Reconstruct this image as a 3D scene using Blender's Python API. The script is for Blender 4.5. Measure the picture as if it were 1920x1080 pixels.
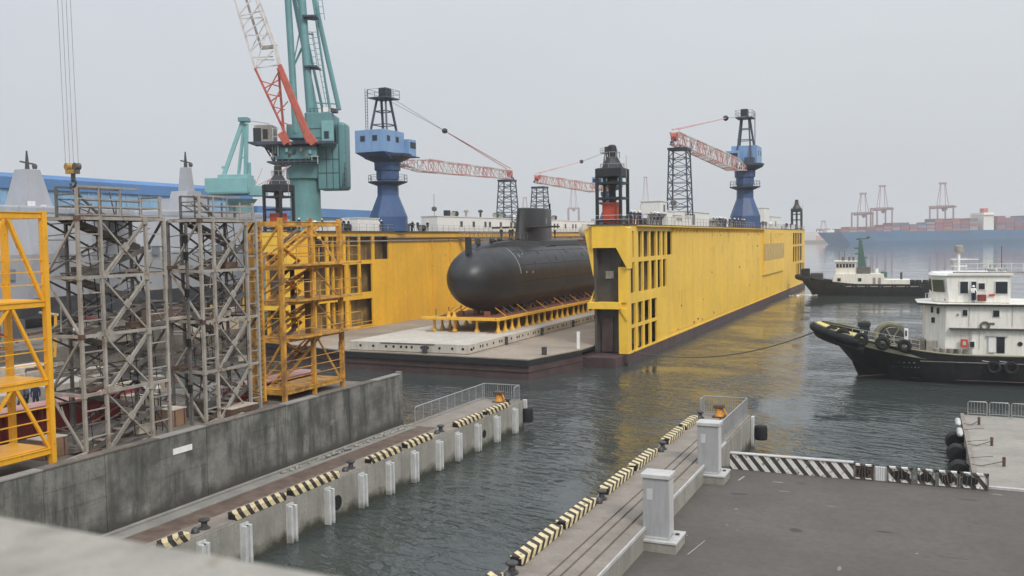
import bpy, bmesh, math, random
from mathutils import Vector, Matrix, Euler
random.seed(7)
R = math.radians
for o in list(bpy.data.objects): bpy.data.objects.remove(o)
scene = bpy.context.scene
col = scene.collection
PI = math.pi

# ------------------------------------------------------------------ camera
# world: X across the docks, Y along the docks (away), Z up, water at z = 0
FPX, PITCH, ROLL, YAW, CAM_H = 1720.0, R(2.99), R(-0.92), R(24.2), 15.0
def cam_axes():
    cp, sp, c, s, cy, sy = math.cos(PITCH), math.sin(PITCH), math.cos(ROLL), math.sin(ROLL), math.cos(YAW), math.sin(YAW)
    K = Matrix(((c, -s, 0), (s, c, 0), (0, 0, 1))) @ Matrix(((1, 0, 0), (0, -sp, -cp), (0, cp, -sp)))
    return K @ Matrix(((cy, sy, 0), (-sy, cy, 0), (0, 0, 1)))
AX = cam_axes()
cd = bpy.data.cameras.new('camera')
cam = bpy.data.objects.new('camera', cd); col.objects.link(cam)
m3 = Matrix((AX[0], -AX[1], -AX[2])).transposed()
cam.matrix_world = Matrix.Translation((0, 0, CAM_H)) @ m3.to_4x4()
cd.sensor_width = 36; cd.lens = FPX / 1920 * 36
cd.clip_start = 0.05; cd.clip_end = 30000
cd.dof.use_dof = True; cd.dof.focus_distance = 75; cd.dof.aperture_fstop = 2.0
scene.camera = cam

def un(px, py, x=None, y=None, z=None, d=None):
    """survey helper: the point of the plane x=, y= or z= (or at depth d) seen at a pixel of the 1920 px photograph"""
    q = AX.transposed() @ Vector(((px - 960) / FPX, (py - 540) / FPX, 1))
    t = (z - CAM_H) / q.z if z is not None else x / q.x if x is not None else y / q.y if y is not None else d
    return Vector((0, 0, CAM_H)) + q * t

# ------------------------------------------------------------------ light
w = bpy.data.worlds.new('World'); scene.world = w; w.use_nodes = True
nt = w.node_tree; nt.nodes.clear()
out = nt.nodes.new('ShaderNodeOutputWorld')
sky = nt.nodes.new('ShaderNodeTexSky'); sky.sky_type = 'NISHITA'; sky.sun_disc = False
SUN_EL, SUN_ROT = R(42), R(128)
sky.sun_elevation = SUN_EL; sky.sun_rotation = SUN_ROT; sky.air_density = 1.5; sky.dust_density = 5; sky.altitude = 0
b1 = nt.nodes.new('ShaderNodeBackground'); b1.inputs[1].default_value = 0.06
nt.links.new(sky.outputs[0], b1.inputs[0])
# high overcast: pale grey sheet, a touch bluer overhead, with faint mottling
tc = nt.nodes.new('ShaderNodeTexCoord')
mp = nt.nodes.new('ShaderNodeMapping'); mp.inputs['Scale'].default_value = (1, 1, 3)
nz = nt.nodes.new('ShaderNodeTexNoise'); nz.inputs['Scale'].default_value = 1.3; nz.inputs['Detail'].default_value = 5
nt.links.new(tc.outputs['Generated'], mp.inputs[0]); nt.links.new(mp.outputs[0], nz.inputs['Vector'])
rmp = nt.nodes.new('ShaderNodeValToRGB')
rmp.color_ramp.elements[0].position = .3; rmp.color_ramp.elements[0].color = (.605, .638, .690, 1)
rmp.color_ramp.elements[1].position = .7; rmp.color_ramp.elements[1].color = (.665, .695, .735, 1)
nt.links.new(nz.outputs[0], rmp.inputs[0])
b2 = nt.nodes.new('ShaderNodeBackground'); b2.inputs[1].default_value = .98
# overcast dome: smoothly brighter towards the zenith
sx = nt.nodes.new('ShaderNodeSeparateXYZ'); nt.links.new(tc.outputs['Generated'], sx.inputs[0])
sq = nt.nodes.new('ShaderNodeMath'); sq.operation = 'MULTIPLY'; nt.links.new(sx.outputs[2], sq.inputs[0]); nt.links.new(sx.outputs[2], sq.inputs[1])
gr = nt.nodes.new('ShaderNodeMath'); gr.operation = 'MULTIPLY_ADD'; nt.links.new(sq.outputs[0], gr.inputs[0]); gr.inputs[1].default_value = 1.6; gr.inputs[2].default_value = 1.04
sc2 = nt.nodes.new('ShaderNodeVectorMath'); sc2.operation = 'SCALE'; nt.links.new(rmp.outputs[0], sc2.inputs[0]); nt.links.new(gr.outputs[0], sc2.inputs['Scale'])
nt.links.new(sc2.outputs[0], b2.inputs[0])
mx = nt.nodes.new('ShaderNodeMixShader'); mx.inputs[0].default_value = 0.9
nt.links.new(b1.outputs[0], mx.inputs[1]); nt.links.new(b2.outputs[0], mx.inputs[2]); nt.links.new(mx.outputs[0], out.inputs[0])
sd = bpy.data.lights.new('sun', 'SUN'); sd.energy = 2.1; sd.angle = R(16); sd.color = (1, .95, .87)
so = bpy.data.objects.new('sun', sd); col.objects.link(so)
sv = Vector((math.sin(SUN_ROT) * math.cos(SUN_EL), math.cos(SUN_ROT) * math.cos(SUN_EL), math.sin(SUN_EL)))
so.rotation_euler = sv.to_track_quat('Z', 'Y').to_euler(); so.location = (60, -40, 120)
vs = scene.view_settings; scene.display_settings.display_device = 'sRGB'
vs.view_transform = 'Standard'; vs.look = 'None'; vs.exposure = 0.0; vs.gamma = 1; vs.use_curve_mapping = False
scene.cycles.max_bounces = 6; scene.cycles.diffuse_bounces = 3; scene.cycles.glossy_bounces = 3
scene.cycles.volume_bounces = 2; scene.cycles.use_denoising = True
scene.cycles.transparent_max_bounces = 8

# ------------------------------------------------------------------ materials
def pm(name, c, rough=.6, metal=0, var=.12, vs_=.6, streak=0, sc_=(.9, .9, .06), streak_col=None, rust=0, rust_s=.5,
       rust_col=(.10, .045, .02), bump=0, bump_s=6, fine=.06, band=None, spec=.5, cracks=0, scuff=0):
    """paint / concrete / steel with broad and fine mottling, running streaks, rust or stain patches and a dirty band near the water"""
    m = bpy.data.materials.new(name); m.use_nodes = True; t = m.node_tree; N = t.nodes; L = t.links
    b = N['Principled BSDF']; b.inputs['Roughness'].default_value = rough; b.inputs['Metallic'].default_value = metal
    b.inputs['Specular IOR Level'].default_value = spec
    g = N.new('ShaderNodeNewGeometry')
    def noise(s, det=4, vec=None, rgh=.6):
        n = N.new('ShaderNodeTexNoise'); n.inputs['Scale'].default_value = s; n.inputs['Detail'].default_value = det; n.inputs['Roughness'].default_value = rgh
        L.new(vec or g.outputs['Position'], n.inputs['Vector']); return n.outputs[0]
    def ramp(v, p0, p1, a=0, b_=1):
        r = N.new('ShaderNodeMapRange'); r.inputs['From Min'].default_value = p0; r.inputs['From Max'].default_value = p1
        r.inputs['To Min'].default_value = a; r.inputs['To Max'].default_value = b_; L.new(v, r.inputs['Value']); return r.outputs[0]
    def mixc(f, a, b_):
        x = N.new('ShaderNodeMix'); x.data_type = 'RGBA'
        if isinstance(f, float): x.inputs[0].default_value = f
        else: L.new(f, x.inputs[0])
        for i, v in ((6, a), (7, b_)):
            if isinstance(v, tuple): x.inputs[i].default_value = (*v, 1)
            else: L.new(v, x.inputs[i])
        return x.outputs[2]
    lo = tuple(max(0, v * (1 - var)) for v in c); hi = tuple(min(1, v * (1 + var)) for v in c)
    cur = mixc(ramp(noise(vs_), .35, .65), lo, hi)
    if fine:
        cur = mixc(ramp(noise(vs_ * 14, 3), .4, .7, 0, fine * 3), cur, tuple(v * .55 for v in c))
    if streak:
        mpn = N.new('ShaderNodeMapping'); mpn.inputs['Scale'].default_value = sc_; L.new(g.outputs['Position'], mpn.inputs[0])
        sn = noise(1.6, 5, mpn.outputs[0], .7)
        cur = mixc(ramp(sn, .46, .64, 0, streak), cur, streak_col or tuple(v * .35 for v in c))
    if rust:
        cur = mixc(ramp(noise(rust_s, 8, None, .72), .66 - rust * .3, .74 - rust * .25, 0, .9), cur, rust_col)
    if band:
        sp = N.new('ShaderNodeSeparateXYZ'); L.new(g.outputs['Position'], sp.inputs[0])
        ad = N.new('ShaderNodeMath'); ad.operation = 'ADD'; L.new(sp.outputs[2], ad.inputs[0]); L.new(ramp(noise(1.2), 0, 1, -.5, .5), ad.inputs[1])
        cur = mixc(ramp(ad.outputs[0], band[0] + .25, band[0] - .25), cur, band[1])
    L.new(cur, b.inputs['Base Color'])
    if scuff:
        mps = N.new('ShaderNodeMapping'); mps.inputs['Scale'].default_value = (.5, 1.6, 1); mps.inputs['Rotation'].default_value = (0, 0, .5); L.new(g.outputs['Position'], mps.inputs[0])
        cur = mixc(ramp(noise(.9, 8, mps.outputs[0], .75), .53, .68, 0, scuff), cur, tuple(min(1, v * 2.1) for v in c))
        cur = mixc(ramp(noise(.28, 7, None, .7), .47, .58, 0, .75), cur, tuple(v * .52 for v in c))
        cur = mixc(ramp(noise(1.6, 5, None, .6), .62, .68, 0, .55), cur, tuple(v * .45 for v in c))
    if cracks:
        dn = N.new('ShaderNodeTexNoise'); dn.inputs['Scale'].default_value = .8; dn.inputs['Detail'].default_value = 5; L.new(g.outputs['Position'], dn.inputs['Vector'])
        va = N.new('ShaderNodeVectorMath'); va.operation = 'MULTIPLY_ADD'; L.new(dn.outputs['Color'], va.inputs[0]); va.inputs[1].default_value = (1.6, 1.6, 1.6); L.new(g.outputs['Position'], va.inputs[2])
        vo = N.new('ShaderNodeTexVoronoi'); vo.feature = 'DISTANCE_TO_EDGE'; vo.inputs['Scale'].default_value = cracks; L.new(va.outputs[0], vo.inputs['Vector'])
        cur = mixc(ramp(vo.outputs['Distance'], .014, .004, 0, .8), cur, tuple(v * .35 for v in c))
    if bump:
        bn = N.new('ShaderNodeBump'); bn.inputs['Strength'].default_value = bump; bn.inputs['Distance'].default_value = .05
        L.new(noise(bump_s, 6), bn.inputs['Height']); L.new(bn.outputs[0], b.inputs['Normal'])
    return m

M = {}
M['dock_yellow'] = pm('dock_yellow', (.86, .54, .055), .5, var=.09, vs_=.08, streak=.38, sc_=(.35, .35, .05), streak_col=(.62, .40, .09), rust=.13, rust_s=.16, rust_col=(.50, .33, .11))
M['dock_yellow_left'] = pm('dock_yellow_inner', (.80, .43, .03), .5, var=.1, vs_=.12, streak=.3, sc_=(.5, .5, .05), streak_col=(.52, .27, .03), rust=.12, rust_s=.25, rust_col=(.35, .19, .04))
M['dock_inside'] = pm('dock_inner_shade', (.26, .17, .06), .7, var=.35, vs_=.5, streak=.6, rust=.2, rust_col=(.08, .05, .03))  # shade inside the wall openings, put into the bulkhead colour
M['dock_dark'] = pm('dock_dark_grey', (.075, .068, .06), .7, var=.3, vs_=.4, streak=.5)  # dark mottled, streaked grey for wall cores, recesses and top decks
M['ghost_patch'] = pm('overpainted_patch', (.50, .34, .12), .6, var=.15, vs_=.5, streak=.4, sc_=(.6, .6, .1), streak_col=(.62, .40, .08))
M['antifoul'] = pm('antifouling_brown', (.075, .045, .045), .6, var=.3, vs_=.5, streak=.3)
M['boot_black'] = pm('black_rubber_band', (.014, .014, .015), .7)
M['deck_tan'] = pm('dock_deck_tan', (.30, .25, .20), .85, var=.18, vs_=.15, rust=.16, rust_s=.15, rust_col=(.17, .13, .10), fine=.1, scuff=.4)
M['platform'] = pm('platform_offwhite', (.50, .465, .41), .8, var=.08, vs_=.3, streak=.25, fine=.06)
M['hole'] = pm('black_opening', (.008, .008, .009), .9)
M['cradle'] = pm('cradle_yellow', (.72, .40, .04), .55, var=.12, vs_=1.2, rust=.2, rust_s=1.2)
M['timber'] = pm('timber_red', (.22, .08, .05), .8, var=.3, vs_=1)
M['sub'] = pm('submarine_anechoic', (.018, .019, .022), .40, var=.12, vs_=.35, streak=.25, sc_=(.3, .3, .3), streak_col=(.06, .06, .062), fine=.03, spec=.45)
M['sub_patch'] = pm('submarine_worn_patch', (.05, .052, .054), .6, var=.2)
M['sub_light'] = pm('submarine_seam', (.30, .32, .33), .5)
M['white_mark'] = pm('white_marking', (.7, .7, .7), .5)
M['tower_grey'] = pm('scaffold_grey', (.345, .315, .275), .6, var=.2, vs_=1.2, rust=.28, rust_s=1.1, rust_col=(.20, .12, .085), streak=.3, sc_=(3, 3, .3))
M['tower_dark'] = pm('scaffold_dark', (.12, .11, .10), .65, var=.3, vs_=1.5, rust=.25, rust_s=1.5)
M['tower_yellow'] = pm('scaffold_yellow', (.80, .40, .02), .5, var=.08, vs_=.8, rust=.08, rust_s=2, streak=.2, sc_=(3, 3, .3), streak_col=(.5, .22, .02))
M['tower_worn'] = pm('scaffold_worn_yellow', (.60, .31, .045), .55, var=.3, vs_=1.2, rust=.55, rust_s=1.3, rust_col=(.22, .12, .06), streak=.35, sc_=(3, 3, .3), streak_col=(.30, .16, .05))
M['wall_conc'] = pm('floodwall_concrete', (.155, .153, .138), .9, var=.42, vs_=.8, streak=.85, sc_=(.7, .7, .10), band=(2.75, (.055, .052, .045)), streak_col=(.045, .047, .043), rust=.1, rust_s=.9, rust_col=(.24, .235, .21), bump=.5, fine=.12, scuff=.5)
M['pier_face'] = pm('pier_concrete', (.285, .275, .24), .9, var=.16, vs_=.6, streak=.4, sc_=(1.2, 1.2, .15), streak_col=(.13, .125, .10), band=(.45, (.045, .045, .032)), bump=.4, fine=.1)
M['pier_top'] = pm('pier_paving', (.245, .215, .185), .9, var=.14, vs_=.8, rust=.12, rust_s=.6, rust_col=(.15, .125, .10), bump=.4, fine=.12, scuff=.5)
M['pier_path'] = pm('pier_pale_path', (.255, .245, .225), .9, var=.14, vs_=.8, fine=.12, bump=.3)
M['rust_strip'] = pm('rusty_rail_channel', (.135, .095, .075), .85, var=.3, vs_=1.5, fine=.2)
M['asphalt'] = pm('worn_asphalt', (.104, .093, .083), .92, var=.13, vs_=.22, rust=.16, rust_s=.35, rust_col=(.068, .063, .058), bump=.3, bump_s=30, fine=.12, cracks=.16, scuff=.6)
M['jetty'] = pm('jetty_concrete', (.30, .28, .25), .9, var=.14, vs_=.4, rust=.12, rust_s=.4, rust_col=(.2, .185, .165), fine=.1, cracks=.12, scuff=.4)
M['yard'] = pm('yard_ground', (.16, .14, .12), .95, var=.4, vs_=.3, rust=.25, rust_s=.5, rust_col=(.11, .07, .05), fine=.2)
M['parapet'] = pm('parapet_concrete', (.36, .34, .30), .9, var=.2, vs_=5, rust=.2, rust_s=5, rust_col=(.24, .20, .15), bump=.6, bump_s=60)
M['grey_panel'] = pm('cabinet_grey', (.34, .345, .355), .5, var=.05, vs_=1.5, streak=.2, sc_=(4, 4, .3))
M['pale_cap'] = pm('cabinet_cap_pale', (.50, .50, .49), .5, var=.1, streak=.3, rust=.1, rust_s=2, rust_col=(.3, .27, .22))
M['white'] = pm('white_paint', (.78, .78, .76), .45, var=.04, vs_=.5, streak=.2, sc_=(2, 2, .2), streak_col=(.42, .38, .32))
M['white_rubber'] = pm('white_fender', (.52, .53, .53), .6, var=.1, vs_=2, streak=.3, sc_=(3, 3, .3), streak_col=(.3, .28, .25), band=(.12, (.10, .10, .08)))
M['rubber'] = pm('black_rubber', (.010, .010, .011), .85, var=.3, vs_=2)
M['steel'] = pm('galvanised_rail', (.40, .41, .42), .4, metal=.5, var=.1, rust=.1, rust_s=3)
M['bollard'] = pm('bollard_black', (.05, .048, .05), .5, var=.3, vs_=4)
M['orange'] = pm('bollard_orange', (.62, .27, .03), .55, var=.2, vs_=4, rust=.25, rust_s=4)
M['rust'] = pm('rusty_iron', (.105, .062, .045), .8, var=.3, vs_=3)
M['crane_green'] = pm('crane_teal', (.120, .270, .285), .5, var=.1, vs_=.3, streak=.35, sc_=(.8, .8, .08), streak_col=(.075, .19, .20))
M['crane_green2'] = pm('crane_pale_teal', (.19, .39, .40), .5, var=.1, vs_=.3)
M['crane_blue'] = pm('crane_deep_blue', (.040, .085, .20), .5, var=.15, vs_=.3, streak=.3, sc_=(.8, .8, .1), streak_col=(.065, .12, .22))
M['crane_sky'] = pm('crane_light_blue', (.20, .34, .56), .45, var=.06, vs_=.4, streak=.2, sc_=(.8, .8, .1))
M['crane_steel'] = pm('crane_dark_steel', (.05, .065, .10), .6, var=.2)
M['boom_red'] = pm('boom_red', (.46, .11, .075), .55, var=.15, vs_=.8)
M['boom_pink'] = pm('boom_faded_pink', (.55, .33, .32), .6, var=.15, vs_=.5)
M['boom_white'] = pm('boom_white', (.60, .57, .55), .55, var=.15, vs_=.8, rust=.12, rust_s=1)
M['lantern'] = pm('lantern_black', (.02, .022, .026), .5, var=.2)
M['lantern_red'] = pm('winch_red', (.50, .07, .035), .5, var=.15)
M['navy_grey'] = pm('naval_grey', (.36, .375, .41), .55, var=.05, vs_=.2, streak=.12, sc_=(.3, .3, .05))
M['navy_dark'] = pm('naval_dark_grey', (.085, .09, .105), .6, var=.2, vs_=.1)
M['shed_roof'] = pm('shed_blue_fascia', (.085, .20, .42), .5, var=.1, vs_=.08)
M['shed_wall'] = pm('shed_pale_blue', (.24, .42, .62), .6, var=.08, vs_=.08, streak=.25, sc_=(.3, .3, .02))
M['shed_grey'] = pm('shed_grey_band', (.17, .19, .23), .7)
M['glass'] = pm('dark_window', (.02, .024, .03), .12, var=.1)
M['glass_green'] = pm('green_tinted_window', (.07, .085, .05), .12, var=.1)
M['tug_black'] = pm('tug_hull_black', (.016, .016, .018), .4, var=.25, vs_=.6, streak=.3, sc_=(1, 1, .2), streak_col=(.05, .048, .046))
M['tug_deck'] = pm('tug_deck_olive', (.24, .23, .15), .7, var=.2, vs_=1)
M['tug_yellow'] = pm('tug_bow_yellow', (.62, .52, .15), .6, var=.2, vs_=2, rust=.2, rust_s=2)
M['cream'] = pm('cream_paint', (.82, .81, .75), .45, var=.03, vs_=.6, streak=.4, sc_=(2.5, 2.5, .25), streak_col=(.55, .47, .36), rust=.05, rust_s=1.2, rust_col=(.4, .25, .14))
M['mast_green'] = pm('mast_green', (.065, .13, .11), .5, var=.1)
M['deck_brown'] = pm('deck_line_dark', (.06, .055, .05), .6)
M['red_steel'] = pm('primer_red_steel', (.20, .035, .03), .6, var=.2, vs_=.6)
M['red_top'] = pm('primer_pink_top', (.52, .27, .24), .7, var=.15, vs_=.6)
M['cardboard'] = pm('tan_crate', (.26, .16, .10), .8, var=.2, vs_=1)
M['tarp'] = pm('pale_tarpaulin', (.50, .44, .36), .8, var=.15, vs_=1)
M['ship_blue'] = pm('container_ship_blue', (.055, .18, .36), .5, var=.1, vs_=.02)
M['sts'] = pm('gantry_crane_rose', (.32, .17, .18), .6, var=.1)
M['veg'] = pm('quay_bushes', (.035, .065, .03), .9, var=.4, vs_=2)
M['cloth_navy'] = pm('navy_cloth', (.02, .028, .06), .9)
M['cloth_grey'] = pm('grey_cloth', (.12, .12, .12), .9)
M['cloth_blue'] = pm('blue_shirt', (.10, .16, .28), .9)
M['cloth_vest'] = pm('yellow_vest', (.6, .62, .1), .8)
M['skin'] = pm('skin', (.45, .27, .19), .6)
M['helmet_white'] = pm('helmet_white', (.8, .8, .78), .35)
M['helmet_yellow'] = pm('helmet_yellow', (.75, .5, .05), .35)
M['rope'] = pm('mooring_rope', (.10, .09, .075), .9)
M['wire'] = pm('steel_wire', (.22, .22, .23), .5)
M['hook_yellow'] = pm('hook_block_ochre', (.40, .25, .07), .6, var=.3, vs_=4)

def stripes(name, pale, dark, a, b, c, period, wear=.3):
    """painted hazard stripes: flat print that follows a plane wave over the piece"""
    m = bpy.data.materials.new(name); m.use_nodes = True; t = m.node_tree; N = t.nodes; L = t.links
    g = N.new('ShaderNodeNewGeometry'); d = N.new('ShaderNodeVectorMath'); d.operation = 'DOT_PRODUCT'
    L.new(g.outputs['Position'], d.inputs[0]); d.inputs[1].default_value = (a / period, b / period, c / period)
    f = N.new('ShaderNodeMath'); f.operation = 'FRACT'; L.new(d.outputs['Value'], f.inputs[0])
    gt = N.new('ShaderNodeMath'); gt.operation = 'GREATER_THAN'; gt.inputs[1].default_value = .52; L.new(f.outputs[0], gt.inputs[0])
    n = N.new('ShaderNodeTexNoise'); n.inputs['Scale'].default_value = 3.5; n.inputs['Detail'].default_value = 8; n.inputs['Roughness'].default_value = .75
    L.new(g.outputs['Position'], n.inputs['Vector'])
    def mix(a_, b_, fac):
        x = N.new('ShaderNodeMix'); x.data_type = 'RGBA'; L.new(fac, x.inputs[0])
        for i, v in ((6, a_), (7, b_)):
            if isinstance(v, tuple): x.inputs[i].default_value = (*v, 1)
            else: L.new(v, x.inputs[i])
        return x.outputs[2]
    r = N.new('ShaderNodeMapRange'); r.inputs['From Min'].default_value = .62 - wear * .25; r.inputs['From Max'].default_value = .68 - wear * .15; L.new(n.outputs[0], r.inputs[0])
    base = mix(pale, dark, gt.outputs[0])
    L.new(mix(base, (.12, .095, .075), r.outputs[0]), N['Principled BSDF'].inputs['Base Color'])
    N['Principled BSDF'].inputs['Roughness'].default_value = .65
    return m
M['stripe_left'] = stripes('hazard_stripes_left', (.64, .53, .31), (.03, .025, .022), .9, 1, .8, .62, .3)
M['stripe_right'] = stripes('hazard_stripes_right', (.66, .56, .33), (.03, .025, .022), .8, 1, -.9, .62, .3)
M['stripe_gate'] = stripes('hazard_stripes_gate', (.66, .65, .62), (.045, .04, .035), 1, 0, .8, .62, .35)

# ------------------------------------------------------------------ mesh helpers
class MB:
    def __init__(s): s.v = []; s.f = []; s.m = []; s.cur = 0
    def add(s, vs, fs):
        k = len(s.v); s.v += [tuple(v) for v in vs]; s.f += [tuple(i + k for i in f) for f in fs]; s.m += [s.cur] * len(fs); return s
    def box(s, x0, x1, y0, y1, z0, z1):
        return s.add([(x0, y0, z0), (x1, y0, z0), (x1, y1, z0), (x0, y1, z0), (x0, y0, z1), (x1, y0, z1), (x1, y1, z1), (x0, y1, z1)],
                     [(0, 3, 2, 1), (4, 5, 6, 7), (0, 1, 5, 4), (1, 2, 6, 5), (2, 3, 7, 6), (3, 0, 4, 7)])
    def beam(s, a, b, w_, h=None, up=(0, 0, 1)):
        a = Vector(a); b = Vector(b); h = h or w_; d = (b - a).normalized(); u = Vector(up)
        if abs(d.dot(u)) > .98: u = Vector((0, 1, 0))
        sd_ = d.cross(u).normalized() * w_ / 2; up_ = sd_.cross(d).normalized() * h / 2
        c = [a - sd_ - up_, a + sd_ - up_, a + sd_ + up_, a - sd_ + up_]; e = [p + (b - a) for p in c]
        return s.add(c + e, [(3, 2, 1, 0), (4, 5, 6, 7), (0, 1, 5, 4), (1, 2, 6, 5), (2, 3, 7, 6), (3, 0, 4, 7)])
    def tube(s, pts, r, n=6, caps=True):
        pts = [Vector(p) for p in pts]; rings = []
        for i, p in enumerate(pts):
            d = (pts[min(i + 1, len(pts) - 1)] - pts[max(i - 1, 0)]).normalized()
            u = Vector((0, 0, 1)) if abs(d.z) < .95 else Vector((1, 0, 0))
            a = d.cross(u).normalized(); b = a.cross(d).normalized(); rr = r[i] if isinstance(r, (list, tuple)) else r
            rings.append([p + (a * math.cos(2 * PI * k / n) + b * math.sin(2 * PI * k / n)) * rr for k in range(n)])
        return s.loft(rings, caps=caps)
    def loft(s, rings, closed=True, caps=False):
        n = len(rings[0]); vs_ = [p for r_ in rings for p in r_]; fs = []
        for i in range(len(rings) - 1):
            for k in range(n if closed else n - 1):
                a = i * n + k; b = i * n + (k + 1) % n; fs.append((a, b, b + n, a + n))
        if caps: fs.append(tuple(range(n - 1, -1, -1))); fs.append(tuple((len(rings) - 1) * n + k for k in range(n)))
        return s.add(vs_, fs)
    def lathe(s, prof, c=(0, 0, 0), n=16, axis='z', caps=True):
        rings = []
        for r_, h in prof:
            ring = []
            for k in range(n):
                a = 2 * PI * k / n; x, y = r_ * math.cos(a), r_ * math.sin(a)
                p = (x, y, h) if axis == 'z' else (h, x, y) if axis == 'x' else (y, h, x)
                ring.append((p[0] + c[0], p[1] + c[1], p[2] + c[2]))
            rings.append(ring)
        return s.loft(rings, caps=caps)
    def prism(s, poly, axis, a0, a1):
        def P(u, v, t): return (t, u, v) if axis == 'x' else (u, t, v) if axis == 'y' else (u, v, t)
        n = len(poly); ar = sum(poly[i][0] * poly[(i + 1) % n][1] - poly[(i + 1) % n][0] * poly[i][1] for i in range(n))
        if (ar < 0) != (axis == 'y'): poly = poly[::-1]
        vs_ = [P(u, v, a0) for u, v in poly] + [P(u, v, a1) for u, v in poly]
        return s.add(vs_, [tuple(range(n - 1, -1, -1)), tuple(range(n, 2 * n))] + [(i, (i + 1) % n, n + (i + 1) % n, n + i) for i in range(n)])
    def torus(s, c, R_, r_, axis='x', n=16, k=8):
        rings = []
        for i in range(n):
            a = 2 * PI * i / n; ring = []
            for j in range(k):
                b = 2 * PI * j / k; q = R_ + r_ * math.cos(b); u, v, t = q * math.cos(a), q * math.sin(a), r_ * math.sin(b)
                p = (t, u, v) if axis == 'x' else (u, t, v) if axis == 'y' else (u, v, t)
                ring.append((p[0] + c[0], p[1] + c[1], p[2] + c[2]))
            rings.append(ring)
        rings.append(rings[0]); return s.loft(rings)
    def sphere(s, c, r_, n=12, m_=8, sz=1):
        prof = [(max(.001, r_ * math.sin(PI * i / m_)), -r_ * sz * math.cos(PI * i / m_)) for i in range(m_ + 1)]
        return s.lathe(prof, c, n, caps=False)
    def xf(s, mat):
        s.v = [tuple(mat @ Vector(v)) for v in s.v]; return s
    def mesh(s, name, mats, smooth=False, fix=True):
        me = bpy.data.meshes.new(name); me.from_pydata(s.v, [], s.f)
        for m_ in mats: me.materials.append(m_)
        if len(mats) > 1: me.polygons.foreach_set('material_index', s.m)
        if fix:
            bm = bmesh.new(); bm.from_mesh(me); bmesh.ops.recalc_face_normals(bm, faces=bm.faces); bm.to_mesh(me); bm.free()
        if smooth:
            me.polygons.foreach_set('use_smooth', [True] * len(me.polygons))
            try: me.set_sharp_from_angle(angle=R(38))
            except Exception: pass
        me.update(); return me
    def build(s, name, mat, parent=None, smooth=False, bevel=0):
        mats = [M[x] if isinstance(x, str) else x for x in (mat if isinstance(mat, (list, tuple)) else [mat])]
        if parent is None and s.v:
            xs, ys, zs = zip(*s.v); c = Vector(((min(xs) + max(xs)) / 2, (min(ys) + max(ys)) / 2, min(zs)))
            s.v = [(v[0] - c.x, v[1] - c.y, v[2] - c.z) for v in s.v]
        me = s.mesh(name, mats, smooth); o = bpy.data.objects.new(name, me); col.objects.link(o)
        if parent is None: o.location = c
        else: attach(o, parent)
        if bevel:
            bv = o.modifiers.new('bevel', 'BEVEL'); bv.width = bevel; bv.segments = 2; bv.limit_method = 'ANGLE'; bv.harden_normals = False
        return o
def attach(o, p):
    """meshes are written in world coordinates; the empty of their thing stands at its base"""
    o.parent = p
    o.matrix_parent_inverse = Matrix.Translation(-p.location) if p.type == 'EMPTY' else Matrix.Identity(4)
    return o
def tag(o, label=None, cat=None, group=None, kind=None):
    if label: o['label'] = label
    if cat: o['category'] = cat
    if group: o['group'] = group
    if kind: o['kind'] = kind
    return o
def thing(name, label, cat, loc=(0, 0, 0), group=None, kind=None):
    o = bpy.data.objects.new(name, None); col.objects.link(o); o.location = loc; o.empty_display_size = .5
    return tag(o, label, cat, group, kind)
def inst(name, me, parent, loc, rot=(0, 0, 0)):
    """one more piece that shares its mesh data; loc in world coordinates"""
    o = bpy.data.objects.new(name, me); col.objects.link(o); attach(o, parent); o.location = loc; o.rotation_euler = rot; return o
def copy_tree(o, loc=None, rz=None, parent=None, label=None):
    c = o.copy(); col.objects.link(c)
    if parent is not None: c.parent = parent
    if loc is not None: c.location = loc
    if rz is not None: c.rotation_euler = (0, 0, rz)
    if label: c['label'] = label
    for ch in list(o.children): copy_tree(ch, parent=c)
    return c
def B(x0, x1, y0, y1, z0, z1): return MB().box(x0, x1, y0, y1, z0, z1)
ORD = ['first', 'second', 'third', 'fourth', 'fifth', 'sixth', 'seventh', 'eighth', 'ninth', 'tenth', 'eleventh', 'twelfth', 'thirteenth', 'fourteenth']

# ------------------------------------------------------------------ water
m = bpy.data.materials.new('harbour_water'); m.use_nodes = True; t = m.node_tree; N = t.nodes; L = t.links
b = N['Principled BSDF']; b.inputs['Roughness'].default_value = .03; b.inputs['IOR'].default_value = 1.333
g = N.new('ShaderNodeNewGeometry')
wn = N.new('ShaderNodeTexNoise'); wn.inputs['Scale'].default_value = .02; wn.inputs['Detail'].default_value = 3; L.new(g.outputs['Position'], wn.inputs['Vector'])
cr = N.new('ShaderNodeValToRGB'); cr.color_ramp.elements[0].color = (.036, .046, .045, 1); cr.color_ramp.elements[1].color = (.058, .068, .064, 1); L.new(wn.outputs[0], cr.inputs[0])
L.new(cr.outputs[0], b.inputs['Base Color'])
def wave(scale, rot, stretch, det, rough_, dist):
    mp_ = N.new('ShaderNodeMapping'); mp_.vector_type = 'TEXTURE'; mp_.inputs['Rotation'].default_value = (0, 0, R(-rot)); mp_.inputs['Scale'].default_value = (1, 1 / stretch, 1); L.new(g.outputs['Position'], mp_.inputs[0])
    n_ = N.new('ShaderNodeTexNoise'); n_.inputs['Scale'].default_value = scale; n_.inputs['Detail'].default_value = det; n_.inputs['Roughness'].default_value = rough_
    n_.inputs['Distortion'].default_value = dist; L.new(mp_.outputs[0], n_.inputs['Vector']); return n_.outputs[0]
def madd(a_, b_, k):
    x = N.new('ShaderNodeMath'); x.operation = 'MULTIPLY_ADD'; L.new(a_, x.inputs[0]); x.inputs[1].default_value = k
    if b_ is None: x.inputs[2].default_value = 0
    else: L.new(b_, x.inputs[2])
    return x.outputs[0]
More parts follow.
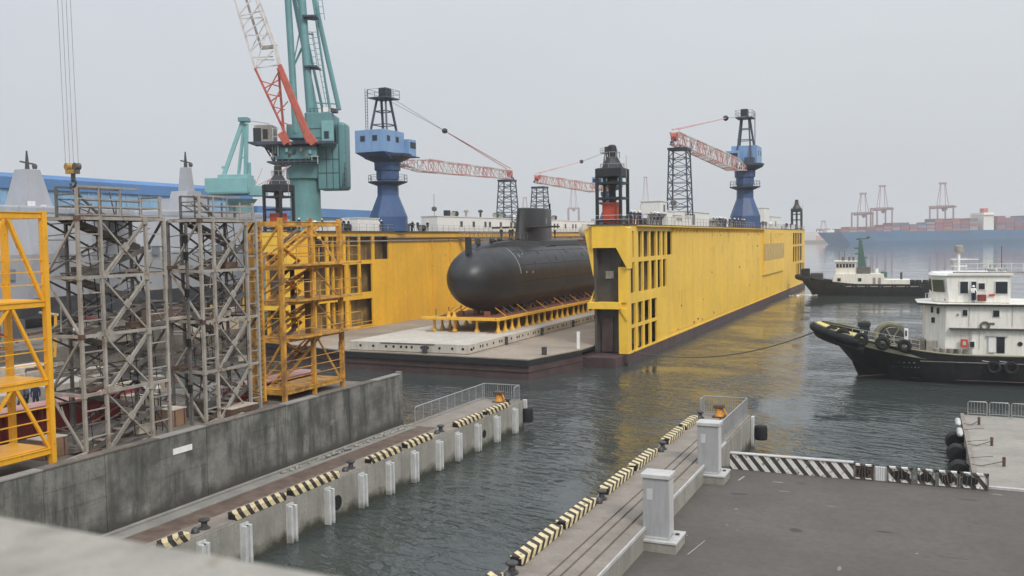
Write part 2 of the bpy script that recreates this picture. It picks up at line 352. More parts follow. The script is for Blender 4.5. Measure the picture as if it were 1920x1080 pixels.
h = madd(wave(.50, 20, 2.4, 2, .45, .9), None, 1.0)
h = madd(wave(1.5, 30, 2.2, 2, .45, 1.2), h, .22)
h = madd(wave(.10, 40, 1.8, 1, .4, 0), h, 1.6)
# ripples come in patches: calm in some places, choppy in others
pt = N.new('ShaderNodeMapRange'); pt.inputs['From Min'].default_value = .38; pt.inputs['From Max'].default_value = .64; pt.clamp = True; pt.inputs['To Min'].default_value = .12; pt.inputs['To Max'].default_value = 1.5
L.new(wave(.055, 10, 1.6, 4, .6, .6), pt.inputs[0])
# the open channel beyond the dock lies calmer than the basin
sy_ = N.new('ShaderNodeSeparateXYZ'); L.new(g.outputs['Position'], sy_.inputs[0])
fy = N.new('ShaderNodeMapRange'); fy.inputs['From Min'].default_value = 55; fy.inputs['From Max'].default_value = 230; fy.inputs['To Min'].default_value = 1; fy.inputs['To Max'].default_value = .10; L.new(sy_.outputs[1], fy.inputs[0])
pm_ = N.new('ShaderNodeMath'); pm_.operation = 'MULTIPLY'; L.new(pt.outputs[0], pm_.inputs[0]); L.new(fy.outputs[0], pm_.inputs[1])
bp = N.new('ShaderNodeBump'); bp.inputs['Distance'].default_value = .24; L.new(h, bp.inputs['Height']); L.new(pm_.outputs[0], bp.inputs['Strength'])
L.new(bp.outputs[0], b.inputs['Normal'])
M['water'] = m
wt = MB().add([(-3600, -3600, 0), (3600, -3600, 0), (3600, 3600, 0), (-3600, 3600, 0)], [(0, 1, 2, 3)]).build('water', 'water')
tag(wt, 'grey green harbour water with small ripples', kind='structure')

# ------------------------------------------------------------------ near quays: lot, piers, flood wall, jetty
lot = B(-11.2, 60, -30, 54.95, -3, 1.2).build('asphalt_ground', 'asphalt')
tag(lot, 'worn dark grey asphalt yard between the pier and the jetty', kind='structure')
for (x0, y0, x1, y1, wd) in ((-9.3, 38.9, -9.0, 41.0, .025), (-9.5, 52.0, -9.35, 53.0, .07)):
    d = MB().beam((x0, y0, 1.204), (x1, y1, 1.204), wd, .003).build('painted_line', 'pale_cap'); attach(d, lot); d.location = (0, 0, 0)
    d.matrix_parent_inverse = Matrix.Identity(4)
    d.location = (((x0 + x1) / 2) - lot.location.x, ((y0 + y1) / 2) - lot.location.y, 1.2035 - lot.location.z)

M['tar'] = pm('tar_patch', (.062, .057, .052), .9, var=.2, vs_=1)
M['scuffed'] = pm('pale_scuff', (.22, .21, .19), .9, var=.2, vs_=2)
random.seed(17)
def ground_patch(x, y, rx, ry, mt, nm, z=1.2035):
    n = 14; ph = random.uniform(0, 6); pts = [(x + rx * math.cos(a + ph) * random.uniform(.7, 1.1), y + ry * math.sin(a + ph) * random.uniform(.7, 1.1)) for a in [2 * PI * k / n for k in range(n)]]
    o_ = MB().add([(p[0] - lot.location.x, p[1] - lot.location.y, z - lot.location.z) for p in pts], [tuple(range(n))]).mesh(nm, [M[mt]])
    q_ = bpy.data.objects.new(nm, o_); col.objects.link(q_); q_.parent = lot; return q_
for (x, y, rx, ry, mt) in ((-1.6, 45.2, .42, .14, 'tar'), (-5.4, 44.0, .35, .3, 'tar'), (1.2, 42.6, .7, .05, 'tar'), (-4.2, 48.6, .3, .06, 'scuffed'), (-6.8, 50.6, .35, .07, 'scuffed'), (-9.0, 49.2, .5, .18, 'tar'), (-8.6, 46.4, .1, .14, 'scuffed'), (2.2, 52.3, .5, .12, 'tar'), (-3.1, 39.5, .1, .3, 'scuffed'), (3.6, 53.9, .35, .12, 'scuffed'), (-7.4, 52.4, .35, .1, 'scuffed')):
    ground_patch(x, y, rx, ry, mt, 'surface_stain')
for k in range(26): ground_patch(random.uniform(-10.8, 6), random.uniform(36, 54), random.uniform(.02, .06), random.uniform(.015, .04), random.choice(('scuffed', 'tar', 'pale_cap')), 'surface_fleck', 1.205)
def pier_body(name, label, prof, y0, y1, parts):
    p = thing(name, label, 'pier', (sum(v[0] for v in prof) / len(prof), (y0 + y1) / 2, 0))
    MB().prism(prof, 'y', y0, y1).build('pier_wall', 'pier_face', p, bevel=.04)
    for nm, mt, pr_, a, b_ in parts: MB().prism(pr_, 'y', a, b_).build(nm, mt, p)
    return p
pl = pier_body('concrete_pier', 'narrow concrete pier with white fenders along the water, joined to the tall concrete wall',
    [(-32.9, -3), (-29, -3), (-29, 2.2), (-32.9, 2.2)], 4, 66.4,
    [('path_strip', 'pier_path', [(-32.88, 2.2), (-31.95, 2.2), (-31.95, 2.23), (-32.88, 2.23)], 4, 54.2),
     ('rail_channel', 'rust_strip', [(-31.85, 2.2), (-30.45, 2.2), (-30.5, 2.25), (-31.8, 2.25)], 4, 54.6),
     ('edge_beam', 'pier_top', [(-30.35, 2.2), (-29.02, 2.2), (-29.02, 2.24), (-30.35, 2.24)], 4, 66.35),
     ('end_paving', 'pier_top', [(-32.88, 2.2), (-30.4, 2.2), (-30.4, 2.235), (-32.88, 2.235)], 54.7, 66.35)])
def sl(x0, x1, z1=2.2): return [(x0, 2.08), (x1, 2.08), (x1, z1), (x0, z1)]
prr = thing('concrete_pier', 'narrow concrete pier beside the asphalt yard, two grey cabinets along its inner edge', 'pier', (-13, 35, 0))
MB().prism([(-14.8, -3), (-11.2, -3), (-11.2, 2.08), (-14.8, 2.08)], 'y', 4, 66.4).build('pier_wall', 'pier_face', prr)
for x0, x1 in ((-14.8, -13.06), (-12.96, -12.60), (-12.50, -11.95), (-11.83, -11.26)):
    k = 0; y = 4.0
    while y < 66.3:
        y1 = min(y + 5.6, 66.4); MB().prism(sl(x0, x1), 'y', y + .012, y1 - .012).build('paving_slab', 'pier_top', prr, bevel=.012); y = y1
B(-11.25, -11.17, 4, 57.2, 2.08, 2.215).build('edge_angle', 'pale_cap', prr)

for (y, z, w_) in ((40.9, .9, .42), (59.2, 1.0, .3)):
    MB().lathe([(w_, -.02), (w_, .015)], (-29.0, y, z), 14, 'x').build('drain_hole', 'hole', pl)
# hazard-striped kerb guards
def guard(x0, x1, y0, y1, mt, label, grp):
    g_ = thing('kerb_guard', label, 'kerb guard', ((x0 + x1) / 2, (y0 + y1) / 2, 2.2), grp)
    o_ = B(x0, x1, y0, y1, 2.2, 2.56).build('guard_rail', mt, g_, bevel=.03)
    B(x0 + .06, x1 - .06, y0 - .02, y0 + .01, 2.2, 2.48).build('end_plate', 'hole', g_)
    return g_
seg = [(24.2, 28.0), (28.5, 31.9 - 1.9), (32.9, 36.6), (37.2, 41.2), (44.4, 47.7), (48.5, 51.7), (55.2, 59.0), (59.9, 63.6)]
for i, (a, b_) in enumerate(seg):
    n = len(seg) - 1 - i
    guard(-29.50, -28.98, a, b_, 'stripe_left', f'{ORD[n]} striped kerb guard from the railed tip, on the pier under the concrete wall', 'striped kerb guards on the walled pier')
seg = [(26.8, 30.6), (32.4, 36.8), (37.3, 41.3), (43.2, 47.6), (48.2, 52.4), (55.2, 59.2), (59.8, 63.2)]
for i, (a, b_) in enumerate(seg):
    n = len(seg) - 1 - i
    guard(-14.84, -14.28, a, b_, 'stripe_right', f'{ORD[n]} striped kerb guard from the railed tip, on the pier by the yard', 'striped kerb guards on the pier by the yard')

# mooring bollards between the guards
def bollard(x, y, label, grp):
    t_ = thing('mooring_bollard', label, 'bollard', (x, y, 2.22), grp)
    MB().lathe([(.26, 0), (.26, .05), (.15, .09), (.13, .26), (.17, .32), (.25, .36), (.25, .42), (.16, .47), (.02, .48)], (x, y, 2.24), 14).build('bollard_post', 'bollard', t_, True)
    MB().lathe([(.20, -.02), (.19, .05), (.15, .17), (.07, .24), (.01, .25)], (x + .05, y - .62, 2.24), 12).build('rope_guide', 'bollard', t_, True)
for i, y in enumerate((31.4, 43.0, 53.6, 64.5)):
    bollard(-29.5, y, f'squat black mooring bollard, {ORD[3 - i]} from the tip of the walled pier', 'black bollards on the walled pier')
for i, y in enumerate((31.5, 42.3, 53.8, 64.1)):
    bollard(-14.35, y, f'squat black mooring bollard, {ORD[3 - i]} from the tip, pier beside the yard', 'black bollards on the pier by the yard')
def capstan(x, y, label):
    t_ = thing('capstan', label, 'mooring capstan', (x, y, 2.22))
    B(x - .42, x + .42, y - .42, y + .42, 2.225, 2.30).build('base_plate', 'rust', t_)
    MB().lathe([(.34, 0), (.30, .12), (.24, .3), (.24, .55)], (x, y, 2.3), 14).build('drum', 'orange', t_, True)
    B(x - .36, x + .36, y - .3, y + .3, 2.85, 3.08).build('head_cap', 'rust', t_, bevel=.04)
    MB().beam((x + .25, y, 2.9), (x + .6, y - .1, 2.35), .1).build('pawl', 'orange', t_)
capstan(-30.6, 65.2, 'orange mooring capstan with rusty cap at the tip of the walled pier')
capstan(-13.2, 64.9, 'orange mooring capstan with dark cap at the tip of the pier by the yard')

# white dock fenders on the slip side
yf = [30.6, 33.4, 36.8, 40.0, 43.2, 46.1, 49.0, 52.2, 54.9, 57.9, 61.1, 64.4]
def fender(x, y, s, label, grp):
    t_ = thing('dock_fender', label, 'fender', (x, y, 0), grp)
    B(min(x, x + s * .08), max(x, x + s * .08), y - .27, y + .27, .02, 1.98).build('back_plate', 'white_rubber', t_)
    for dy in (-.17, .17): B(min(x + s * .08, x + s * .34), max(x + s * .08, x + s * .34), y + dy - .08, y + dy + .08, .0, 1.9).build('side_rib', 'white_rubber', t_, bevel=.035)
    B(min(x + s * .08, x + s * .2), max(x + s * .08, x + s * .2), y - .09, y + .09, .1, 1.75).build('centre_channel', 'pale_cap', t_)
    for z in (.15, 1.85): MB().lathe([(.045, 0), (.045, .05)], (x + s * .2, y, z), 8, 'x').build('bolt', 'hole', t_)
for i, y in enumerate(yf):
    fender(-29.0, y, 1, f'{ORD[len(yf) - 1 - i]} white ribbed fender from the tip, on the water face of the walled pier', 'white fenders on the walled pier')
tag(MB().lathe([(.02, 0), (.42, .02), (.46, .2), (.46, .9), (.40, 1.1), (.02, 1.12)], (-28.75, 66.6, .5), 12).build('rubber_fender', 'rubber', None, True), 'black rubber fender hanging at the tip of the walled pier', 'fender')
t_ = thing('dock_fender', 'white corner fender strip at the tip of the walled pier above the black rubber one', 'fender', (-28.9, 66.5, 0))
B(-29.1, -28.75, 66.42, 66.62, 1.0, 2.3).build('corner_strip', 'white_rubber', t_, bevel=.04)
t_ = thing('dock_fender', 'white corner fender strip at the outer tip of the pier by the yard', 'fender', (-11.0, 66.5, 0))
B(-11.2, -10.98, 66.1, 66.5, -.2, 2.15).build('corner_strip', 'white_rubber', t_, bevel=.04)
tag(MB().lathe([(.02, 0), (.42, .02), (.46, .2), (.46, .8), (.40, 1.0), (.02, 1.02)], (-10.55, 66.5, .45), 12).build('rubber_fender', 'rubber', None, True), 'black rubber fender hanging at the outer tip of the pier by the yard', 'fender')

# railings of round bars
def railing(pts, z0, label, h=1.25, gap=.17, mt='steel', r=.028, rounded=True):
    t_ = thing('railing', label, 'railing', (pts[0][0], pts[0][1], z0))
    P_ = [Vector((p[0], p[1], z0 + h)) for p in pts]
    path = []
    if rounded: path += [P_[0] - Vector((0, 0, h)), P_[0] - Vector((0, 0, .25)), P_[0] - Vector((0, 0, .06)) + (P_[1] - P_[0]).normalized() * .05]
    for i, p in enumerate(P_):
        if i == 0 and rounded: path.append(p + (P_[1] - p).normalized() * .25)
        elif i == len(P_) - 1 and rounded: path += [p + (P_[i - 1] - p).normalized() * .25, p - Vector((0, 0, .06)) + (P_[i - 1] - p).normalized() * .05, p - Vector((0, 0, .25)), p - Vector((0, 0, h))]
        else: path.append(p)
    MB().tube(path, .042, 8).build('top_rail', mt, t_, True)
    low = [p - Vector((0, 0, h - .12)) for p in P_]
    for a, b_ in zip(low, low[1:]): MB().beam(a, b_, .04, .05).build('bottom_rail', mt, t_)
    bar = MB().tube([(0, 0, .12), (0, 0, h)], .014, 5).mesh('bar', [M[mt]]); post = MB().tube([(0, 0, 0), (0, 0, h)], .03, 6).mesh('post', [M[mt]])
    for a, b_ in zip(P_, P_[1:]):
        L_ = (b_ - a).length; n = max(1, round(L_ / gap))
        for k in range(n + 1):
            p = a + (b_ - a) * k / n; p.z = z0
            inst('post' if k % 7 == 0 else 'bar', post if k % 7 == 0 else bar, t_, p)
    return t_
railing([(-32.3, 55.0), (-32.3, 66.1), (-29.2, 66.1), (-29.2, 65.0)], 2.235, 'galvanised railing round the tip of the walled pier, with thin vertical bars')
railing([(-14.5, 64.8), (-14.5, 66.1), (-11.45, 66.1), (-11.45, 57.2)], 2.2, 'galvanised railing round the tip of the pier by the yard, with thin vertical bars')

# grey switch cabinets on plinths
def cabinet(x, y, label):
    t_ = thing('switch_cabinet', label, 'cabinet', (x, y, 1.2))
    B(x - .62, x + .95, y - .25, y + 1.45, 1.2, 1.62).build('plinth', 'pier_face', t_)
    B(x - .68, x + 1.0, y - .3, y + 1.5, 1.62, 1.72).build('plinth_cap', 'pale_cap', t_, bevel=.015)
    B(x - .58, x + .58, y, y + .92, 1.72, 4.42).build('cabinet_body', 'grey_panel', t_, bevel=.02)
    B(x - .66, x + .66, y - .08, y + 1.0, 4.42, 4.60).build('roof_cap', 'pale_cap', t_, bevel=.02)
    B(x + .582, x + .60, y + .06, y + .86, 1.85, 4.3).build('side_door', 'pale_cap', t_, bevel=.01)  # pale panel: brightness of the sunlit side put into its colour
    B(x - .40, x - .12, y - .018, y - .002, 3.45, 3.95).build('notice_plate', 'pale_cap', t_)
    B(x - .55, x + .55, y - .03, y + .0, 1.74, 1.82).build('base_angle', 'pale_cap', t_)
    MB().lathe([(.10, 0), (.10, .06)], (x + .75, y + .9, 1.72), 10).build('cable_gland', 'bollard', t_)
cabinet(-10.72, 38.9, 'grey steel cabinet on a plinth, the one nearer the bottom edge of the photo')
cabinet(-11.00, 50.9, 'tall grey steel cabinet on a plinth beside the striped barrier and the railed pier tip')

# striped flood barrier at the water edge of the yard
gw = thing('striped_barrier', 'long low black and white striped barrier along the water edge of the asphalt yard', 'barrier', (-3.5, 54.6, 1.2))
B(-10.45, -3.55, 54.45, 54.75, 1.2, 2.12).build('barrier_wall', 'stripe_gate', gw, bevel=.015)
B(-10.45, -3.55, 54.40, 54.80, 2.12, 2.19).build('coping', 'pale_cap', gw, bevel=.01)
def framed(x0, x1, infill):
    B(x0, x1, 54.5, 54.56, 1.25, 1.98).build('infill_panel', infill, gw)
    for a in (x0, x1 - .07): B(a, a + .07, 54.42, 54.66, 1.2, 2.10).build('frame_post', 'tower_dark', gw)
    B(x0, x1, 54.42, 54.64, 2.02, 2.10).build('frame_top', 'stripe_gate', gw)
    B(x0, x1, 54.44, 54.62, 1.28, 1.34).build('frame_foot', 'stripe_gate', gw)
framed(-3.5, -2.45, 'rust'); framed(-1.78, -.48, 'stripe_gate'); framed(-.30, .72, 'stripe_gate'); framed(.76, 1.78, 'stripe_gate'); framed(1.82, 3.25, 'stripe_gate')
B(-2.42, -1.82, 54.5, 54.62, 1.25, 2.02).build('white_panel', 'white', gw)
for k in range(5): MB().tube([(-2.36 + .12 * k, 54.47, 1.2), (-2.36 + .12 * k, 54.47, 2.05)], .012, 5).build('bar', 'steel', gw)

for (xc, wd) in ((-3.0, .38), (-1.1, .5), (.2, .36), (1.25, .36), (2.3, .5)):
    pts = [(xc + wd * math.cos(a) * random.uniform(.8, 1.05), 1.66 + .27 * math.sin(a) * random.uniform(.8, 1.1)) for a in [2 * PI * k / 14 for k in range(14)]]
    MB().prism(pts, 'y', 54.46, 54.495).build('torn_opening', 'hole', gw)
    for k in range(4):
        xx = xc - wd * .7 + wd * .45 * k; MB().beam((xx, 54.45, 1.36), (xx + random.uniform(-.12, .12), 54.45, 2.0), .035).build('mesh_bar', 'rust' if k % 2 else 'tower_dark', gw)
# flood wall: cast panels side by side with open joints and a coping
fw = thing('flood_wall', 'tall stained grey concrete wall beside the rusty rail channel', 'wall', (-33.15, 30, 2.2))
y = 4.0; k = 0
while y < 54.1:
    y1 = min(y + 3.14, 54.2)
    B(-33.4, -32.9 - (.012 if k % 2 else 0), y + .012, y1 - .012, 2.2, 5.86).build('wall_panel', 'wall_conc', fw, bevel=.02)
    B(-33.43, -32.86, y + .01, y1 - .01, 5.86, 5.92).build('coping_piece', 'yard' if k % 3 else 'pier_path', fw)
    y = y1; k += 1
for z in (3.1, 4.0, 4.9): B(-32.899, -32.893, 4, 54.2, z, z + .025).build('formwork_seam', 'wall_conc', fw)
B(-32.9, -32.72, 4, 54.2, 2.23, 2.36).build('foot_ledge', 'pier_path', fw, bevel=.03)
B(-33.36, -32.92, 54.2, 54.5, 2.2, 6.05).build('end_post', 'wall_conc', fw, bevel=.04)
sg = B(-32.9, -32.87, 33.1, 34.35, 4.93, 5.22).build('wall_sign', 'white'); tag(sg, 'small blank white sign plate on the tall concrete wall', 'sign')
random.seed(3)
rb = MB()
for q in range(90):
    yy = random.choice((53.2, 52.2, 50.5, 48, 45, 42)) + random.gauss(0, .8); xx = random.uniform(-32.7, -32.25); s_ = random.uniform(.04, .16)
    rb.sphere((xx, yy, 2.24 + s_ * .4), s_, 5, 4, .7)
tag(rb.build('rubble', 'pier_face'), 'loose rubble and scraps lying along the foot of the concrete wall', 'rubble', kind='stuff')
MB_h = MB().tube([(-32.3, 44.3, 2.27), (-32.2, 45.4, 2.3), (-32.35, 46.3, 2.27), (-32.1, 46.9, 2.3)], .035, 6).build('hose', 'bollard', None, True); tag(MB_h, 'dark hose end lying on the pale path below the wall', 'hose')
random.seed(11)

# jetty at the right with tyre fenders, cleats and crowd barriers
jt = B(2.6, 60, 55.2, 77, -3, 1.2).build('concrete_pier', 'jetty'); tag(jt, 'pale concrete jetty at the right edge of the photo beyond the striped barrier', 'jetty')
B2 = B(2.62, 60, 54.96, 55.2, 1.0, 1.32).build('kerb', 'pale_cap'); tag(B2, 'low white kerb between the asphalt yard and the pale jetty', 'kerb')
MB_k = B(2.6, 2.85, 55.3, 76.9, 1.2, 1.34).build('kerb', 'pier_top'); tag(MB_k, 'raised concrete edge strip along the tyre side of the pale jetty', 'kerb')
for i, y in enumerate((70.3, 66.3, 61.5)):
    t_ = thing('tyre_fender', f'{ORD[i]} black fender on the side of the pale jetty, counted from the barriers', 'fender', (2.3, y, .2), 'black fenders on the jetty')
    MB().lathe([(.25, -.62), (.55, -.6), (.62, -.2), (.62, .2), (.55, .6), (.25, .62)], (2.05, y, .55), 14, 'y').build('fender_roll', 'rubber', t_, True)
    MB().tube([(2.2, y, 1.1), (2.7, y + .1, 1.36), (3.9, y + .3, 1.5)], .02, 5).build('chain', 'bollard', t_)
for i, (y, z0) in enumerate(((73.6, .5), (69.9, .4))):
    t_ = thing('dock_fender', ('white capsule fender at the corner of the pale jetty near the barriers', 'white capsule fender above the first black fender of the jetty')[i], 'fender', (2.4, y, z0))
    MB().lathe([(.02, -1.1), (.14, -1.0), (.2, -.7), (.2, .7), (.14, 1.0), (.02, 1.1)], (2.35, y, 1.25), 12, 'y').build('fender_capsule', 'white_rubber', t_, True)
for i, (x, y) in enumerate(((3.7, 73.3), (4.1, 66.3), (4.4, 60.6))):
    t_ = thing('mooring_cleat', f'{ORD[i]} small iron mooring cleat on the pale jetty, counted from the barriers', 'cleat', (x, y, 1.2), 'cleats on the jetty')
    MB().tube([(x, y, 1.2), (x, y, 1.75)], .09, 8).build('cleat_post', 'rust', t_, True)
    MB().tube([(x - .05, y - .22, 1.6), (x - .05, y + .22, 1.6)], .05, 6).build('cross_bar', 'rust', t_, True)
    MB().tube([(x, y, 1.5), (3.2, y - .5, 1.25), (2.7, y - .8, 1.36)], .03, 5).build('rope', 'rope', t_, True)
for i in range(7):
    x = 3.1 + i * 1.45
    t_ = thing('crowd_barrier', f'{ORD[i]} grey rail barrier from the corner fender, on the far edge of the jetty', 'barrier', (x, 76.4, 1.2), 'rail barriers on the jetty')
    MB().tube([(x, 76.4, 1.2), (x, 76.4, 2.25), (x + .08, 76.4, 2.35), (x + 1.2, 76.4, 2.35), (x + 1.28, 76.4, 2.25), (x + 1.28, 76.4, 1.2)], .03, 6).build('tube_frame', 'steel', t_, True)
    for k in range(5): MB().tube([(x + .22 + .21 * k, 76.4, 1.45), (x + .22 + .21 * k, 76.4, 2.34)], .012, 4).build('bar', 'steel', t_)
    MB().tube([(x, 76.4, 1.45), (x + 1.28, 76.4, 1.45)], .02, 4).build('lower_bar', 'steel', t_)

# foreground parapet of the building the picture was taken from
pp = thing('parapet', 'blurred concrete parapet edge close to the viewer in the lower corner', 'parapet', (-1.5, 1.4, 13.3))
MB().prism([(-4.5, .2), (-4.5, 1.68), (-2.9, 1.65), (-2.17, 1.62), (-1.6, 1.60), (-1.0, 1.585), (-.3, 1.575), (.6, 1.56), (.6, .2)], 'z', 13.3, 14.3).build('parapet_wall', 'parapet', pp, bevel=.02)

# ------------------------------------------------------------------ shipyard ground behind the flood wall
yd = MB().prism([(-33.42, 54.2), (-33.42, -20), (-46.5, -20), (-46.5, 50), (-43, 54.2)], 'z', -3, 5.2).build('yard_ground', 'yard')
tag(yd, 'littered brown ground of the shipyard behind the concrete wall', kind='structure')
yq = MB().prism([(-84, 122), (-100, 60), (-100, -60), (-420, -60), (-420, 420), (-84, 420)], 'z', -3, 3.0).build('quay_ground', 'yard')
tag(yq, 'shipyard quay ground round the grey warships', kind='structure')
yq2 = B(-86, -58, -30, 62, -3, 2.2).build('quay_ground', 'yard'); tag(yq2, 'pale working quay seen through the scaffold towers', kind='structure')

def tower(name, label, cx, y0, bays, xd, mat, z0=5.2, z1=16.35, secs=4, dark='tower_dark', legw=.15, braced=(1,), rail_top=2.6, worn=None):
    """stair tower: legs, ring beams, crossed braces with gusset plates, zigzag stairs, rail cage on top.  front face at x = cx facing the water"""
    t_ = thing(name, label, 'scaffold tower', (cx - xd / 2, (y0 + bays[-1]) / 2, z0))
    ys = [y0] + bays; hs = [z0 + (z1 - z0) * i / secs for i in range(secs + 1)]
    for yi, y in enumerate(ys):
        MB().beam((cx, y, z0), (cx, y, z1 + .12), legw).build('leg', worn if worn and yi == 0 else mat, t_)
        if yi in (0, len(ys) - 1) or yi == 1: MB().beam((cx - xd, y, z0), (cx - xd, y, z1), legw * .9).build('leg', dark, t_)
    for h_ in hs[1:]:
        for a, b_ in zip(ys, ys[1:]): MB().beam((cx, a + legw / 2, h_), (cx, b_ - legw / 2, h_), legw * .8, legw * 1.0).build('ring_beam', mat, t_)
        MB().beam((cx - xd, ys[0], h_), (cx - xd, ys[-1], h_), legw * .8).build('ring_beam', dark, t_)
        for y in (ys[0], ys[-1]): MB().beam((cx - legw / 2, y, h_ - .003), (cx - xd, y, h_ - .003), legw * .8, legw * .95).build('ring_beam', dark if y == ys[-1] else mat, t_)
    for i in range(secs):
        a, b_ = hs[i] + .1, hs[i + 1] - .1
        for bi in braced:
            u, v = ys[bi] + .1, ys[bi + 1] - .1; mu, mz = (u + v) / 2, (a + b_) / 2
            MB().beam((cx + .05, u, a), (cx + .05, v, b_), .075, .10).build('brace', mat, t_)
            MB().beam((cx + .02, u + .22, a), (cx + .02, v, b_ - .2), .04, .08).build('brace', mat, t_)
            MB().beam((cx - .09, u, b_), (cx - .09, v, a), .07, .08).build('brace', mat, t_)
            B(cx + .06, cx + .13, mu - .17, mu + .17, mz - .18, mz + .18).xf(Matrix.Translation((cx, mu, mz)) @ Matrix.Rotation(R(45), 4, 'X') @ Matrix.Translation((-cx, -mu, -mz))).build('gusset_plate', mat, t_)
            for (yy, zz) in ((u, a), (v, b_)): B(cx + .10, cx + .14, yy - .14, yy + .14, zz - .16, zz + .16).build('gusset_plate', mat, t_)
        # side face braces, back face braces
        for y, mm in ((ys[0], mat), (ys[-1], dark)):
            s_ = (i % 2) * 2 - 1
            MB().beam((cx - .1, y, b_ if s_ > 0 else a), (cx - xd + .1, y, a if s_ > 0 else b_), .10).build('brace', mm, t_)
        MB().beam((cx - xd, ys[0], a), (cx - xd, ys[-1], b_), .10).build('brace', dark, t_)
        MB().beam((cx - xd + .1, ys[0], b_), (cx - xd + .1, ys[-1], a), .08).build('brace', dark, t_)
        # ladder-like rungs in the narrow front bays
        for bi in range(len(ys) - 1):
            if bi in braced: continue
            for k in range(1, 4):
                zz = a + (b_ - a) * k / 4; MB().beam((cx, ys[bi] + .1, zz), (cx, ys[bi + 1] - .1, zz), .06).build('rung', mat if k % 2 else dark, t_)
    # stairs: two flights per section
    ya, yb = ys[0] + .5, ys[-1] - .6; treads = {}
    for i in range(secs):
        for f_ in (0, 1):
            zA = hs[i] + (hs[i + 1] - hs[i]) * f_ / 2; zB = zA + (hs[i + 1] - hs[i]) / 2
            p, q = (ya, yb) if f_ == 0 else (yb, ya); xs = cx - xd * (.30 if f_ == 0 else .62)
            fl = MB()
            for dx in (-.36, .36): fl.beam((xs + dx, p, zA), (xs + dx, q, zB), .05, .24)
            for dx in (-.36, .36): fl.beam((xs + dx, p, zA + .95), (xs + dx, q, zB + .95), .04)
            flo = fl.build('stair_flight', dark, t_)
            n = 7; tm = B(-.34, .34, -.15, .15, -.03, .03).mesh('tread', [M[mat]])
            for k in range(1, n + 1):
                u = k / (n + 1); o_ = bpy.data.objects.new('tread', tm); col.objects.link(o_); o_.parent = flo; o_.location = (xs, p + (q - p) * u, zA + (zB - zA) * u)
            yl = q + (.45 if q > p else -.45)
            B(xs - .5, xs + .5, min(q, yl), max(q, yl), zB - .04, zB + .02).build('landing', dark, t_)
    # loose tubes, hoses, planks and clamps that have gathered on the tower
    rg_ = random.Random(int(ys[0] * 10))
    for k in range(90):
        i = rg_.randrange(secs); zz = hs[i] + rg_.uniform(.1, 2.6); y = rg_.uniform(ys[0], ys[-1]); xx = cx - rg_.uniform(.1, xd)
        kind = k % 5
        if kind == 0: MB().beam((xx, y, zz), (xx + rg_.uniform(-.5, .5), y + rg_.uniform(-1.2, 1.2), zz + rg_.uniform(.5, 2.2)), .05).build('scaffold_tube', rg_.choice((mat, dark, 'rust')), t_)
        elif kind == 1: MB().beam((cx - xd, y - .8, hs[i] + 1.0), (cx - xd, y + .8, hs[i] + 1.0), .04).build('guard_rail', mat, t_)
        elif kind == 2: B(xx - .2, xx + .2, y - .5, y + .5, hs[i] + .12, hs[i] + .12 + rg_.uniform(.05, .4)).build('stored_plank', rg_.choice(('rust', 'tarp', dark)), t_)
        elif kind == 3: MB().tube([(xx, y, hs[i + 1]), (xx + .05, y + .08, hs[i + 1] - 1.1), (xx - .04, y + .25, hs[i] + .1)], .022, 5).build('hanging_hose', 'rubber', t_)
        else: MB().beam((cx + .02, ys[0] + .1 if k % 2 else ys[-1] - .1, zz), (cx - xd, ys[0] + .1 if k % 2 else ys[-1] - .1, zz + rg_.uniform(-.3, .3)), .05).build('guard_rail', dark, t_)
    for i in range(secs):
        B(cx - .11, cx + .11, ys[0] - .12, ys[0] + .12, hs[i + 1] - .12, hs[i + 1] + .12).build('joint_block', 'rust' if i % 2 else mat, t_)
        B(cx - xd + .2, cx - .2, ys[-2], ys[-1], hs[i + 1] + .08, hs[i + 1] + .12).build('landing', dark, t_)
    # top deck and cage of rails
    B(cx - xd, cx - .1, ys[0] + .1, ys[-1] - .1, z1 + .02, z1 + .10).build('top_deck', dark, t_)
    if rail_top:
        hh = rail_top; yy0 = ys[0] + .1; yy1 = ys[-1] - .1
        n = 4
        for xx, mm in ((cx - .1, mat), (cx - xd * .62, dark)):
            for k in range(n + 1):
                y = yy0 + (yy1 - yy0) * k / n; MB().beam((xx, y, z1 + .1), (xx, y, z1 + hh * (1 if k < n - 1 else .8)), .07 if k % n else .11).build('rail_post', mm, t_)
            for fz in (.12, .38, .62, 1.0):
                MB().beam((xx, yy0, z1 + hh * fz), (xx, yy1 if fz < 1 else yy0 + (yy1 - yy0) * .75, z1 + hh * fz), .06 if fz < 1 else .09).build('rail', mm, t_)
        for y in (yy0, yy1):
            for fz in (.38, .75): MB().beam((cx - .1, y, z1 + hh * fz), (cx - xd * .62, y, z1 + hh * fz), .06).build('rail', dark, t_)
        MB().beam((cx - .5, yy0, z1 + hh), (cx - .5, yy0 + 1.6, z1 + .2), .09).build('brace', dark, t_)
    return t_
tower('stair_tower', 'tall grey lattice stair tower beside the yellow one at the photo edge', -36, 30.8, [32.1, 34.9, 36.1], 2.3, 'tower_grey', braced=(1,), rail_top=1.5)
tower('stair_tower', 'slimmer grey lattice stair tower next to the worn yellow tower', -36, 38.75, [39.75, 42.45, 43.3], 2.3, 'tower_grey', rail_top=1.35, legw=.155, braced=(1,))

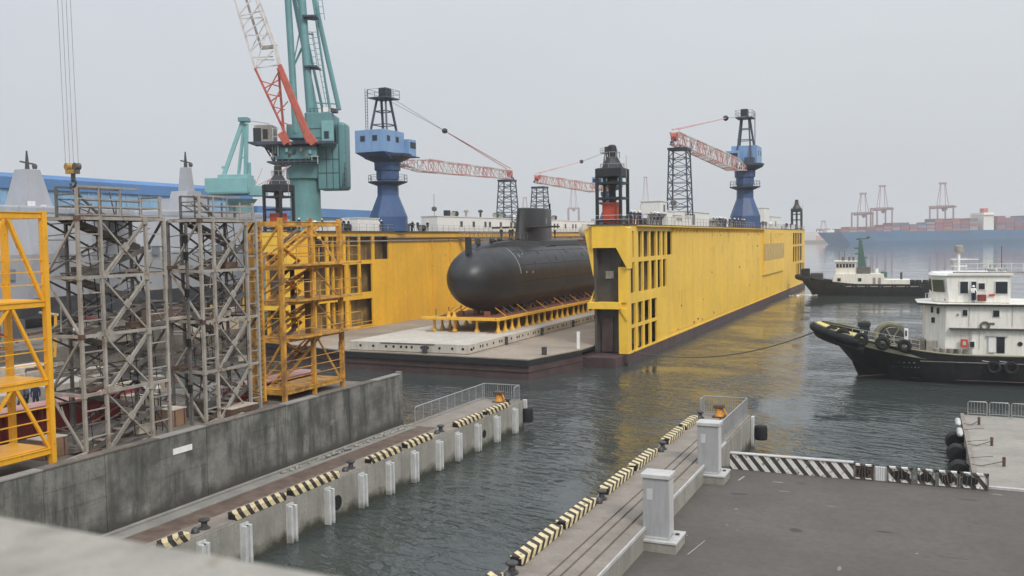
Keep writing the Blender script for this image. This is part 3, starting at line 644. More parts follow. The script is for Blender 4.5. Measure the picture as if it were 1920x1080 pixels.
def cage_tower(name, label, x, ya, posts, xd, mat, levels, z0, z1, deckmat, side_posts=True, grimy='tower_worn', stair=True):
    """yellow access tower: posts, deck rings with toe plates, thin guard rails, knee braces"""
    ys = [ya] + posts
    t_ = thing(name, label, 'scaffold tower', (x - xd / 2, (ya + posts[-1]) / 2, z0))
    for k, y in enumerate(ys):
        MB().beam((x, y, z0), (x, y, z1 + .1), .26 if k in (0, len(ys) - 1) else .20, .22).build('post', mat, t_)
        MB().beam((x - .02 - .14, y + .02, z0), (x - .02 - .14, y + .02, z1), .05, .2).build('post_web', grimy, t_)
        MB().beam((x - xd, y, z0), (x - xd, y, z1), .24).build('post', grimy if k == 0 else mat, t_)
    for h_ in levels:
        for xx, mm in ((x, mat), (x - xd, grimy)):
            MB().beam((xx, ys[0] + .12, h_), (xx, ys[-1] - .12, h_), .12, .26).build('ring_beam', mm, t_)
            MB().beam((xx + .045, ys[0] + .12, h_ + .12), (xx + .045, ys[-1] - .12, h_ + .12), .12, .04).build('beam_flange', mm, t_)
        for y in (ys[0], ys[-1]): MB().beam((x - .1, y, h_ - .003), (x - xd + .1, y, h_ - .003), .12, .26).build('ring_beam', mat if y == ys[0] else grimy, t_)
        if h_ < z1 - .3: B(x - xd + .15, x - .08, ys[0] + .1, ys[-1] - .1, h_ + .14, h_ + .18).build('deck_plate', deckmat, t_)
    lv = sorted(levels)
    for a, b_ in zip(lv, lv[1:]):
        n = 4 if b_ - a > 2.4 else 2
        for k in range(1, n):
            zz = a + .3 + (min(b_ - a, 2.2)) * k / n
            for xx in (x, x - xd): MB().beam((xx, ys[0], zz), (xx, ys[-1], zz), .045).build('guard_rail', mat, t_)
            MB().beam((x, ys[0], zz), (x - xd, ys[0], zz), .045).build('guard_rail', grimy, t_)
        MB().beam((x - .15, ys[0] + .02, b_ - .15), (x - xd + .2, ys[0] + .02, a + .2), .11).build('brace', mat, t_)
        MB().beam((x - xd, ys[0] + .1, a + .2), (x - xd, ys[-1] - .1, b_ - .2), .10).build('brace', grimy, t_)
        MB().beam((x - .3, ys[-1], a + .2), (x - xd + .2, ys[-1], b_ - .2), .10).build('brace', grimy, t_)
        if stair:
            fl = MB()
            p, q = ys[0] + .5, ys[-1] - .5
            for dx in (-.3, .3): fl.beam((x - xd * .55 + dx, p, a + .15), (x - xd * .55 + dx, q, b_ + .1), .06, .2)
            fo = fl.build('stair_flight', grimy, t_); tm = B(-.28, .28, -.12, .12, -.02, .02).mesh('tread', [M[grimy]])
            n = max(3, int((b_ - a) / .3))
            for k in range(1, n):
                o_ = bpy.data.objects.new('tread', tm); col.objects.link(o_); o_.parent = fo; o_.location = (x - xd * .55, p + (q - p) * k / n, a + (b_ - a) * k / n + .15)
    return t_
ct = cage_tower('access_tower', 'bright yellow steel access tower cut by the photo edge', -35.1, 22.0, [25.2, 28.25], 2.5, 'tower_yellow', [6.05, 9.1, 12.55, 16.4], 5.2, 16.5, 'tower_yellow', stair=False)
for (za, zb) in ((6.2, 9.0), (9.2, 12.4), (12.7, 16.2)):
    MB().beam((-35.12, 26.6, zb), (-35.12, 28.1, za), .13).build('brace', 'tower_yellow', ct)
    MB().beam((-35.12, 26.4, zb), (-35.12, 25.3, zb - 1.4), .11).build('brace', 'tower_yellow', ct)
ct = cage_tower('access_tower', 'worn yellow steel access tower at the end of the tower row', -36.0, 45.6, [48.65, 51.8], 2.4, 'tower_worn', [5.75, 9.0, 11.3, 13.5, 16.25], 4.9, 16.5, 'tower_worn')
for z in (9.0, 11.3, 13.5):
    B(-35.9, -35.2, 46.0, 53.2, z + .1, z + .2).build('outrigger_deck', 'tower_worn', ct)
    for y in (46.1, 48.4, 50.7, 53.1): MB().beam((-35.22, y, z + .2), (-35.22, y, z + 1.3), .06).build('rail_post', 'tower_worn', ct)
    for dz in (.7, 1.3): MB().beam((-35.22, 46.1, z + dz), (-35.22, 53.1, z + dz), .05).build('guard_rail', 'tower_worn', ct)
# grimy stair core inside the worn tower
for k in range(9):
    z = 7.4 + k; MB().beam((-36.9, 46.6 + (k % 2) * 1.9, z - .5), (-36.9, 48.5 - (k % 2) * 1.9, z + .5), .32, .07).build('stair_slab', 'tower_worn' if k % 2 else 'rust', ct)
MB().beam((-36.3, 48.6, 9), (-36.3, 48.6, 13.2), .34).build('core_column', 'rust', ct)
# brown back leg pair standing at its near side
lt = thing('ladder_mast', 'rusty brown ladder mast between the slim grey tower and worn yellow tower', 'ladder', (-37.2, 44.6, 5.2))
for (x, y) in ((-37.0, 44.25), (-37.0, 44.9), (-37.6, 44.25)): MB().beam((x, y, 5.2), (x, y, 16.4), .2, .16).build('stile', 'tower_worn' if x > -37.3 else 'rust', lt)
for k in range(36): MB().beam((-37.0, 44.3, 5.5 + .3 * k), (-37.0, 44.85, 5.5 + .3 * k), .05).build('rung', 'rust', lt)
tm = thing('guy_mast', 'thin dark mast with couplers at the near side of the slim grey tower', 'mast', (-36.3, 38.0, 5.2))
MB().beam((-36.3, 38.0, 5.2), (-36.3, 38.0, 16.2), .13).build('mast_tube', 'tower_dark', tm)
for z in (7, 9.5, 12.2, 14.2, 15.1): MB().beam((-36.22, 37.86, z), (-36.22, 37.86, z + .45), .18).build('coupler', 'hole', tm)

# clutter on the yard
g_ = thing('steel_girder', 'long red primed steel girder lying behind the yellow access tower', 'girder', (-42, 31, 5.2))
B(-42.6, -42.0, 22, 38.4, 5.2, 6.7).build('web_side', 'red_steel', g_); B(-43.0, -41.6, 22, 38.4, 6.7, 6.82).build('top_flange', 'red_top', g_)
for k in range(8): B(-42.0, -41.7, 23 + k * 2, 23.1 + k * 2, 5.2, 6.7).build('stiffener', 'red_steel', g_)
g_ = thing('steel_girder', 'shorter red primed steel girder behind the worn yellow tower', 'girder', (-39.5, 49, 5.2))
B(-40.2, -38.9, 44.6, 52.8, 5.2, 6.0).build('web_side', 'red_steel', g_); B(-40.4, -38.7, 44.5, 53, 6.0, 6.1).build('top_flange', 'red_top', g_)
def crate(x, y, sx, sy, h_, mt, label, z=5.2):
    t_ = thing('crate', label, 'crate', (x, y, z)); B(x, x + sx, y, y + sy, z, z + h_).build('crate_box', mt, t_, bevel=.03)
    for q in (0, 1): MB().beam((x + sx + .01, y + .15 + (sy - .3) * q, z), (x + sx + .01, y + .15 + (sy - .3) * q, z + h_), .06).build('batten', 'rust', t_)
    B(x - .03, x + sx + .03, y - .03, y + sy + .03, z + h_, z + h_ + .05).build('lid', 'tarp', t_)
crate(-37.9, 29.2, 1.0, 1.3, .9, 'cardboard', 'tan crate with pale lid at the foot of the bright yellow tower')
crate(-38.5, 37.2, 1.6, 1.0, .9, 'cardboard', 'low tan crate between the two grey towers')
crate(-41.5, 38.0, 1.6, 1.3, 1.3, 'tarp', 'pale covered crate behind the gap between the two grey towers')
crate(-36.5, 40.2, 1.0, 2.2, .5, 'rust', 'rusty bin at the foot of the slim grey tower')
crate(-44.5, 26.0, 2.0, 2.0, 2.6, 'tarp', 'pale covered load behind the bright yellow tower')
crate(-45.0, 20.5, 2.0, 3.0, 2.0, 'crane_green', 'green tool box behind the bright yellow tower')
random.seed(5)
for i in range(26):
    x = random.uniform(-40.5, -34.6); y = random.uniform(24, 49); L_ = random.uniform(1.2, 3.2)
    a = random.uniform(-.12, .5) + PI / 2
    o_ = MB().beam((x, y, 5.27), (x + math.cos(a) * L_, y + math.sin(a) * L_, 5.27 + random.uniform(0, .12)), random.uniform(.08, .22), random.uniform(.08, .18)).build('timber_baulk', random.choice(('rust', 'tower_dark', 'tower_grey', 'timber', 'tarp')))
    tag(o_, 'scrap beam lying on the littered yard ground behind the concrete wall', 'scrap beam', 'scrap beams on the yard ground')
tag(MB().tube([(-35.0, 30.0, 5.35), (-35.0, 37.5, 5.4)], .11, 8).build('steel_pipe', 'rust', None, True), 'rusty pipe lying along the wall top at the foot of the tall grey tower', 'pipe')
tg = thing('equipment_rack', 'low grey machine with curled hoses at the foot of the slim grey tower', 'machine', (-38, 41, 5.2))
B(-38.4, -37.2, 40.2, 41.6, 5.2, 6.1).build('machine_box', 'tower_dark', tg, bevel=.05)
for k in range(6): MB().torus((-37.1, 40.1 + k * .33, 6.3 + (k % 3) * .35), .16, .035, 'x', 12, 5).build('hose_coil', 'steel', tg, True)
# pale pontoon and low stuff further back on the working quay
random.seed(21)
b2c = thing('slipway_staging', 'dark brown staging and hull blocks spread on the quay below the grey warships', 'staging', (-100, 70, 3))
for i in range(150):
    x = random.uniform(-116, -86); y = random.uniform(20, 150); z0 = 3.0
    if -86 < x: continue
    k = i % 4
    if k == 0: B(x, x + random.uniform(1, 3), y, y + random.uniform(2, 7), z0, z0 + random.uniform(.6, 2.6)).build('hull_block', random.choice(('rust', 'tower_dark', 'tarp', 'red_steel', 'navy_dark', 'tower_grey')), b2c)
    elif k == 1: MB().beam((x, y, z0 + 1.5), (x, y + random.uniform(4, 12), z0 + 1.5 + random.uniform(-1, 1)), .35).build('staging_beam', random.choice(('rust', 'tower_dark', 'tower_grey')), b2c)
    elif k == 2: MB().beam((x, y, z0), (x + random.uniform(-.5, .5), y, z0 + random.uniform(2, 5)), .22).build('staging_post', random.choice(('tower_dark', 'cradle', 'tower_grey')), b2c)
    else: MB().beam((x - 3, y, z0 + random.uniform(.3, 3)), (x + 3, y + random.uniform(-3, 3), z0 + random.uniform(.3, 3)), .25).build('staging_beam', random.choice(('rust', 'boom_white', 'tower_dark', 'red_steel')), b2c)
bg = thing('work_barge', 'low dark work barge lying between the yard and the far quay behind the towers', 'barge', (-53, 30, 0))
B(-57.5, -48.5, 4, 44, -1, 1.6).build('barge_hull', 'navy_dark', bg, bevel=.1); B(-57.2, -48.8, 5, 43, 1.6, 1.72).build('barge_deck', 'yard', bg)
for i in range(34):
    x = random.uniform(-57, -49.5); y = random.uniform(6, 42)
    if i % 2: B(x, x + random.uniform(.5, 1.8), y, y + random.uniform(.6, 2.5), 1.72, 1.72 + random.uniform(.4, 1.8)).build('deck_load', random.choice(('rust', 'tower_dark', 'tarp', 'white', 'red_steel', 'cardboard')), bg)
    else: MB().beam((x, y, 1.9), (x + random.uniform(-.6, .6), y + random.uniform(2, 6), 2.1), .22).build('deck_pipe', random.choice(('rust', 'tower_grey', 'tower_dark')), bg)
bm_ = thing('slipway_cradle', 'cluttered brown steel staging beyond the towers at quay level', 'staging', (-66, 40, 2.2))
for i in range(130):
    x = random.uniform(-84, -59); y = random.uniform(12, 60); L_ = random.uniform(2, 9); hh = random.uniform(.2, 1.6)
    MB().beam((x, y, 2.3 + hh), (x + random.uniform(-1, 1), y + L_, 2.3 + hh), random.uniform(.12, .5), random.uniform(.15, .5)).build('staging_beam', random.choice(('rust', 'tower_dark', 'tower_grey', 'tarp', 'red_steel', 'deck_tan')), bm_)
    if i % 2: MB().beam((x, y, 2.2), (x, y, 2.3 + hh), .15).build('staging_post', random.choice(('rust', 'tower_dark')), bm_)
for i in range(14):
    x = random.uniform(-82, -60); y = random.uniform(14, 60); s_ = random.uniform(1.2, 3)
    o_ = B(x, x + s_, y, y + s_ * 1.6, 2.2, 2.2 + random.uniform(.8, 2.2)).build('storage_box', random.choice(('tarp', 'deck_tan', 'tower_grey', 'cardboard', 'tower_dark')), None, bevel=.05)
    tag(o_, 'steel storage box among the staging seen through the grey towers', 'storage box', 'storage boxes among the staging')

# ------------------------------------------------------------------ floating dock
dock = thing('floating_dock', 'huge yellow floating dock with two high side walls, open towards the viewer', 'floating dock', (-55, 180, 0))
Y0R, Y1, Y0L = 104.2, 281.6, 98.0
# pontoon with its slanted front edge, rubber band and plating seams
front = [(-80.2, 96.5), (-63, 91.2), (-38.6, 89.9), (-36.2, 100.2)]
outl = [(-80.2, 282), *front, (-36.2, 282)]
MB().prism(outl, 'z', -4, 1.75).build('pontoon_hull', 'antifoul', dock)
def off(pts, d_): return [(p[0], p[1] - d_) for p in pts]
MB().prism([(-80.2, 282), *off(front, .25), (-36.2, 282)], 'z', 1.45, 2.08).build('rubbing_band', 'boot_black', dock)
MB().prism([(-80.2, 282), *front, (-36.2, 282)], 'z', 2.085, 2.2).build('dock_deck', 'deck_tan', dock)
for a, b_ in zip(front, front[1:]):
    MB().beam((a[0], a[1] - .06, .75), (b_[0], b_[1] - .06, .75), .06, .06).build('hull_seam', 'boot_black', dock)
for x, y in ((-38.4, 93.9), (-52, 91.1), (-64, 91.9)):
    MB().beam((x, y, 2.2), (x, y, 3.1), .45).build('deck_bitt', 'bollard', dock)
B(-36.9, -36.6, 100.3, 100.6, 2.2, 4.2).build('draft_post', 'white', dock)

def wall_face(t_, x, dirx, y0, y1, rows, ztop, zbot, mt, th=.25, namep='side_plating'):
    """outer plating made round real openings: rows = (z0, z1, [(ya, yb), ...])"""
    xa, xb = (x - th, x) if dirx > 0 else (x, x + th)
    rows = sorted(rows); z = zbot
    yend = max(o[1] for r in rows for o in r[2]) + .5
    for (z0, z1_, ops) in rows:
        if z0 > z + .01: B(xa, xb, y0, yend, z, z0).build('cross_girder', mt, t_)
        yy = y0
        for (a, b_) in ops:
            B(xa, xb, yy, a, z0, z1_).build('mullion', mt, t_); yy = b_
        B(xa, xb, yy, yend, z0, z1_).build('mullion' if yend - yy < 3 else namep, mt, t_)
        z = z1_
    B(xa, xb, y0, yend, z, ztop).build('cross_girder', mt, t_)
    # solid plating in strakes with shallow weld seams
    B(xa, xb, yend, y1, zbot, ztop).build(namep, mt, t_)
    for k in range(int((y1 - yend) / 12)):
        ys_ = yend + 12 * (k + 1)
        B(x - .015 if dirx > 0 else x - .02, x + .02 if dirx > 0 else x + .015, ys_, ys_ + .05, zbot + .2, ztop - .2).build('weld_seam', mt, t_)
def Yx(px, x=-32.0): return un(px, 480, x=x).y
row3 = [(Yx(a), Yx(b_)) for a, b_ in ((1182, 1189), (1197, 1204), (1207, 1217), (1220, 1230), (1233, 1239), (1242.5, 1248), (1251, 1260.5))]
row2 = [(Yx(a), Yx(b_)) for a, b_ in ((1182, 1190), (1197, 1205), (1207, 1217.5), (1221, 1230), (1233, 1240), (1243, 1249.5))]
row1 = [(Yx(a), Yx(b_)) for a, b_ in ((1183, 1191), (1195, 1205), (1208, 1218), (1221, 1231))]

wall_face(dock, -32.0, 1, 105.6, 255.4, [(1.4, 4.15, row1), (4.55, 7.15, row1), (8.4, 12.1, row2), (12.65, 15.85, row3)], 16.55, 1.22, 'dock_yellow')
wall_face(dock, -32.0, 1, 275.8, Y1, [(3.2, 7.0, [(276.2, 280.6)])], 16.55, 1.22, 'dock_yellow')
for a, b_ in ((1.22, 3.2), (7.2, 7.9), (12.0, 12.6), (15.7, 16.55)): B(-32.25, -32.0, 255.4, 275.8, a, b_).build('cross_girder', 'dock_yellow', dock)
for y in (259.5, 264.5, 269.5): B(-32.25, -32.0, y, y + .6, 3.2, 15.7).build('mullion', 'dock_yellow', dock)
B(-32.25, -32.0, 255.4, 262.0, 3.2, 7.2).build('side_plating', 'dock_yellow', dock)
# wing wall core, inner face, top deck
B(-36.1, -35.8, 106.2, Y1, 2.2, 16.5).build('inner_plating', 'dock_yellow_left', dock)
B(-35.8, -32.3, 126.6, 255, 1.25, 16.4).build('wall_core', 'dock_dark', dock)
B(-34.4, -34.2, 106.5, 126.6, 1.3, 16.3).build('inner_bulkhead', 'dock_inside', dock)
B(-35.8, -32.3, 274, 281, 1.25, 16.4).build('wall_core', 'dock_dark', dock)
for z in (4.3, 7.8, 12.3): B(-34.2, -32.3, 105.8, 126.6, z, z + .1).build('inner_flat', 'dock_dark', dock)
for y in (112.9, 121.5): MB().beam((-33.3, y, 1.3), (-33.3, y, 16.2), .35, .3).build('inner_stanchion', 'dock_yellow', dock)
for (y, z0) in ((111.0, 1.4), (111.4, 8.4), (111.4, 12.5), (107.3, 1.4), (114.2, 8.4)):
    ld = MB()
    for dx in (-.35, .35): ld.beam((-32.9 + dx * .1, y + dx, z0), (-32.9 + dx * .1, y + dx, z0 + 3.2), .07)
    lo_ = ld.build('inner_ladder', 'tower_grey', dock)
    for k in range(9):
        q = MB().beam((-32.9, y - .33, z0 + .2 + .34 * k), (-32.9, y + .33, z0 + .2 + .34 * k), .06).build('rung', 'tower_grey', lo_)
B(-32.3, -31.86, 104.2, Y1, -3, 1.22).build('lower_hull', 'antifoul', dock)
B(-36.2, -32.3, 100.6, Y1, -3, 1.22).build('lower_hull', 'antifoul', dock)
B(-36.2, -31.9, 103.9, 104.2, .2, 1.2).build('front_sill', 'antifoul', dock)
B(-31.98, -31.86, 104.4, 281, 1.24, 1.40).build('rubbing_strake', 'dock_yellow', dock)
MB().beam((-31.96, 124, 1.9), (-31.96, 280, 1.9), .05, .08).build('hand_strip', 'dock_yellow', dock)
# top edge walkway with knee brackets
B(-32.6, -31.35, 108.5, 204, 16.42, 16.56).build('walkway_plate', 'dock_yellow', dock)
B(-36.6, -31.9, 103.6, Y1, 16.56, 16.70).build('top_deck', 'dock_dark', dock)
kn = MB().prism([(0, 0), (.62, 0), (0, -.8)], 'y', -.04, .04).mesh('knee_bracket', [M['dock_yellow']])
for k in range(36): inst('knee_bracket', kn, dock, (-32.0, 126 + k * 2.15, 16.4))
B(-32.0, -31.55, 204, 236, 6.5, 16.45).build('side_box', 'dock_yellow', dock)
B(-31.99, -31.53, 236.0, 236.3, 8.0, 16.4).build('weld_seam', 'dock_yellow', dock)
B(-31.56, -31.52, 203.9, 234.5, 9.6, 13.3).build('painted_patch', 'ghost_patch', dock)
for (y, h_, wdt) in ((213.0, 2.5, .7), (217.5, 2.3, .45), (220.2, 1.2, 1.6), (223.6, 2.2, .45), (225.6, 1.0, 1.5), (229.0, 2.4, .5), (231.5, .5, 1.6)):
    B(-31.55, -31.52, y, y + wdt, 15.7 - h_, 15.7).build('worn_letter_stroke', 'cradle' if y > 214 else 'timber', dock)
# front end of the right wall: cap block, dark recess, arm and struts
cap = MB().prism([(-36.1, 13.9), (-33.1, 13.9), (-31.75, 11.4), (-31.75, 16.2), (-32.2, 16.58), (-36.1, 16.58)], 'y', 103.7, 105.8).build('front_cap', 'dock_yellow', dock)
MB().prism([(-37.2, 16.0), (-36.1, 16.58), (-36.1, 10.5)], 'y', 104.1, 109).build('inner_gusset', 'dock_yellow', dock)
B(-33.0, -31.9, 104.2, 105.6, 1.3, 11.6).build('corner_post', 'dock_yellow', dock)
B(-36.0, -33.0, 105.4, 105.8, 1.3, 13.9).build('recess_wall', 'dock_dark', dock)
B(-36.05, -35.75, 104.3, 106, 1.3, 13.9).build('recess_side', 'dock_dark', dock)
B(-34.9, -33.9, 105.2, 105.4, 10.2, 11.1).build('recess_hatch', 'tower_grey', dock)
B(-35.4, -34.0, 105.1, 105.42, 1.4, 5.6).build('recess_door', 'antifoul', dock)
B(-36.7, -32.6, 103.6, 105.2, 6.62, 7.42).build('front_arm', 'dock_yellow', dock, bevel=.03)
MB().prism([(-32.9, 7.4), (-31.95, 7.4), (-31.95, 8.8)], 'y', 104.0, 104.5).build('arm_knee', 'dock_yellow', dock)
MB().prism([(-32.9, 6.65), (-31.95, 6.65), (-31.95, 5.3)], 'y', 104.0, 104.5).build('arm_knee', 'dock_yellow', dock)
MB().beam((-36.6, 104.3, 7.4), (-35.95, 104.9, 9.4), .12).build('arm_strut', 'dock_yellow', dock)
MB().prism([(-32.95, 1.3), (-32.0, 1.3), (-32.0, 2.6)], 'y', 104.0, 104.3).build('arm_knee', 'dock_yellow', dock)

# left wing wall
xi = -76.2
wall_face(dock, xi, 1, Y0L + .2, Y1, [(2.6, 6.6, [(103.0, 106.4), (107.0, 111.0), (111.8, 118.0)]), (7.6, 11.8, [(103.0, 106.4), (107.0, 111.0), (111.8, 114.4), (115.0, 118.0)]), (12.4, 16.0, [(103.0, 106.4), (107.0, 110.6), (111.2, 114.6), (115.0, 118.2), (118.8, 122.8)])], 16.55, 2.2, 'dock_yellow_left')
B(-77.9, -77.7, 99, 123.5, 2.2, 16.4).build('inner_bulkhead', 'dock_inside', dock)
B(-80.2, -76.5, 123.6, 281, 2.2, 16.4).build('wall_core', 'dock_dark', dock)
B(-80.3, -80.1, 98.4, 281, -2, 16.5).build('outer_plating', 'dock_yellow_left', dock)
for z in (7.0, 12.0): B(-77.7, -76.45, 99, 123.6, z, z + .1).build('inner_flat', 'dock_dark', dock)
for y in (104.6, 109, 113): MB().beam((-77, y, 2.2), (-77, y, 16.2), .3).build('inner_stanchion', 'dock_yellow_left', dock)
B(-80.4, -75.9, Y0L - .3, Y1, 16.56, 16.70).build('top_deck', 'dock_dark', dock)
B(-76.2, -75.75, 122, Y1, 15.55, 15.68).build('pipe_shelf', 'dock_dark', dock)
MB().tube([(-75.95, 104, 15.2), (-75.95, 281, 15.2)], .09, 6).build('service_pipe', 'tower_grey', dock, True)
MB().tube([(-75.7, 104, 15.9), (-75.7, 281, 15.9)], .05, 6).build('service_pipe', 'tower_grey', dock, True)
for y in (136.5, 143.0, 168): MB().beam((-76.1, y, 2.3), (-76.1, y, 15.4), .22, .16).build('vertical_pipe', 'cradle', dock)
MB().prism([(-80.2, 13.9), (-78.6, 13.9), (-76.1, 11.8), (-76.1, 16.5), (-80.2, 16.5)], 'y', Y0L - .4, Y0L + 1.8).build('front_cap', 'dock_yellow', dock)
MB().prism([(-80.2, 13.9), (-80.2, 16.5), (-81.6, 16.5), (-81.6, 15.0)], 'y', Y0L - .3, Y0L + 1.6).build('front_cap', 'dock_yellow', dock)
B(-81.8, -76.3, Y0L - .6, Y0L + .9, 6.2, 7.5).build('front_arm', 'dock_yellow', dock, bevel=.03)
B(-77.4, -76.2, Y0L, Y0L + 1.2, 2.2, 11.9).build('corner_post', 'dock_yellow', dock)
B(-80.2, -77.4, Y0L + 1, Y0L + 1.3, 2.2, 13.9).build('recess_wall', 'dock_dark', dock)
for dz in (.5, 1.0):
    MB().beam((-76.0, 110, 2.2 + dz), (-76.0, 118, 2.2 + dz), .06).build('hand_strip', 'dock_yellow_left', dock)
# thin rails along both wall tops
rp = MB().beam((0, 0, 0), (0, 0, 1.05), .05).mesh('rail_stanchion', [M['tower_grey']])
for x, ya in ((-31.6, 104), (-76.0, 98.5)):
    for k in range(88): inst('rail_stanchion', rp, dock, (x, ya + k * 2.0, 16.7))
    for dz in (.55, 1.05): MB().beam((x, ya, 16.7 + dz), (x, 281, 16.7 + dz), .035).build('top_rail', 'tower_grey', dock)
for dz in (.55, 1.05): MB().beam((-36.4, 103.8, 16.7 + dz), (-31.6, 103.8, 16.7 + dz), .035).build('top_rail', 'white', dock)

# plate joints, fittings and draught marks on the long outer face
for k in range(20): B(-32.0, -31.985, 128 + 6.2 * k, 128.03 + 6.2 * k, 1.5, 16.3).build('plate_joint', 'dock_yellow', dock)
for z in (4.4, 7.4, 10.4, 13.4):
    for (a, b_) in ((127, 203.9), (236.3, 255)): B(-32.0, -31.98, a, b_, z, z + .035).build('plate_joint', 'dock_yellow', dock)
random.seed(31)
for k in range(26):
    y = random.uniform(127, 252); z = random.choice((1.8, 2.2, 9.0, 15.2, 12.8, 5.0)); o_ = .45 if 204 < y < 236 and z > 6.5 else 0
    B(-32.0 + o_, -31.93 + o_, y, y + random.uniform(.2, .5), z, z + random.uniform(.15, .4)).build('wall_fitting', random.choice(('dock_inside', 'rust', 'dock_yellow')), dock)
st_ = pm('rust_run', (.42, .25, .07), .7, var=.3, vs_=1.5); M['rust_run'] = st_
for k in range(34):
    y = random.uniform(127, 250)
    if 203 < y < 237: continue
    z1_ = random.choice((16.3, 16.3, 13.4, 10.4, 7.4)); L_ = random.uniform(.8, 3.4); w_ = random.uniform(.05, .16)
    MB().add([(-31.975, y - w_, z1_), (-31.975, y + w_, z1_), (-31.975, y + w_ * .3, z1_ - L_), (-31.975, y - w_ * .2, z1_ - L_ * .9)], [(0, 1, 2, 3)]).build('rust_run', 'rust_run', dock)
# ------------------------------------------------------------------ transfer platform, cradle, submarine
plat = thing('transfer_platform', 'long off-white steel platform with round holes along its sides on the dock floor', 'platform', (-54.5, 150, 2.2))
PX0, PX1, PY0 = -62.6, -46.7, 91.6
B(PX0, PX1, PY0, 210, 2.25, 3.3).build('platform_deck', 'platform', plat, bevel=.04)
hl = MB().lathe([(.16, 0), (.16, .02)], (0, 0, 0), 10, 'y').mesh('side_hole', [M['hole']])
for k, px in enumerate((676, 700, 724, 738, 752, 762, 772, 790, 802, 824, 848, 868, 884)):
    inst('side_hole', hl, plat, (un(px, 652, y=PY0).x, PY0 - .02, 2.8))
B(PX0 + 4.4, PX0 + 11.6, PY0 - .05, PY0 + .01, 3.12, 3.26).build('front_strip', 'tower_dark', plat)
hl2 = MB().lathe([(.17, 0), (.17, .02)], (0, 0, 0), 10, 'x').mesh('side_hole', [M['hole']])
y = 93.0; k = 0
while y < 160:
    for dy in ((0,), (0, .62), (0,))[k % 3]: inst('side_hole', hl2, plat, (PX1, y + dy, 2.8))
    y += 1.75; k += 1
for y in (101.5, 113, 125, 137, 149): B(PX1, PX1 + .3, y, y + .3, 2.2, 3.2).build('side_lug', 'bollard', plat)
for y in [PY0 + 6 * i for i in range(1, 12)]: B(PX1 - .002, PX1 + .012, y, y + .04, 2.3, 3.28).build('side_seam', 'tower_grey', plat)

cr_ = thing('cradle', 'yellow steel cradle on flared legs carrying the submarine', 'cradle', (-53.8, 140, 3.3))
CX0, CX1, CY0 = -59.0, -48.6, 104.2
for x0, x1 in ((CX0, CX0 + .5), (CX1 - .5, CX1)): B(x0, x1, CY0, 178, 4.85, 5.2).build('side_beam', 'cradle', cr_, bevel=.03)
B(CX0 - .8, CX1 + .1, CY0 - .3, CY0 + .6, 4.85, 5.22).build('end_beam', 'cradle', cr_, bevel=.05)
B(CX0 + .5, CX1 - .5, CY0 + .6, 178, 5.02, 5.12).build('cradle_floor', 'timber', cr_)
leg = MB().lathe([(.42, 0), (.40, .10), (.22, .42), (.17, .8), (.17, 1.25), (.26, 1.55)], (0, 0, 0), 8).mesh('leg', [M['cradle']], True)
for x in (-58.4, -49.2):
    y = 105.0; k = 0
    while y < 176: inst('leg', leg, cr_, (x, y, 3.3)); y += 2.15 if k % 4 != 3 else 2.7; k += 1
for x in (-55.4, -52.2): inst('leg', leg, cr_, (x, 105.0, 3.3))
for x in (-58.5, -55.2, -49.6): B(x - .7, x + .5, 103.9, 104.5, 3.3, 3.36).build('foot_mat', 'timber', cr_)
for k in range(30):
    y = 107.5 + k * 2.3
    for s_ in (-1, 1):
        MB().beam((-53.8 + s_ * 4.6, y, 5.2), (-53.8 + s_ * 3.0, y + .1, 6.25), .08).build('shore', 'cradle' if k % 3 == 0 else 'tower_dark', cr_)
        if k % 2 == 0: B(-53.8 + s_ * 1.9 - .35, -53.8 + s_ * 1.9 + .35, y - .25, y + .25, 5.12, 5.75).build('keel_block', 'timber', cr_)
for x in (-56.2, -55.4): MB().lathe([(.35, 0), (.2, .4), (.2, .7)], (x, 104.9, 5.2), 8).build('keel_block', 'cradle', cr_, True)
for k in range(9): MB().lathe([(.07, 0), (.07, .9)], (CX0 + .3 + (k % 3) * .0, 106 + k * 3.6, 5.2), 6).build('guide_pin', 'tower_dark', cr_)

sub = thing('submarine', 'dark grey submarine standing on the yellow cradle inside the dock', 'submarine', (-53.8, 140, 5.4))
SX, SZ, SR = -53.8, 10.03, 4.57
rings = []; NS = 40
def srad(y):
    if y < 112.5: u = (112.5 - y) / 9.0; return SR * math.sqrt(max(0, 1 - u ** 2.1)) if u < 1 else .02
    if y < 150: return SR
    u = (y - 150) / 26; return SR * (1 - .86 * u ** 1.7)
ys_ = [103.5, 103.53, 103.62, 103.8, 104.1, 104.5, 105.1, 105.9, 106.9, 108.2, 109.8, 111.2, 112.5, 118, 126, 138, 150, 155, 160, 165, 170, 176]
for y in ys_:
    r_ = srad(y); rings.append([(SX + r_ * math.cos(2 * PI * k / NS), y, SZ + r_ * math.sin(2 * PI * k / NS)) for k in range(NS)])
MB().loft(rings, caps=True).build('pressure_hull', 'sub', sub, True)
# casing deck on top of the hull
cs = []
for y, wd, hh in ((107.6, .5, .02), (108.6, 1.3, .15), (110.5, 1.9, .32), (114, 2.1, .42), (122, 2.1, .45), (150, 2.1, .45), (166, 1.2, .2)):
    zt = SZ + srad(y) + hh; zb = SZ + math.sqrt(max(.01, srad(y) ** 2 - wd ** 2)) - .15
    cs.append([(SX - wd, y, zb), (SX - wd * .92, y, zt - .22), (SX - wd * .7, y, zt - .04), (SX, y, zt), (SX + wd * .7, y, zt - .04), (SX + wd * .92, y, zt - .22), (SX + wd, y, zb)])
MB().loft(cs, caps=True).build('casing_deck', 'sub', sub, True)
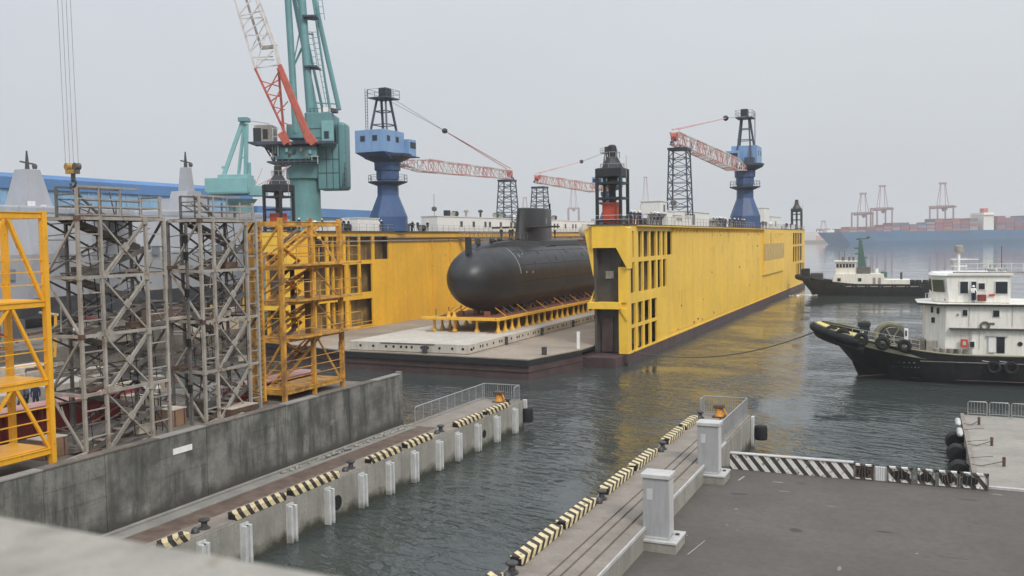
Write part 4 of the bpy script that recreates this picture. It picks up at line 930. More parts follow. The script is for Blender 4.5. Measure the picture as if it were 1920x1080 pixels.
# sail
SY0, SY1 = 122.0, 134.8
sec = []
for z, f_ in ((14.5, 1.08), (15.2, 1.0), (17, .98), (19.2, .96), (19.62, .92), (19.72, .84)):
    ring = []
    for k in range(24):
        a = 2 * PI * k / 24; cy_ = (SY0 + SY1) / 2 + .25 * (z - 15) * .4; ln = (SY1 - SY0) / 2 * (f_ if z > 19.2 else 1 - .02 * (z - 15)); wd = 1.55 * f_
        yy = cy_ - ln * math.cos(a); u = (1 - math.cos(a)) / 2
        ring.append((SX + wd * math.sin(a) * (1.12 if u < .5 else 1 - .55 * (u - .5)), yy, z))
    sec.append(ring)
MB().loft(sec, caps=True).build('sail', 'sub', sub, True)
for s_ in (-1, 1):
    fp = [(SX + s_ * 1.2, 122.9), (SX + s_ * 5.2, 124.2), (SX + s_ * 5.2, 125.6), (SX + s_ * 1.2, 126.6)]
    MB().prism(fp, 'z', 16.75, 17.0).build('sail_plane', 'sub', sub, bevel=.06)
def flat_text(body, size, loc, rot, mt, parent, name, extrude=.004):
    c_ = bpy.data.curves.new(name, 'FONT'); c_.body = body; c_.size = size; c_.extrude = extrude; c_.align_x = 'CENTER'; c_.align_y = 'CENTER'
    o_ = bpy.data.objects.new('tmp', c_); col.objects.link(o_); dg_ = bpy.context.evaluated_depsgraph_get(); dg_.update()
    me = bpy.data.meshes.new_from_object(o_.evaluated_get(dg_)); bpy.data.objects.remove(o_)
    me.materials.clear(); me.materials.append(M[mt])
    o_ = bpy.data.objects.new(name, me); col.objects.link(o_); attach(o_, parent); o_.location = loc; o_.rotation_euler = rot; return o_
flat_text('711', 1.25, (SX + 1.60, 128.6, 17.8), (R(90), 0, R(92)), 'white_mark', sub, 'hull_number')
MB().lathe([(.16, 0), (.16, 1.0)], (SX + .3, 133.9, 19.6), 8).build('periscope_stub', 'hole', sub)
# seams, slots, draught marks, bow array, safety rails and low fittings on the casing
def arc(y, a0, a1, w_, mt, name, r_off=.02, n=14):
    q = MB(); r0 = []; 
    for i in range(n + 1):
        a = R(a0 + (a1 - a0) * i / n); rr = srad(y) + r_off
        r0.append([(SX + rr * math.cos(a), y, SZ + rr * math.sin(a)), (SX + rr * math.cos(a), y + w_, SZ + rr * math.sin(a)), (SX + (rr - .06) * math.cos(a), y + w_, SZ + (rr - .06) * math.sin(a)), (SX + (rr - .06) * math.cos(a), y, SZ + (rr - .06) * math.sin(a))])
    q.loft(r0, caps=True); return q.build(name, mt, sub)
arc(112.6, 6, 60, .15, 'sub_light', 'seam_line'); arc(142.0, 20, 62, .16, 'sub_light', 'seam_line')
for y in (118, 124, 130, 136, 148, 154): arc(y, -60, 60, .03, 'hole', 'plate_joint', .006)
for (ya, yb, a) in ((129.5, 141.5, 62), (118, 121.5, 66), (127.5, 131, 60), (141.5, 152, 60)):
    rr = SR + .012; x = SX + rr * math.cos(R(a)); z = SZ + rr * math.sin(R(a))
    B(x - .1, x + .06, ya, yb, z - .24, z + .05).build('side_slot', 'hole', sub)
for (y, a) in ((113.8, 38), (115.3, 40), (114.4, 6), (116.6, 5), (113.9, 35)):
    rr = SR + .01; B(SX + rr * math.cos(R(a)) - .03, SX + rr * math.cos(R(a)) + .02, y, y + .3, SZ + rr * math.sin(R(a)), SZ + rr * math.sin(R(a)) + .26).build('draught_mark', 'sub_light', sub)
for a in (-35, -8, 20, 48):
    for (ya, yb) in ((112.6, 124), (124, 136), (136, 150)):
        rr = SR + .008; x = SX + rr * math.cos(R(a)); z = SZ + rr * math.sin(R(a))
        MB().beam((x - .03, ya + .1, z), (x - .03, yb - .1, z), .05, .05).build('plate_joint', 'hole', sub)
for (y, a, w_) in ((116.2, 50, .5), (121.5, 44, .35), (127.2, 30, .4), (133, 46, .5), (139, 34, .35), (118.5, 24, .25)):
    rr = SR + .01; c_ = Vector((SX + rr * math.cos(R(a)), y, SZ + rr * math.sin(R(a))))
    MB().lathe([(w_, 0), (w_, .03)], (0, 0, 0), 14).xf(Matrix.Translation(c_) @ Matrix.Rotation(R(90 - a), 4, 'Y')).build('hull_hatch', 'sub_patch', sub)
for k in range(10):
    y = 110.2 + k * 1.15; B(SX + 1.1, SX + 1.5, y, y + .5, SZ + srad(y) + .30, SZ + srad(y) + .45).build('deck_vent', 'hole', sub)
MB().box(SX - .28, SX + .28, 105.7, 106.6, 13.2, 15.5).build('bow_fin', 'lantern', sub, bevel=.06)
MB().box(SX - .25, SX + .25, 108.6, 109.3, 14.5, 15.35).build('deck_fitting', 'bollard', sub, bevel=.05)
for y in (110.5, 113, 116.5, 119.5): B(SX + .9, SX + 1.4, y, y + .6, 14.9, 15.3).build('deck_fitting', 'bollard', sub, bevel=.05)
for x in (SX - 1.7, SX + 1.7):
    for k in range(10): MB().beam((x, 110 + k * 1.3, 14.85), (x, 110 + k * 1.3, 16.0), .05).build('rail_stanchion', 'tower_dark', sub)
    for dz in (15.4, 16.0): MB().beam((x, 110, dz), (x, 121.7, dz), .04).build('deck_rail', 'tower_dark', sub)
# gangway across to the left wall near the sail and scaffold walkway behind it
gwy = thing('gangway', 'grey lattice gangway between the wall top and the submarine deck', 'gangway', (-62, 145, 15))
for x in (-75.9, -55.2): pass
for dy in (0, 1.2):
    for dz in (15.2, 16.2): MB().beam((-75.9, 146 + dy, dz + .3), (-54.9, 146 + dy, dz), .09).build('chord', 'tower_grey', gwy)
    for k in range(14): MB().beam((-75.5 + k * 1.48, 146 + dy, 15.5 - .02 * k), (-74.8 + k * 1.48, 146 + dy, 16.4 - .02 * k), .06).build('lattice_bar', 'tower_grey', gwy)
B(-75.9, -54.9, 146, 147.2, 15.28, 15.36).build('walk_deck', 'tower_dark', gwy)

# ------------------------------------------------------------------ lattice helper
def lattice(t_, a, b_, w0, h0, w1, h1, n, mt, chord=.16, bar=.09, up=(0, 0, 1), alt=None, name='boom', joined=None):
    """four-chord lattice from a to b, section w x h at each end; chords and each bay of lacing are pieces"""
    a = Vector(a); b_ = Vector(b_); d = (b_ - a).normalized(); u = Vector(up)
    s_ = d.cross(u).normalized(); v = s_.cross(d).normalized()
    def corner(i, q):
        f_ = i / n; c = a + (b_ - a) * f_; ww = w0 + (w1 - w0) * f_; hh = h0 + (h1 - h0) * f_
        sx_, sy_ = ((-1, -1), (1, -1), (1, 1), (-1, 1))[q]; return c + s_ * sx_ * ww / 2 + v * sy_ * hh / 2
    for q in range(4):
        if alt:
            k = 0
            while k < n:
                k1 = min(n, k + alt[1]); MB().beam(corner(k, q), corner(k1, q), chord).build(name + '_chord', mt if (k // alt[1]) % 2 == 0 else alt[0], t_); k = k1
        else: MB().beam(corner(0, q), corner(n, q), chord).build(name + '_chord', mt, t_)
    for i in range(n):
        mb = MB()
        for q in range(4):
            r_ = (q + 1) % 4
            mb.beam(corner(i, q), corner(i + 1, r_), bar) if i % 2 else mb.beam(corner(i + 1, q), corner(i, r_), bar)
            mb.beam(corner(i, q), corner(i, r_), bar)
        mb.build(name + '_lacing', (mt if not alt or (i // alt[1]) % 2 == 0 else alt[0]), t_)

# ------------------------------------------------------------------ blue dock cranes on the side walls
def blue_crane(x, y, zb, label, yaw, boom_len, boom_dz, tip_z, cabin_w=9.5):
    """pedestal, round platform, machinery house, A-frame tower, lattice boom laid down on its rest. yaw: direction the boom points (0 = +Y)"""
    t_ = thing('dock_crane', label, 'crane', (x, y, zb))
    c, s_ = math.cos(yaw), math.sin(yaw)
    def W(u, v, z): return (x + u * c + v * s_, y - u * s_ + v * c, zb + z)          # u to the side, v along the boom
    def bxx(mb, u0, u1, v0, v1, z0, z1):
        mb.add([W(u0, v0, z0), W(u1, v0, z0), W(u1, v1, z0), W(u0, v1, z0), W(u0, v0, z1), W(u1, v0, z1), W(u1, v1, z1), W(u0, v1, z1)], [(0, 3, 2, 1), (4, 5, 6, 7), (0, 1, 5, 4), (1, 2, 6, 5), (2, 3, 7, 6), (3, 0, 4, 7)]); return mb
    MB().lathe([(3.1, 0), (3.1, 2.6), (1.75, 6.4), (1.7, 9.3), (1.85, 9.31), (1.85, 10.9), (2.1, 10.95), (2.15, 12.4)], (x, y, zb), 8).build('pedestal', 'crane_blue', t_)
    MB().lathe([(1.7, 8.2), (3.0, 8.75), (3.15, 8.8), (3.15, 8.95), (1.7, 8.95)], (x, y, zb), 16).build('ring_platform', 'crane_steel', t_)
    rm = MB()
    for k in range(12):
        a = 2 * PI * k / 12; p = (x + 3.05 * math.cos(a), y + 3.05 * math.sin(a)); q = (x + 3.05 * math.cos(a + PI / 6), y + 3.05 * math.sin(a + PI / 6))
        rm.beam((*p, zb + 8.95), (*p, zb + 10.1), .06)
        for dz in (9.5, 10.1): rm.beam((*p, zb + dz), (*q, zb + dz), .05)
    rm.build('platform_rail', 'crane_steel', t_)
    MB().lathe([(2.1, 12.4), (3.6, 13.1), (3.9, 13.5), (3.9, 13.8)], (x, y, zb), 14).build('slew_ring', 'crane_steel', t_, True)
    hm = bxx(MB(), -2.6, 2.6, -5.2, 1.0, 13.8, 17.7).build('machinery_house', 'crane_sky', t_, bevel=.06)
    MB().add([W(-2.6, -5.2, 13.8), W(2.6, -5.2, 13.8), W(2.2, -2, 12.7), W(-2.2, -2, 12.7), W(-2.6, 1, 13.8), W(2.6, 1, 13.8)], [(0, 1, 2, 3), (3, 2, 5, 4), (0, 3, 4), (1, 5, 2), (0, 4, 5, 1)]).build('house_underside', 'crane_blue', t_)
    for sgn in (-1, 1):
        for v in (-4.2, -1.6):
            f_ = bxx(MB(), sgn * 2.6 - .03, sgn * 2.6 + .03, v, v + .9, 15.7, 16.7).build('window', 'crane_blue', t_); bxx(MB(), sgn * 2.62 - .03, sgn * 2.62 + .03, v + .1, v + .8, 15.8, 16.6).build('pane', 'glass', f_)
    for u in (-1.6, .6):
        f_ = bxx(MB(), u, u + .9, -5.24, -5.19, 15.7, 16.7).build('window', 'crane_blue', t_); bxx(MB(), u + .1, u + .8, -5.26, -5.21, 15.8, 16.6).build('pane', 'glass', f_)
    bxx(MB(), .6, 3.5, 1.0, 3.2, 13.5, 16.5).build('operator_cab', 'crane_sky', t_, bevel=.08)
    bxx(MB(), 3.48, 3.54, 1.3, 3.0, 14.9, 16.0).build('cab_window', 'glass', t_); bxx(MB(), .9, 3.2, 3.18, 3.24, 14.9, 16.0).build('cab_window', 'glass', t_)
    bxx(MB(), -2.2, -.4, .9, 3.0, 13.4, 15.0).build('winch_block', 'crane_steel', t_, bevel=.05)
    bxx(MB(), 2.2, 3.9, -1.2, 3.6, 13.3, 13.45).build('cab_walkway', 'crane_steel', t_)
    # A-frame tower
    topz = 23.6
    for (u0, v0, u1, v1) in ((-1.5, -2.4, -.8, -1.4), (1.5, -2.4, .8, -1.4), (-1.5, 1.6, -.8, -.1), (1.5, 1.6, .8, -.1)):
        MB().beam(W(u0, v0, 17.7 if v0 < 0 else 14.5), W(u1, v1, topz), .30).build('frame_leg', 'crane_steel', t_)
    for z in (19.0, 21.4):
        f_ = (z - 17.7) / (topz - 17.7); uu = 1.5 - .7 * f_; va = -2.4 + 1.0 * f_; vb = 1.6 - 1.3 * (z - 14.5) / (topz - 14.5) * 1.3
        mb = MB(); mb.beam(W(-uu, va, z), W(uu, va, z), .16).beam(W(-uu, vb, z), W(uu, vb, z), .16).beam(W(-uu, va, z), W(-uu, vb, z), .16).beam(W(uu, va, z), W(uu, vb, z), .16).build('frame_tie', 'crane_steel', t_)
    bxx(MB(), -1.7, 1.7, -2.6, 1.3, topz, topz + .2).build('top_platform', 'crane_steel', t_)
    bxx(MB(), -.6, .8, -1.3, .5, topz + .2, topz + 2.0).build('sheave_block', 'lantern', t_, bevel=.1)
    mb = MB()
    for u in (-1.7, 1.7):
        for v in (-2.6, -.6, 1.3): mb.beam(W(u, v, topz + .2), W(u, v, topz + 1.6), .06)
        for dz in (.9, 1.6): mb.beam(W(u, -2.6, topz + dz), W(u, 1.3, topz + dz), .05)
    for v in (-2.6, 1.3):
        for dz in (.9, 1.6): mb.beam(W(-1.7, v, topz + dz), W(1.7, v, topz + dz), .05)
    mb.build('top_rail', 'crane_steel', t_)
    ld = MB(); ld.beam(W(-1.5, -3.1, 17.7), W(-1.5, -3.1, topz + 1.5), .07).beam(W(-1.5, -3.7, 17.7), W(-1.5, -3.7, topz + 1.5), .07)
    lo_ = ld.build('ladder', 'crane_steel', t_)
    for k in range(14): MB().beam(W(-1.5, -3.1, 18 + k * .5), W(-1.5, -3.7, 18 + k * .5), .06).build('rung', 'crane_steel', lo_)
    # boom and stays
    a = Vector(W(0, 2.4, 12.6)); e = Vector(W(0, boom_len, boom_dz))
    k1 = a + (e - a) * .2
    lattice(t_, a, k1, 1.6, .6, 2.1, 2.3, 4, 'boom_pink', .20, .12, alt=('boom_white', 2))
    lattice(t_, k1, e, 2.1, 2.3, 1.3, 1.8, 20, 'boom_pink', .20, .11, alt=('boom_white', 3))
    MB().lathe([(.7, -.4), (.7, .4)], tuple(e + Vector((0, 0, .2))), 10, 'x').build('tip_sheave', 'boom_red', t_)
    MB().beam(e, e + (e - a).normalized() * 1.9 + Vector((0, 0, -.9)), .3).build('tip_arm', 'crane_steel', t_)
    tp = Vector(W(0, 1.2, topz + .3)); md = Vector(W(0, boom_len * .42, (topz + boom_dz) / 2 + 1.2)) if tip_z is None else Vector(W(0, tip_z[0], tip_z[1]))
    for du in (-.6, .6): MB().tube([Vector(W(du, 1.2, topz + .3)), md], .045, 4).build('stay_wire', 'wire', t_)
    for du in (-.45, .45): MB().tube([md, Vector(W(du, boom_len - .5, boom_dz + 1.4))], .10, 5).build('pendant', 'boom_pink', t_)
    MB().sphere(tuple(md), .55, 8, 6).build('pendant_block', 'lantern', t_, True)
    return t_
blue_crane(-78.2, 126.3, 16.7, 'blue pedestal crane on the far left dock wall with light blue house and lowered boom', 0.0, 47.5, 13.3, (19.5, 20.3)).scale = (1, 1, .885)
blue_crane(-34.0, 194.5, 16.7, 'blue pedestal crane on the long right dock wall, pink boom pointing back', PI, 59, 13.6, (20, 21.3)).scale = (1, 1, .96)
blue_crane(-78.0, 238, 16.7, 'distant blue crane mostly hidden behind the black lantern tower', PI, 50, 13.0, (21, 19.5)).scale = (1, 1, .9)
def boom_rest(x, y, zb, zt, w0, w1, label):
    t_ = thing('boom_rest', label, 'lattice tower', (x, y, zb))
    lattice(t_, (x, y, zb), (x, y, zt), w0, w0, w1, w1, 8, 'crane_steel', .19, .09, up=(0, 1, 0), name='tower')
    B(x - w1 / 2 - .2, x + w1 / 2 + .2, y - w1 / 2 - .2, y + w1 / 2 + .2, zt, zt + .35).build('saddle', 'crane_steel', t_)
boom_rest(-78.0, 172.0, 18.6, 27.0, 3.6, 2.6, 'dark lattice rest under the tip of the left boom, behind the submarine')
boom_rest(-78.0, 189.5, 18.6, 26.4, 3.6, 2.6, 'dark lattice rest with the far boom, right behind the sail of the submarine')
boom_rest(-34.0, 138.6, 18.4, 28.2, 3.2, 2.6, 'dark lattice rest under the boom on the right dock wall')

# black lantern towers at the wall ends
def lantern(x, y, s, label, red=True):
    z0 = 16.7; t_ = thing('lantern_tower', label, 'tower', (x, y, z0))
    def q(v): return v * s
    w_ = q(1.45)
    for dx in (-1, 1):
        for dy in (-1, 1): MB().beam((x + dx * w_, y + dy * w_, z0), (x + dx * w_, y + dy * w_, z0 + q(6.6)), q(.34)).build('corner_post', 'lantern', t_)
    for z in (.4, 3.1, 4.9):
        mb = MB()
        for d_ in (-1, 1): mb.beam((x - w_, y + d_ * w_, z0 + q(z)), (x + w_, y + d_ * w_, z0 + q(z)), q(.26)); mb.beam((x + d_ * w_, y - w_, z0 + q(z)), (x + d_ * w_, y + w_, z0 + q(z)), q(.26))
        mb.build('ring_beam', 'lantern', t_)
    B(x - w_ - .1, x + w_ + .1, y - w_ - .1, y + w_ + .1, z0 + q(5.6), z0 + q(6.7)).build('head_block', 'lantern', t_, bevel=.1)
    MB().lathe([(q(1.4), 6.7 * s), (q(.75), 7.9 * s), (q(.6), 8.1 * s)], (x, y, z0), 8).build('hood', 'lantern', t_)
    MB().lathe([(q(.55), 8.1 * s), (q(.55), 9.3 * s), (q(.35), 9.5 * s)], (x, y, z0), 10).build('lamp_drum', 'lantern', t_)
    mb = MB()
    for k in range(8):
        a = 2 * PI * k / 8; b2_ = 2 * PI * (k + 1) / 8
        for zz, rr in ((8.6, .95), (7.2, 1.5)):
            mb.beam((x + q(rr) * math.cos(a), y + q(rr) * math.sin(a), z0 + q(zz)), (x + q(rr) * math.cos(b2_), y + q(rr) * math.sin(b2_), z0 + q(zz)), .05)
            mb.beam((x + q(rr) * math.cos(a), y + q(rr) * math.sin(a), z0 + q(zz - .7)), (x + q(rr) * math.cos(a), y + q(rr) * math.sin(a), z0 + q(zz)), .05)
    mb.build('gallery_rail', 'tower_grey', t_)
    MB().beam((x + w_ + .3, y, z0 + q(5)), (x + w_ + .3, y, z0 + q(8.2)), .05).build('aerial', 'tower_grey', t_)
    if red:
        B(x - q(1.05), x + q(.75), y - q(.9), y + q(.9), z0 + .1, z0 + q(2.6)).build('winch_housing', 'lantern_red', t_, bevel=.12)
        MB().lathe([(q(.5), 0), (q(.4), q(2.6)), (q(.75), q(3.2)), (q(.6), q(4.0))], (x, y, z0 + q(1.8)), 10).build('hoist_column', 'lantern', t_, True)
    else: MB().lathe([(q(.3), 0), (q(.3), q(5.6))], (x, y, z0), 8).build('hoist_column', 'lantern', t_)
    return t_
lantern(-34.2, 106.0, 1.0, 'black lantern tower with a red housing on the near end of the right wall')
lantern(-78.9, 99.8, .93, 'black lantern tower behind the worn yellow tower, in front of the teal crane')
lantern(-34.0, 279.5, .92, 'small black lantern tower at the far end of the right dock wall', False)

# ------------------------------------------------------------------ deckhouses and fittings on the wall tops
def deckhouse(x0, x1, y0, y1, z0, z1, label, wins=(), mt='white', side=1):
    t_ = thing('deckhouse', label, 'deckhouse', ((x0 + x1) / 2, (y0 + y1) / 2, z0))
    B(x0, x1, y0, y1, z0, z1).build('house_wall', mt, t_, bevel=.04)
    B(x0 - .12, x1 + .12, y0 - .12, y1 + .12, z1, z1 + .12).build('roof_plate', 'white', t_)
    for (ya, yb, za, zb) in wins:
        f_ = B(x1 - .02, x1 + .03, ya, yb, za, zb).build('window', 'tower_grey', t_); B(x1 + .0, x1 + .045, ya + .08, yb - .08, za + .08, zb - .08).build('pane', 'glass', f_)
    return t_
deckhouse(-79.8, -76.6, 139.5, 222, 16.7, 19.3, 'long white deckhouse with small dark windows on the left dock wall behind the submarine',
          [(148 + 4 * k + (k % 3), 149 + 4 * k + (k % 3), 17.5, 18.6) for k in range(17)])
deckhouse(-79.6, -76.9, 108.5, 111.2, 16.7, 18.0, 'small white box house on the left wall beside the worn yellow tower')
deckhouse(-79.6, -76.8, 115.4, 121.2, 16.7, 18.6, 'white square house on the left wall beside the foot of the blue crane')
deckhouse(-35.6, -32.6, 130.5, 134.5, 16.7, 18.2, 'low white hut with four small windows near the boom rest', [(130.8 + .9 * k, 131.4 + .9 * k, 17.4, 17.9) for k in range(4)])
deckhouse(-36.0, -32.8, 135.5, 154, 16.7, 18.9, 'white deckhouse with a tall dark door under the right boom rest', [(141.5, 143.4, 16.9, 18.6)])
deckhouse(-35.8, -33.0, 123.5, 127.0, 18.3, 20.0, 'raised white plant room with a dark opening, behind the lantern tower', [(125, 126, 18.6, 19.6)])
deckhouse(-35.8, -33.0, 127.0, 130.2, 16.7, 18.7, 'small white locker house beside the raised plant room')
deckhouse(-35.4, -33.2, 215, 222, 16.7, 21.4, 'tall white vent house just beyond the blue crane on the right wall')
deckhouse(-35.4, -33.0, 226, 240, 16.7, 19.6, 'white deckhouse near the far lantern tower', [(230, 231.5, 17.3, 18.6)])
random.seed(9)
kinds = [('vent_cowl', 'small mushroom vent', 'vent'), ('winch', 'small dark deck winch', 'winch'), ('bin_locker', 'small dark deck locker', 'locker')]
def fit(x, y, kd, z0=16.7):
    if kd == 0:
        t_ = MB().lathe([(.22, 0), (.22, .9), (.5, 1.0), (.5, 1.25), (.2, 1.45)], (x, y, z0), 8).build('deck_vent', random.choice(('white', 'tower_grey', 'bollard')))
        tag(t_, 'small mushroom vent among the fittings on top of the dock walls', 'vent', 'deck vents on the dock walls')
    elif kd == 1:
        t_ = thing('deck_winch', 'small dark winch among the fittings on top of the dock walls', 'winch', (x, y, z0), 'deck winches on the dock walls')
        MB().lathe([(.5, -.6), (.5, -.5), (.28, -.5), (.28, .5), (.5, .5), (.5, .6)], (x, y, z0 + .6), 10, 'y').build('drum', random.choice(('bollard', 'mast_green')), t_)
        for d_ in (-.7, .62): B(x - .35, x + .35, y + d_, y + d_ + .1, z0, z0 + .9).build('side_frame', 'tower_grey', t_)
    else:
        t_ = B(x - .4, x + .4, y - .6, y + .6, z0, z0 + random.uniform(.8, 1.4)).build('deck_locker', random.choice(('white', 'tower_grey', 'lantern', 'bollard', 'timber')), None, bevel=.05)
        tag(t_, 'small steel locker among the fittings on top of the dock walls', 'locker', 'deck lockers on the dock walls')
for y in [109.5, 111, 112.3, 114, 115.4, 117.2, 118.9, 120.6, 122.1, 128.6, 156, 158, 160.5, 163, 166, 169, 173, 177, 181, 185, 205, 208, 211, 224, 243, 247, 252, 257, 262, 268, 273]:
    fit(-34 + random.uniform(-1.3, 1.6), y, random.randrange(3))
for y in [101.5, 103.5, 106, 113, 114.3, 122.4, 131, 133, 135, 137.4]: fit(-77.6 + random.uniform(-1, 1), y, random.randrange(3))
for y in [144, 150, 155, 157.5, 161, 166.5, 169, 176, 181, 186, 197]: fit(-78 + random.uniform(-1, 1), y, random.randrange(3), 19.42)
for (x, y, z, h_, lab) in ((-33.5, 132.8, 18.3, 2.6, 'dark radar pole with a round drum beside the right boom rest'), (-78, 141, 19.4, 1.6, 'short pole with a lamp at the near end of the long white deckhouse')):
    t_ = thing('lamp_pole', lab, 'pole', (x, y, z)); MB().tube([(x, y, z), (x, y, z + h_ + 2.2)], .05, 6).build('pole_tube', 'tower_grey', t_); MB().lathe([(.1, 0), (.45, .2), (.45, .7), (.1, .9)], (x, y, z + h_ * .5), 10).build('lamp_drum', 'tower_dark', t_)
bn = thing('covered_load', 'pale tarpaulin-covered bundle hanging over the inner edge of the near right wall', 'bundle', (-37.3, 106, 15.2))
MB().sphere((-37.6, 106.2, 15.9), 1.0, 10, 8, .95).build('tarpaulin_cover', 'tarp', bn, True); B(-38.4, -36.4, 105.2, 107.2, 14.75, 14.95).build('pallet', 'timber', bn)

# white ship far behind the dock
t_ = thing('distant_ship', 'faint grey ship seen between the submarine sail and the black lantern tower', 'ship', (-140, 430, 0))
MB().prism([(-190, 0), (-95, 0), (-90, 11), (-190, 10)], 'y', 430, 446).build('ship_hull', 'navy_grey', t_)
B(-165, -135, 432, 444, 10, 17).build('superstructure', 'white', t_); B(-152, -146, 436, 440, 17, 25).build('ship_mast', 'navy_grey', t_)
t_ = thing('far_trees', 'hazy green tree line beyond the floating dock', 'trees', (-300, 700, 0), kind='stuff')
tr = MB(); random.seed(2)
for k in range(90): tr.sphere((-520 + k * 3.6 + random.uniform(-2, 2), 720 + random.uniform(-15, 15), random.uniform(3, 9)), random.uniform(4, 8), 7, 5, .8)
tr.build('crown_mass', 'veg', t_, True)
B(-540, -190, 700, 760, -3, 3.5).build('bank', 'yard', t_)

# ------------------------------------------------------------------ big teal crane left of the dock
gc = thing('level_luffing_crane', 'huge teal pedestal crane behind the worn yellow tower, its mast leaving the photo', 'crane', (-92, 123, 3))
K = un(573, 380, d=150); gx, gy = K.x, K.y
gc.location = (gx, gy, 3)
def G(px, py, dd=0.0): return un(px, py, d=150 + dd)
RT = AX[0].copy(); RT.z = 0; RT.normalize(); FW = Vector((-RT.y, RT.x, 0))       # crane stands square to the viewer: right and away directions on the ground
def obox(mb, px0, px1, py0, py1, d0, d1, taper=0):
    """box with its front face where the photo shows it, square to the crane's own axes, d0..d1 metres away / towards"""
    a = G(px0, py1); b_ = G(px1, py1); z0 = G((px0 + px1) / 2, py1).z; z1 = G((px0 + px1) / 2, py0).z
    P_ = []
    for z in (z0, z1):
        for (p, d_) in ((a, d0), (b_, d0), (b_, d1), (a, d1)):
            q = Vector((gx, gy, 0)) + RT * ((p - Vector((gx, gy, 0))).dot(RT)) + FW * d_; P_.append((q.x, q.y, z))
    mb.add(P_, [(0, 3, 2, 1), (4, 5, 6, 7), (0, 1, 5, 4), (1, 2, 6, 5), (2, 3, 7, 6), (3, 0, 4, 7)]); return mb
zG = lambda py: G(573, py).z
MB().lathe([(8.5, 3), (8.0, 7), (5.5, 11.5), (2.9, 15), (2.45, 20), (2.45, zG(338)), (2.95, zG(336)), (2.95, zG(310)), (3.4, zG(306)), (3.4, zG(300))], (gx, gy, 0), 20).build('pedestal', 'crane_green', gc, True)
tm_ = MB()
obox(tm_, 515, 602, 306, 309, -4.5, 4); tm_.build('service_platform', 'crane_steel', gc)
obox(MB(), 535, 604, 278, 300, -3.6, 3.6).build('slewing_drum', 'crane_green', gc, bevel=.3)
obox(MB(), 528, 592, 296, 303, -3.9, 3.9).build('slewing_skirt', 'crane_green', gc, bevel=.1)
obox(MB(), 496, 636, 271, 276, -4.6, 4.2).build('main_platform', 'crane_steel', gc)
obox(MB(), 580, 629, 216, 271, -2.6, 4.6).build('machinery_house', 'crane_green', gc, bevel=.12)
obox(MB(), 600, 641, 272, 356, -1.6, 3.6).build('counterweight', 'crane_green', gc, bevel=.2)
obox(MB(), 634, 653, 231, 356, -1.2, 3.2).build('counterweight', 'crane_green', gc, bevel=.5)
obox(MB(), 612, 634, 232, 277, -3.3, -2.7).build('side_house', 'crane_green2', gc, bevel=.1)
f_ = obox(MB(), 617, 626, 251, 264, -3.42, -3.32).build('window', 'crane_blue', gc)
obox(MB(), 618, 625, 252, 263, -3.48, -3.43).build('pane', 'glass', f_)
obox(MB(), 544, 578, 236, 262, -1.8, 3.5).build('winch_house', 'crane_green', gc, bevel=.1)
# operator cab on a bracket platform
obox(MB(), 478, 540, 270, 273, -3.5, 1.5).build('cab_platform', 'crane_steel', gc)
obox(MB(), 488, 521, 239, 270, -3, .5).build('cab_shell', 'tower_grey', gc, bevel=.08)
obox(MB(), 486.5, 501, 245, 270, -3.06, -1).build('cab_window', 'glass', gc); obox(MB(), 504, 513, 247, 265, -3.06, -1).build('cab_window', 'glass', gc)
mb = MB()
for k in range(8):
    p = G(478 + 8.5 * k, 271, -3.4); mb.beam(p, p + Vector((0, 0, 2.6)), .09)
for dz in (1.3, 2.6): mb.beam(G(478, 271, -3.4) + Vector((0, 0, dz)), G(538, 271, -3.4) + Vector((0, 0, dz)), .07)
mb.build('platform_rail', 'white', gc)
mb = MB()
for (a, b_) in (((495, 273), (515, 306)), ((505, 273), (517, 306)), ((515, 273), (522, 306)), ((530, 273), (516, 290)), ((505, 285), (535, 285)), ((500, 278), (530, 300)), ((512, 295), (540, 295))): mb.beam(G(*a), G(*b_), .22)
mb.build('cab_bracket', 'crane_steel', gc)
for k in range(5): obox(MB(), 520 + k * 5, 523 + k * 5, 277, 299 - (k % 2) * 8, -3, -1).build('cable_box', ('tower_grey', 'crane_green2', 'white')[k % 3], gc)
mb = MB()
for k in range(9):
    p = G(508 + 11 * k, 307, -4); mb.beam(p, p + Vector((0, 0, 1.2)), .07)
mb.beam(G(508, 307, -4) + Vector((0, 0, 1.2)), G(598, 307, -4) + Vector((0, 0, 1.2)), .07); mb.build('lower_rail', 'white', gc)
for (a, b_, c_, d_) in ((601, 601.8, 274, 355), (617, 617.6, 280, 355), (629, 629.6, 280, 355), (583, 583.5, 218, 270), (640.5, 641.2, 233, 355)): obox(MB(), a, b_, c_, d_, -2.72 if c_ < 230 else -1.75, -1.5).build('panel_seam', 'crane_steel', gc)
for z_ in (245, 262, 300, 325): obox(MB(), 601 if z_ > 270 else 581, 640 if z_ > 270 else 611, z_, z_ + .7, -2.7 if z_ < 270 else -1.72, -1.5).build('panel_seam', 'crane_steel', gc)
mb = MB()
for k in range(12): a = G(643, 236 + 10 * k, -1.4); mb.beam(a, a + RT * .5, .08)
mb.beam(G(643, 236, -1.4), G(643, 350, -1.4), .08).beam(G(646, 236, -1.4), G(646, 350, -1.4), .08); mb.build('side_ladder', 'crane_steel', gc)
for k in range(7): a = G(582 + 7 * k, 216, -2.5); MB().beam(a, a + Vector((0, 0, 1.1)), .07).build('roof_rail_post', 'crane_steel', gc)
MB().beam(G(582, 216, -2.5) + Vector((0, 0, 1.1)), G(626, 216, -2.5) + Vector((0, 0, 1.1)), .07).build('roof_rail', 'crane_steel', gc)
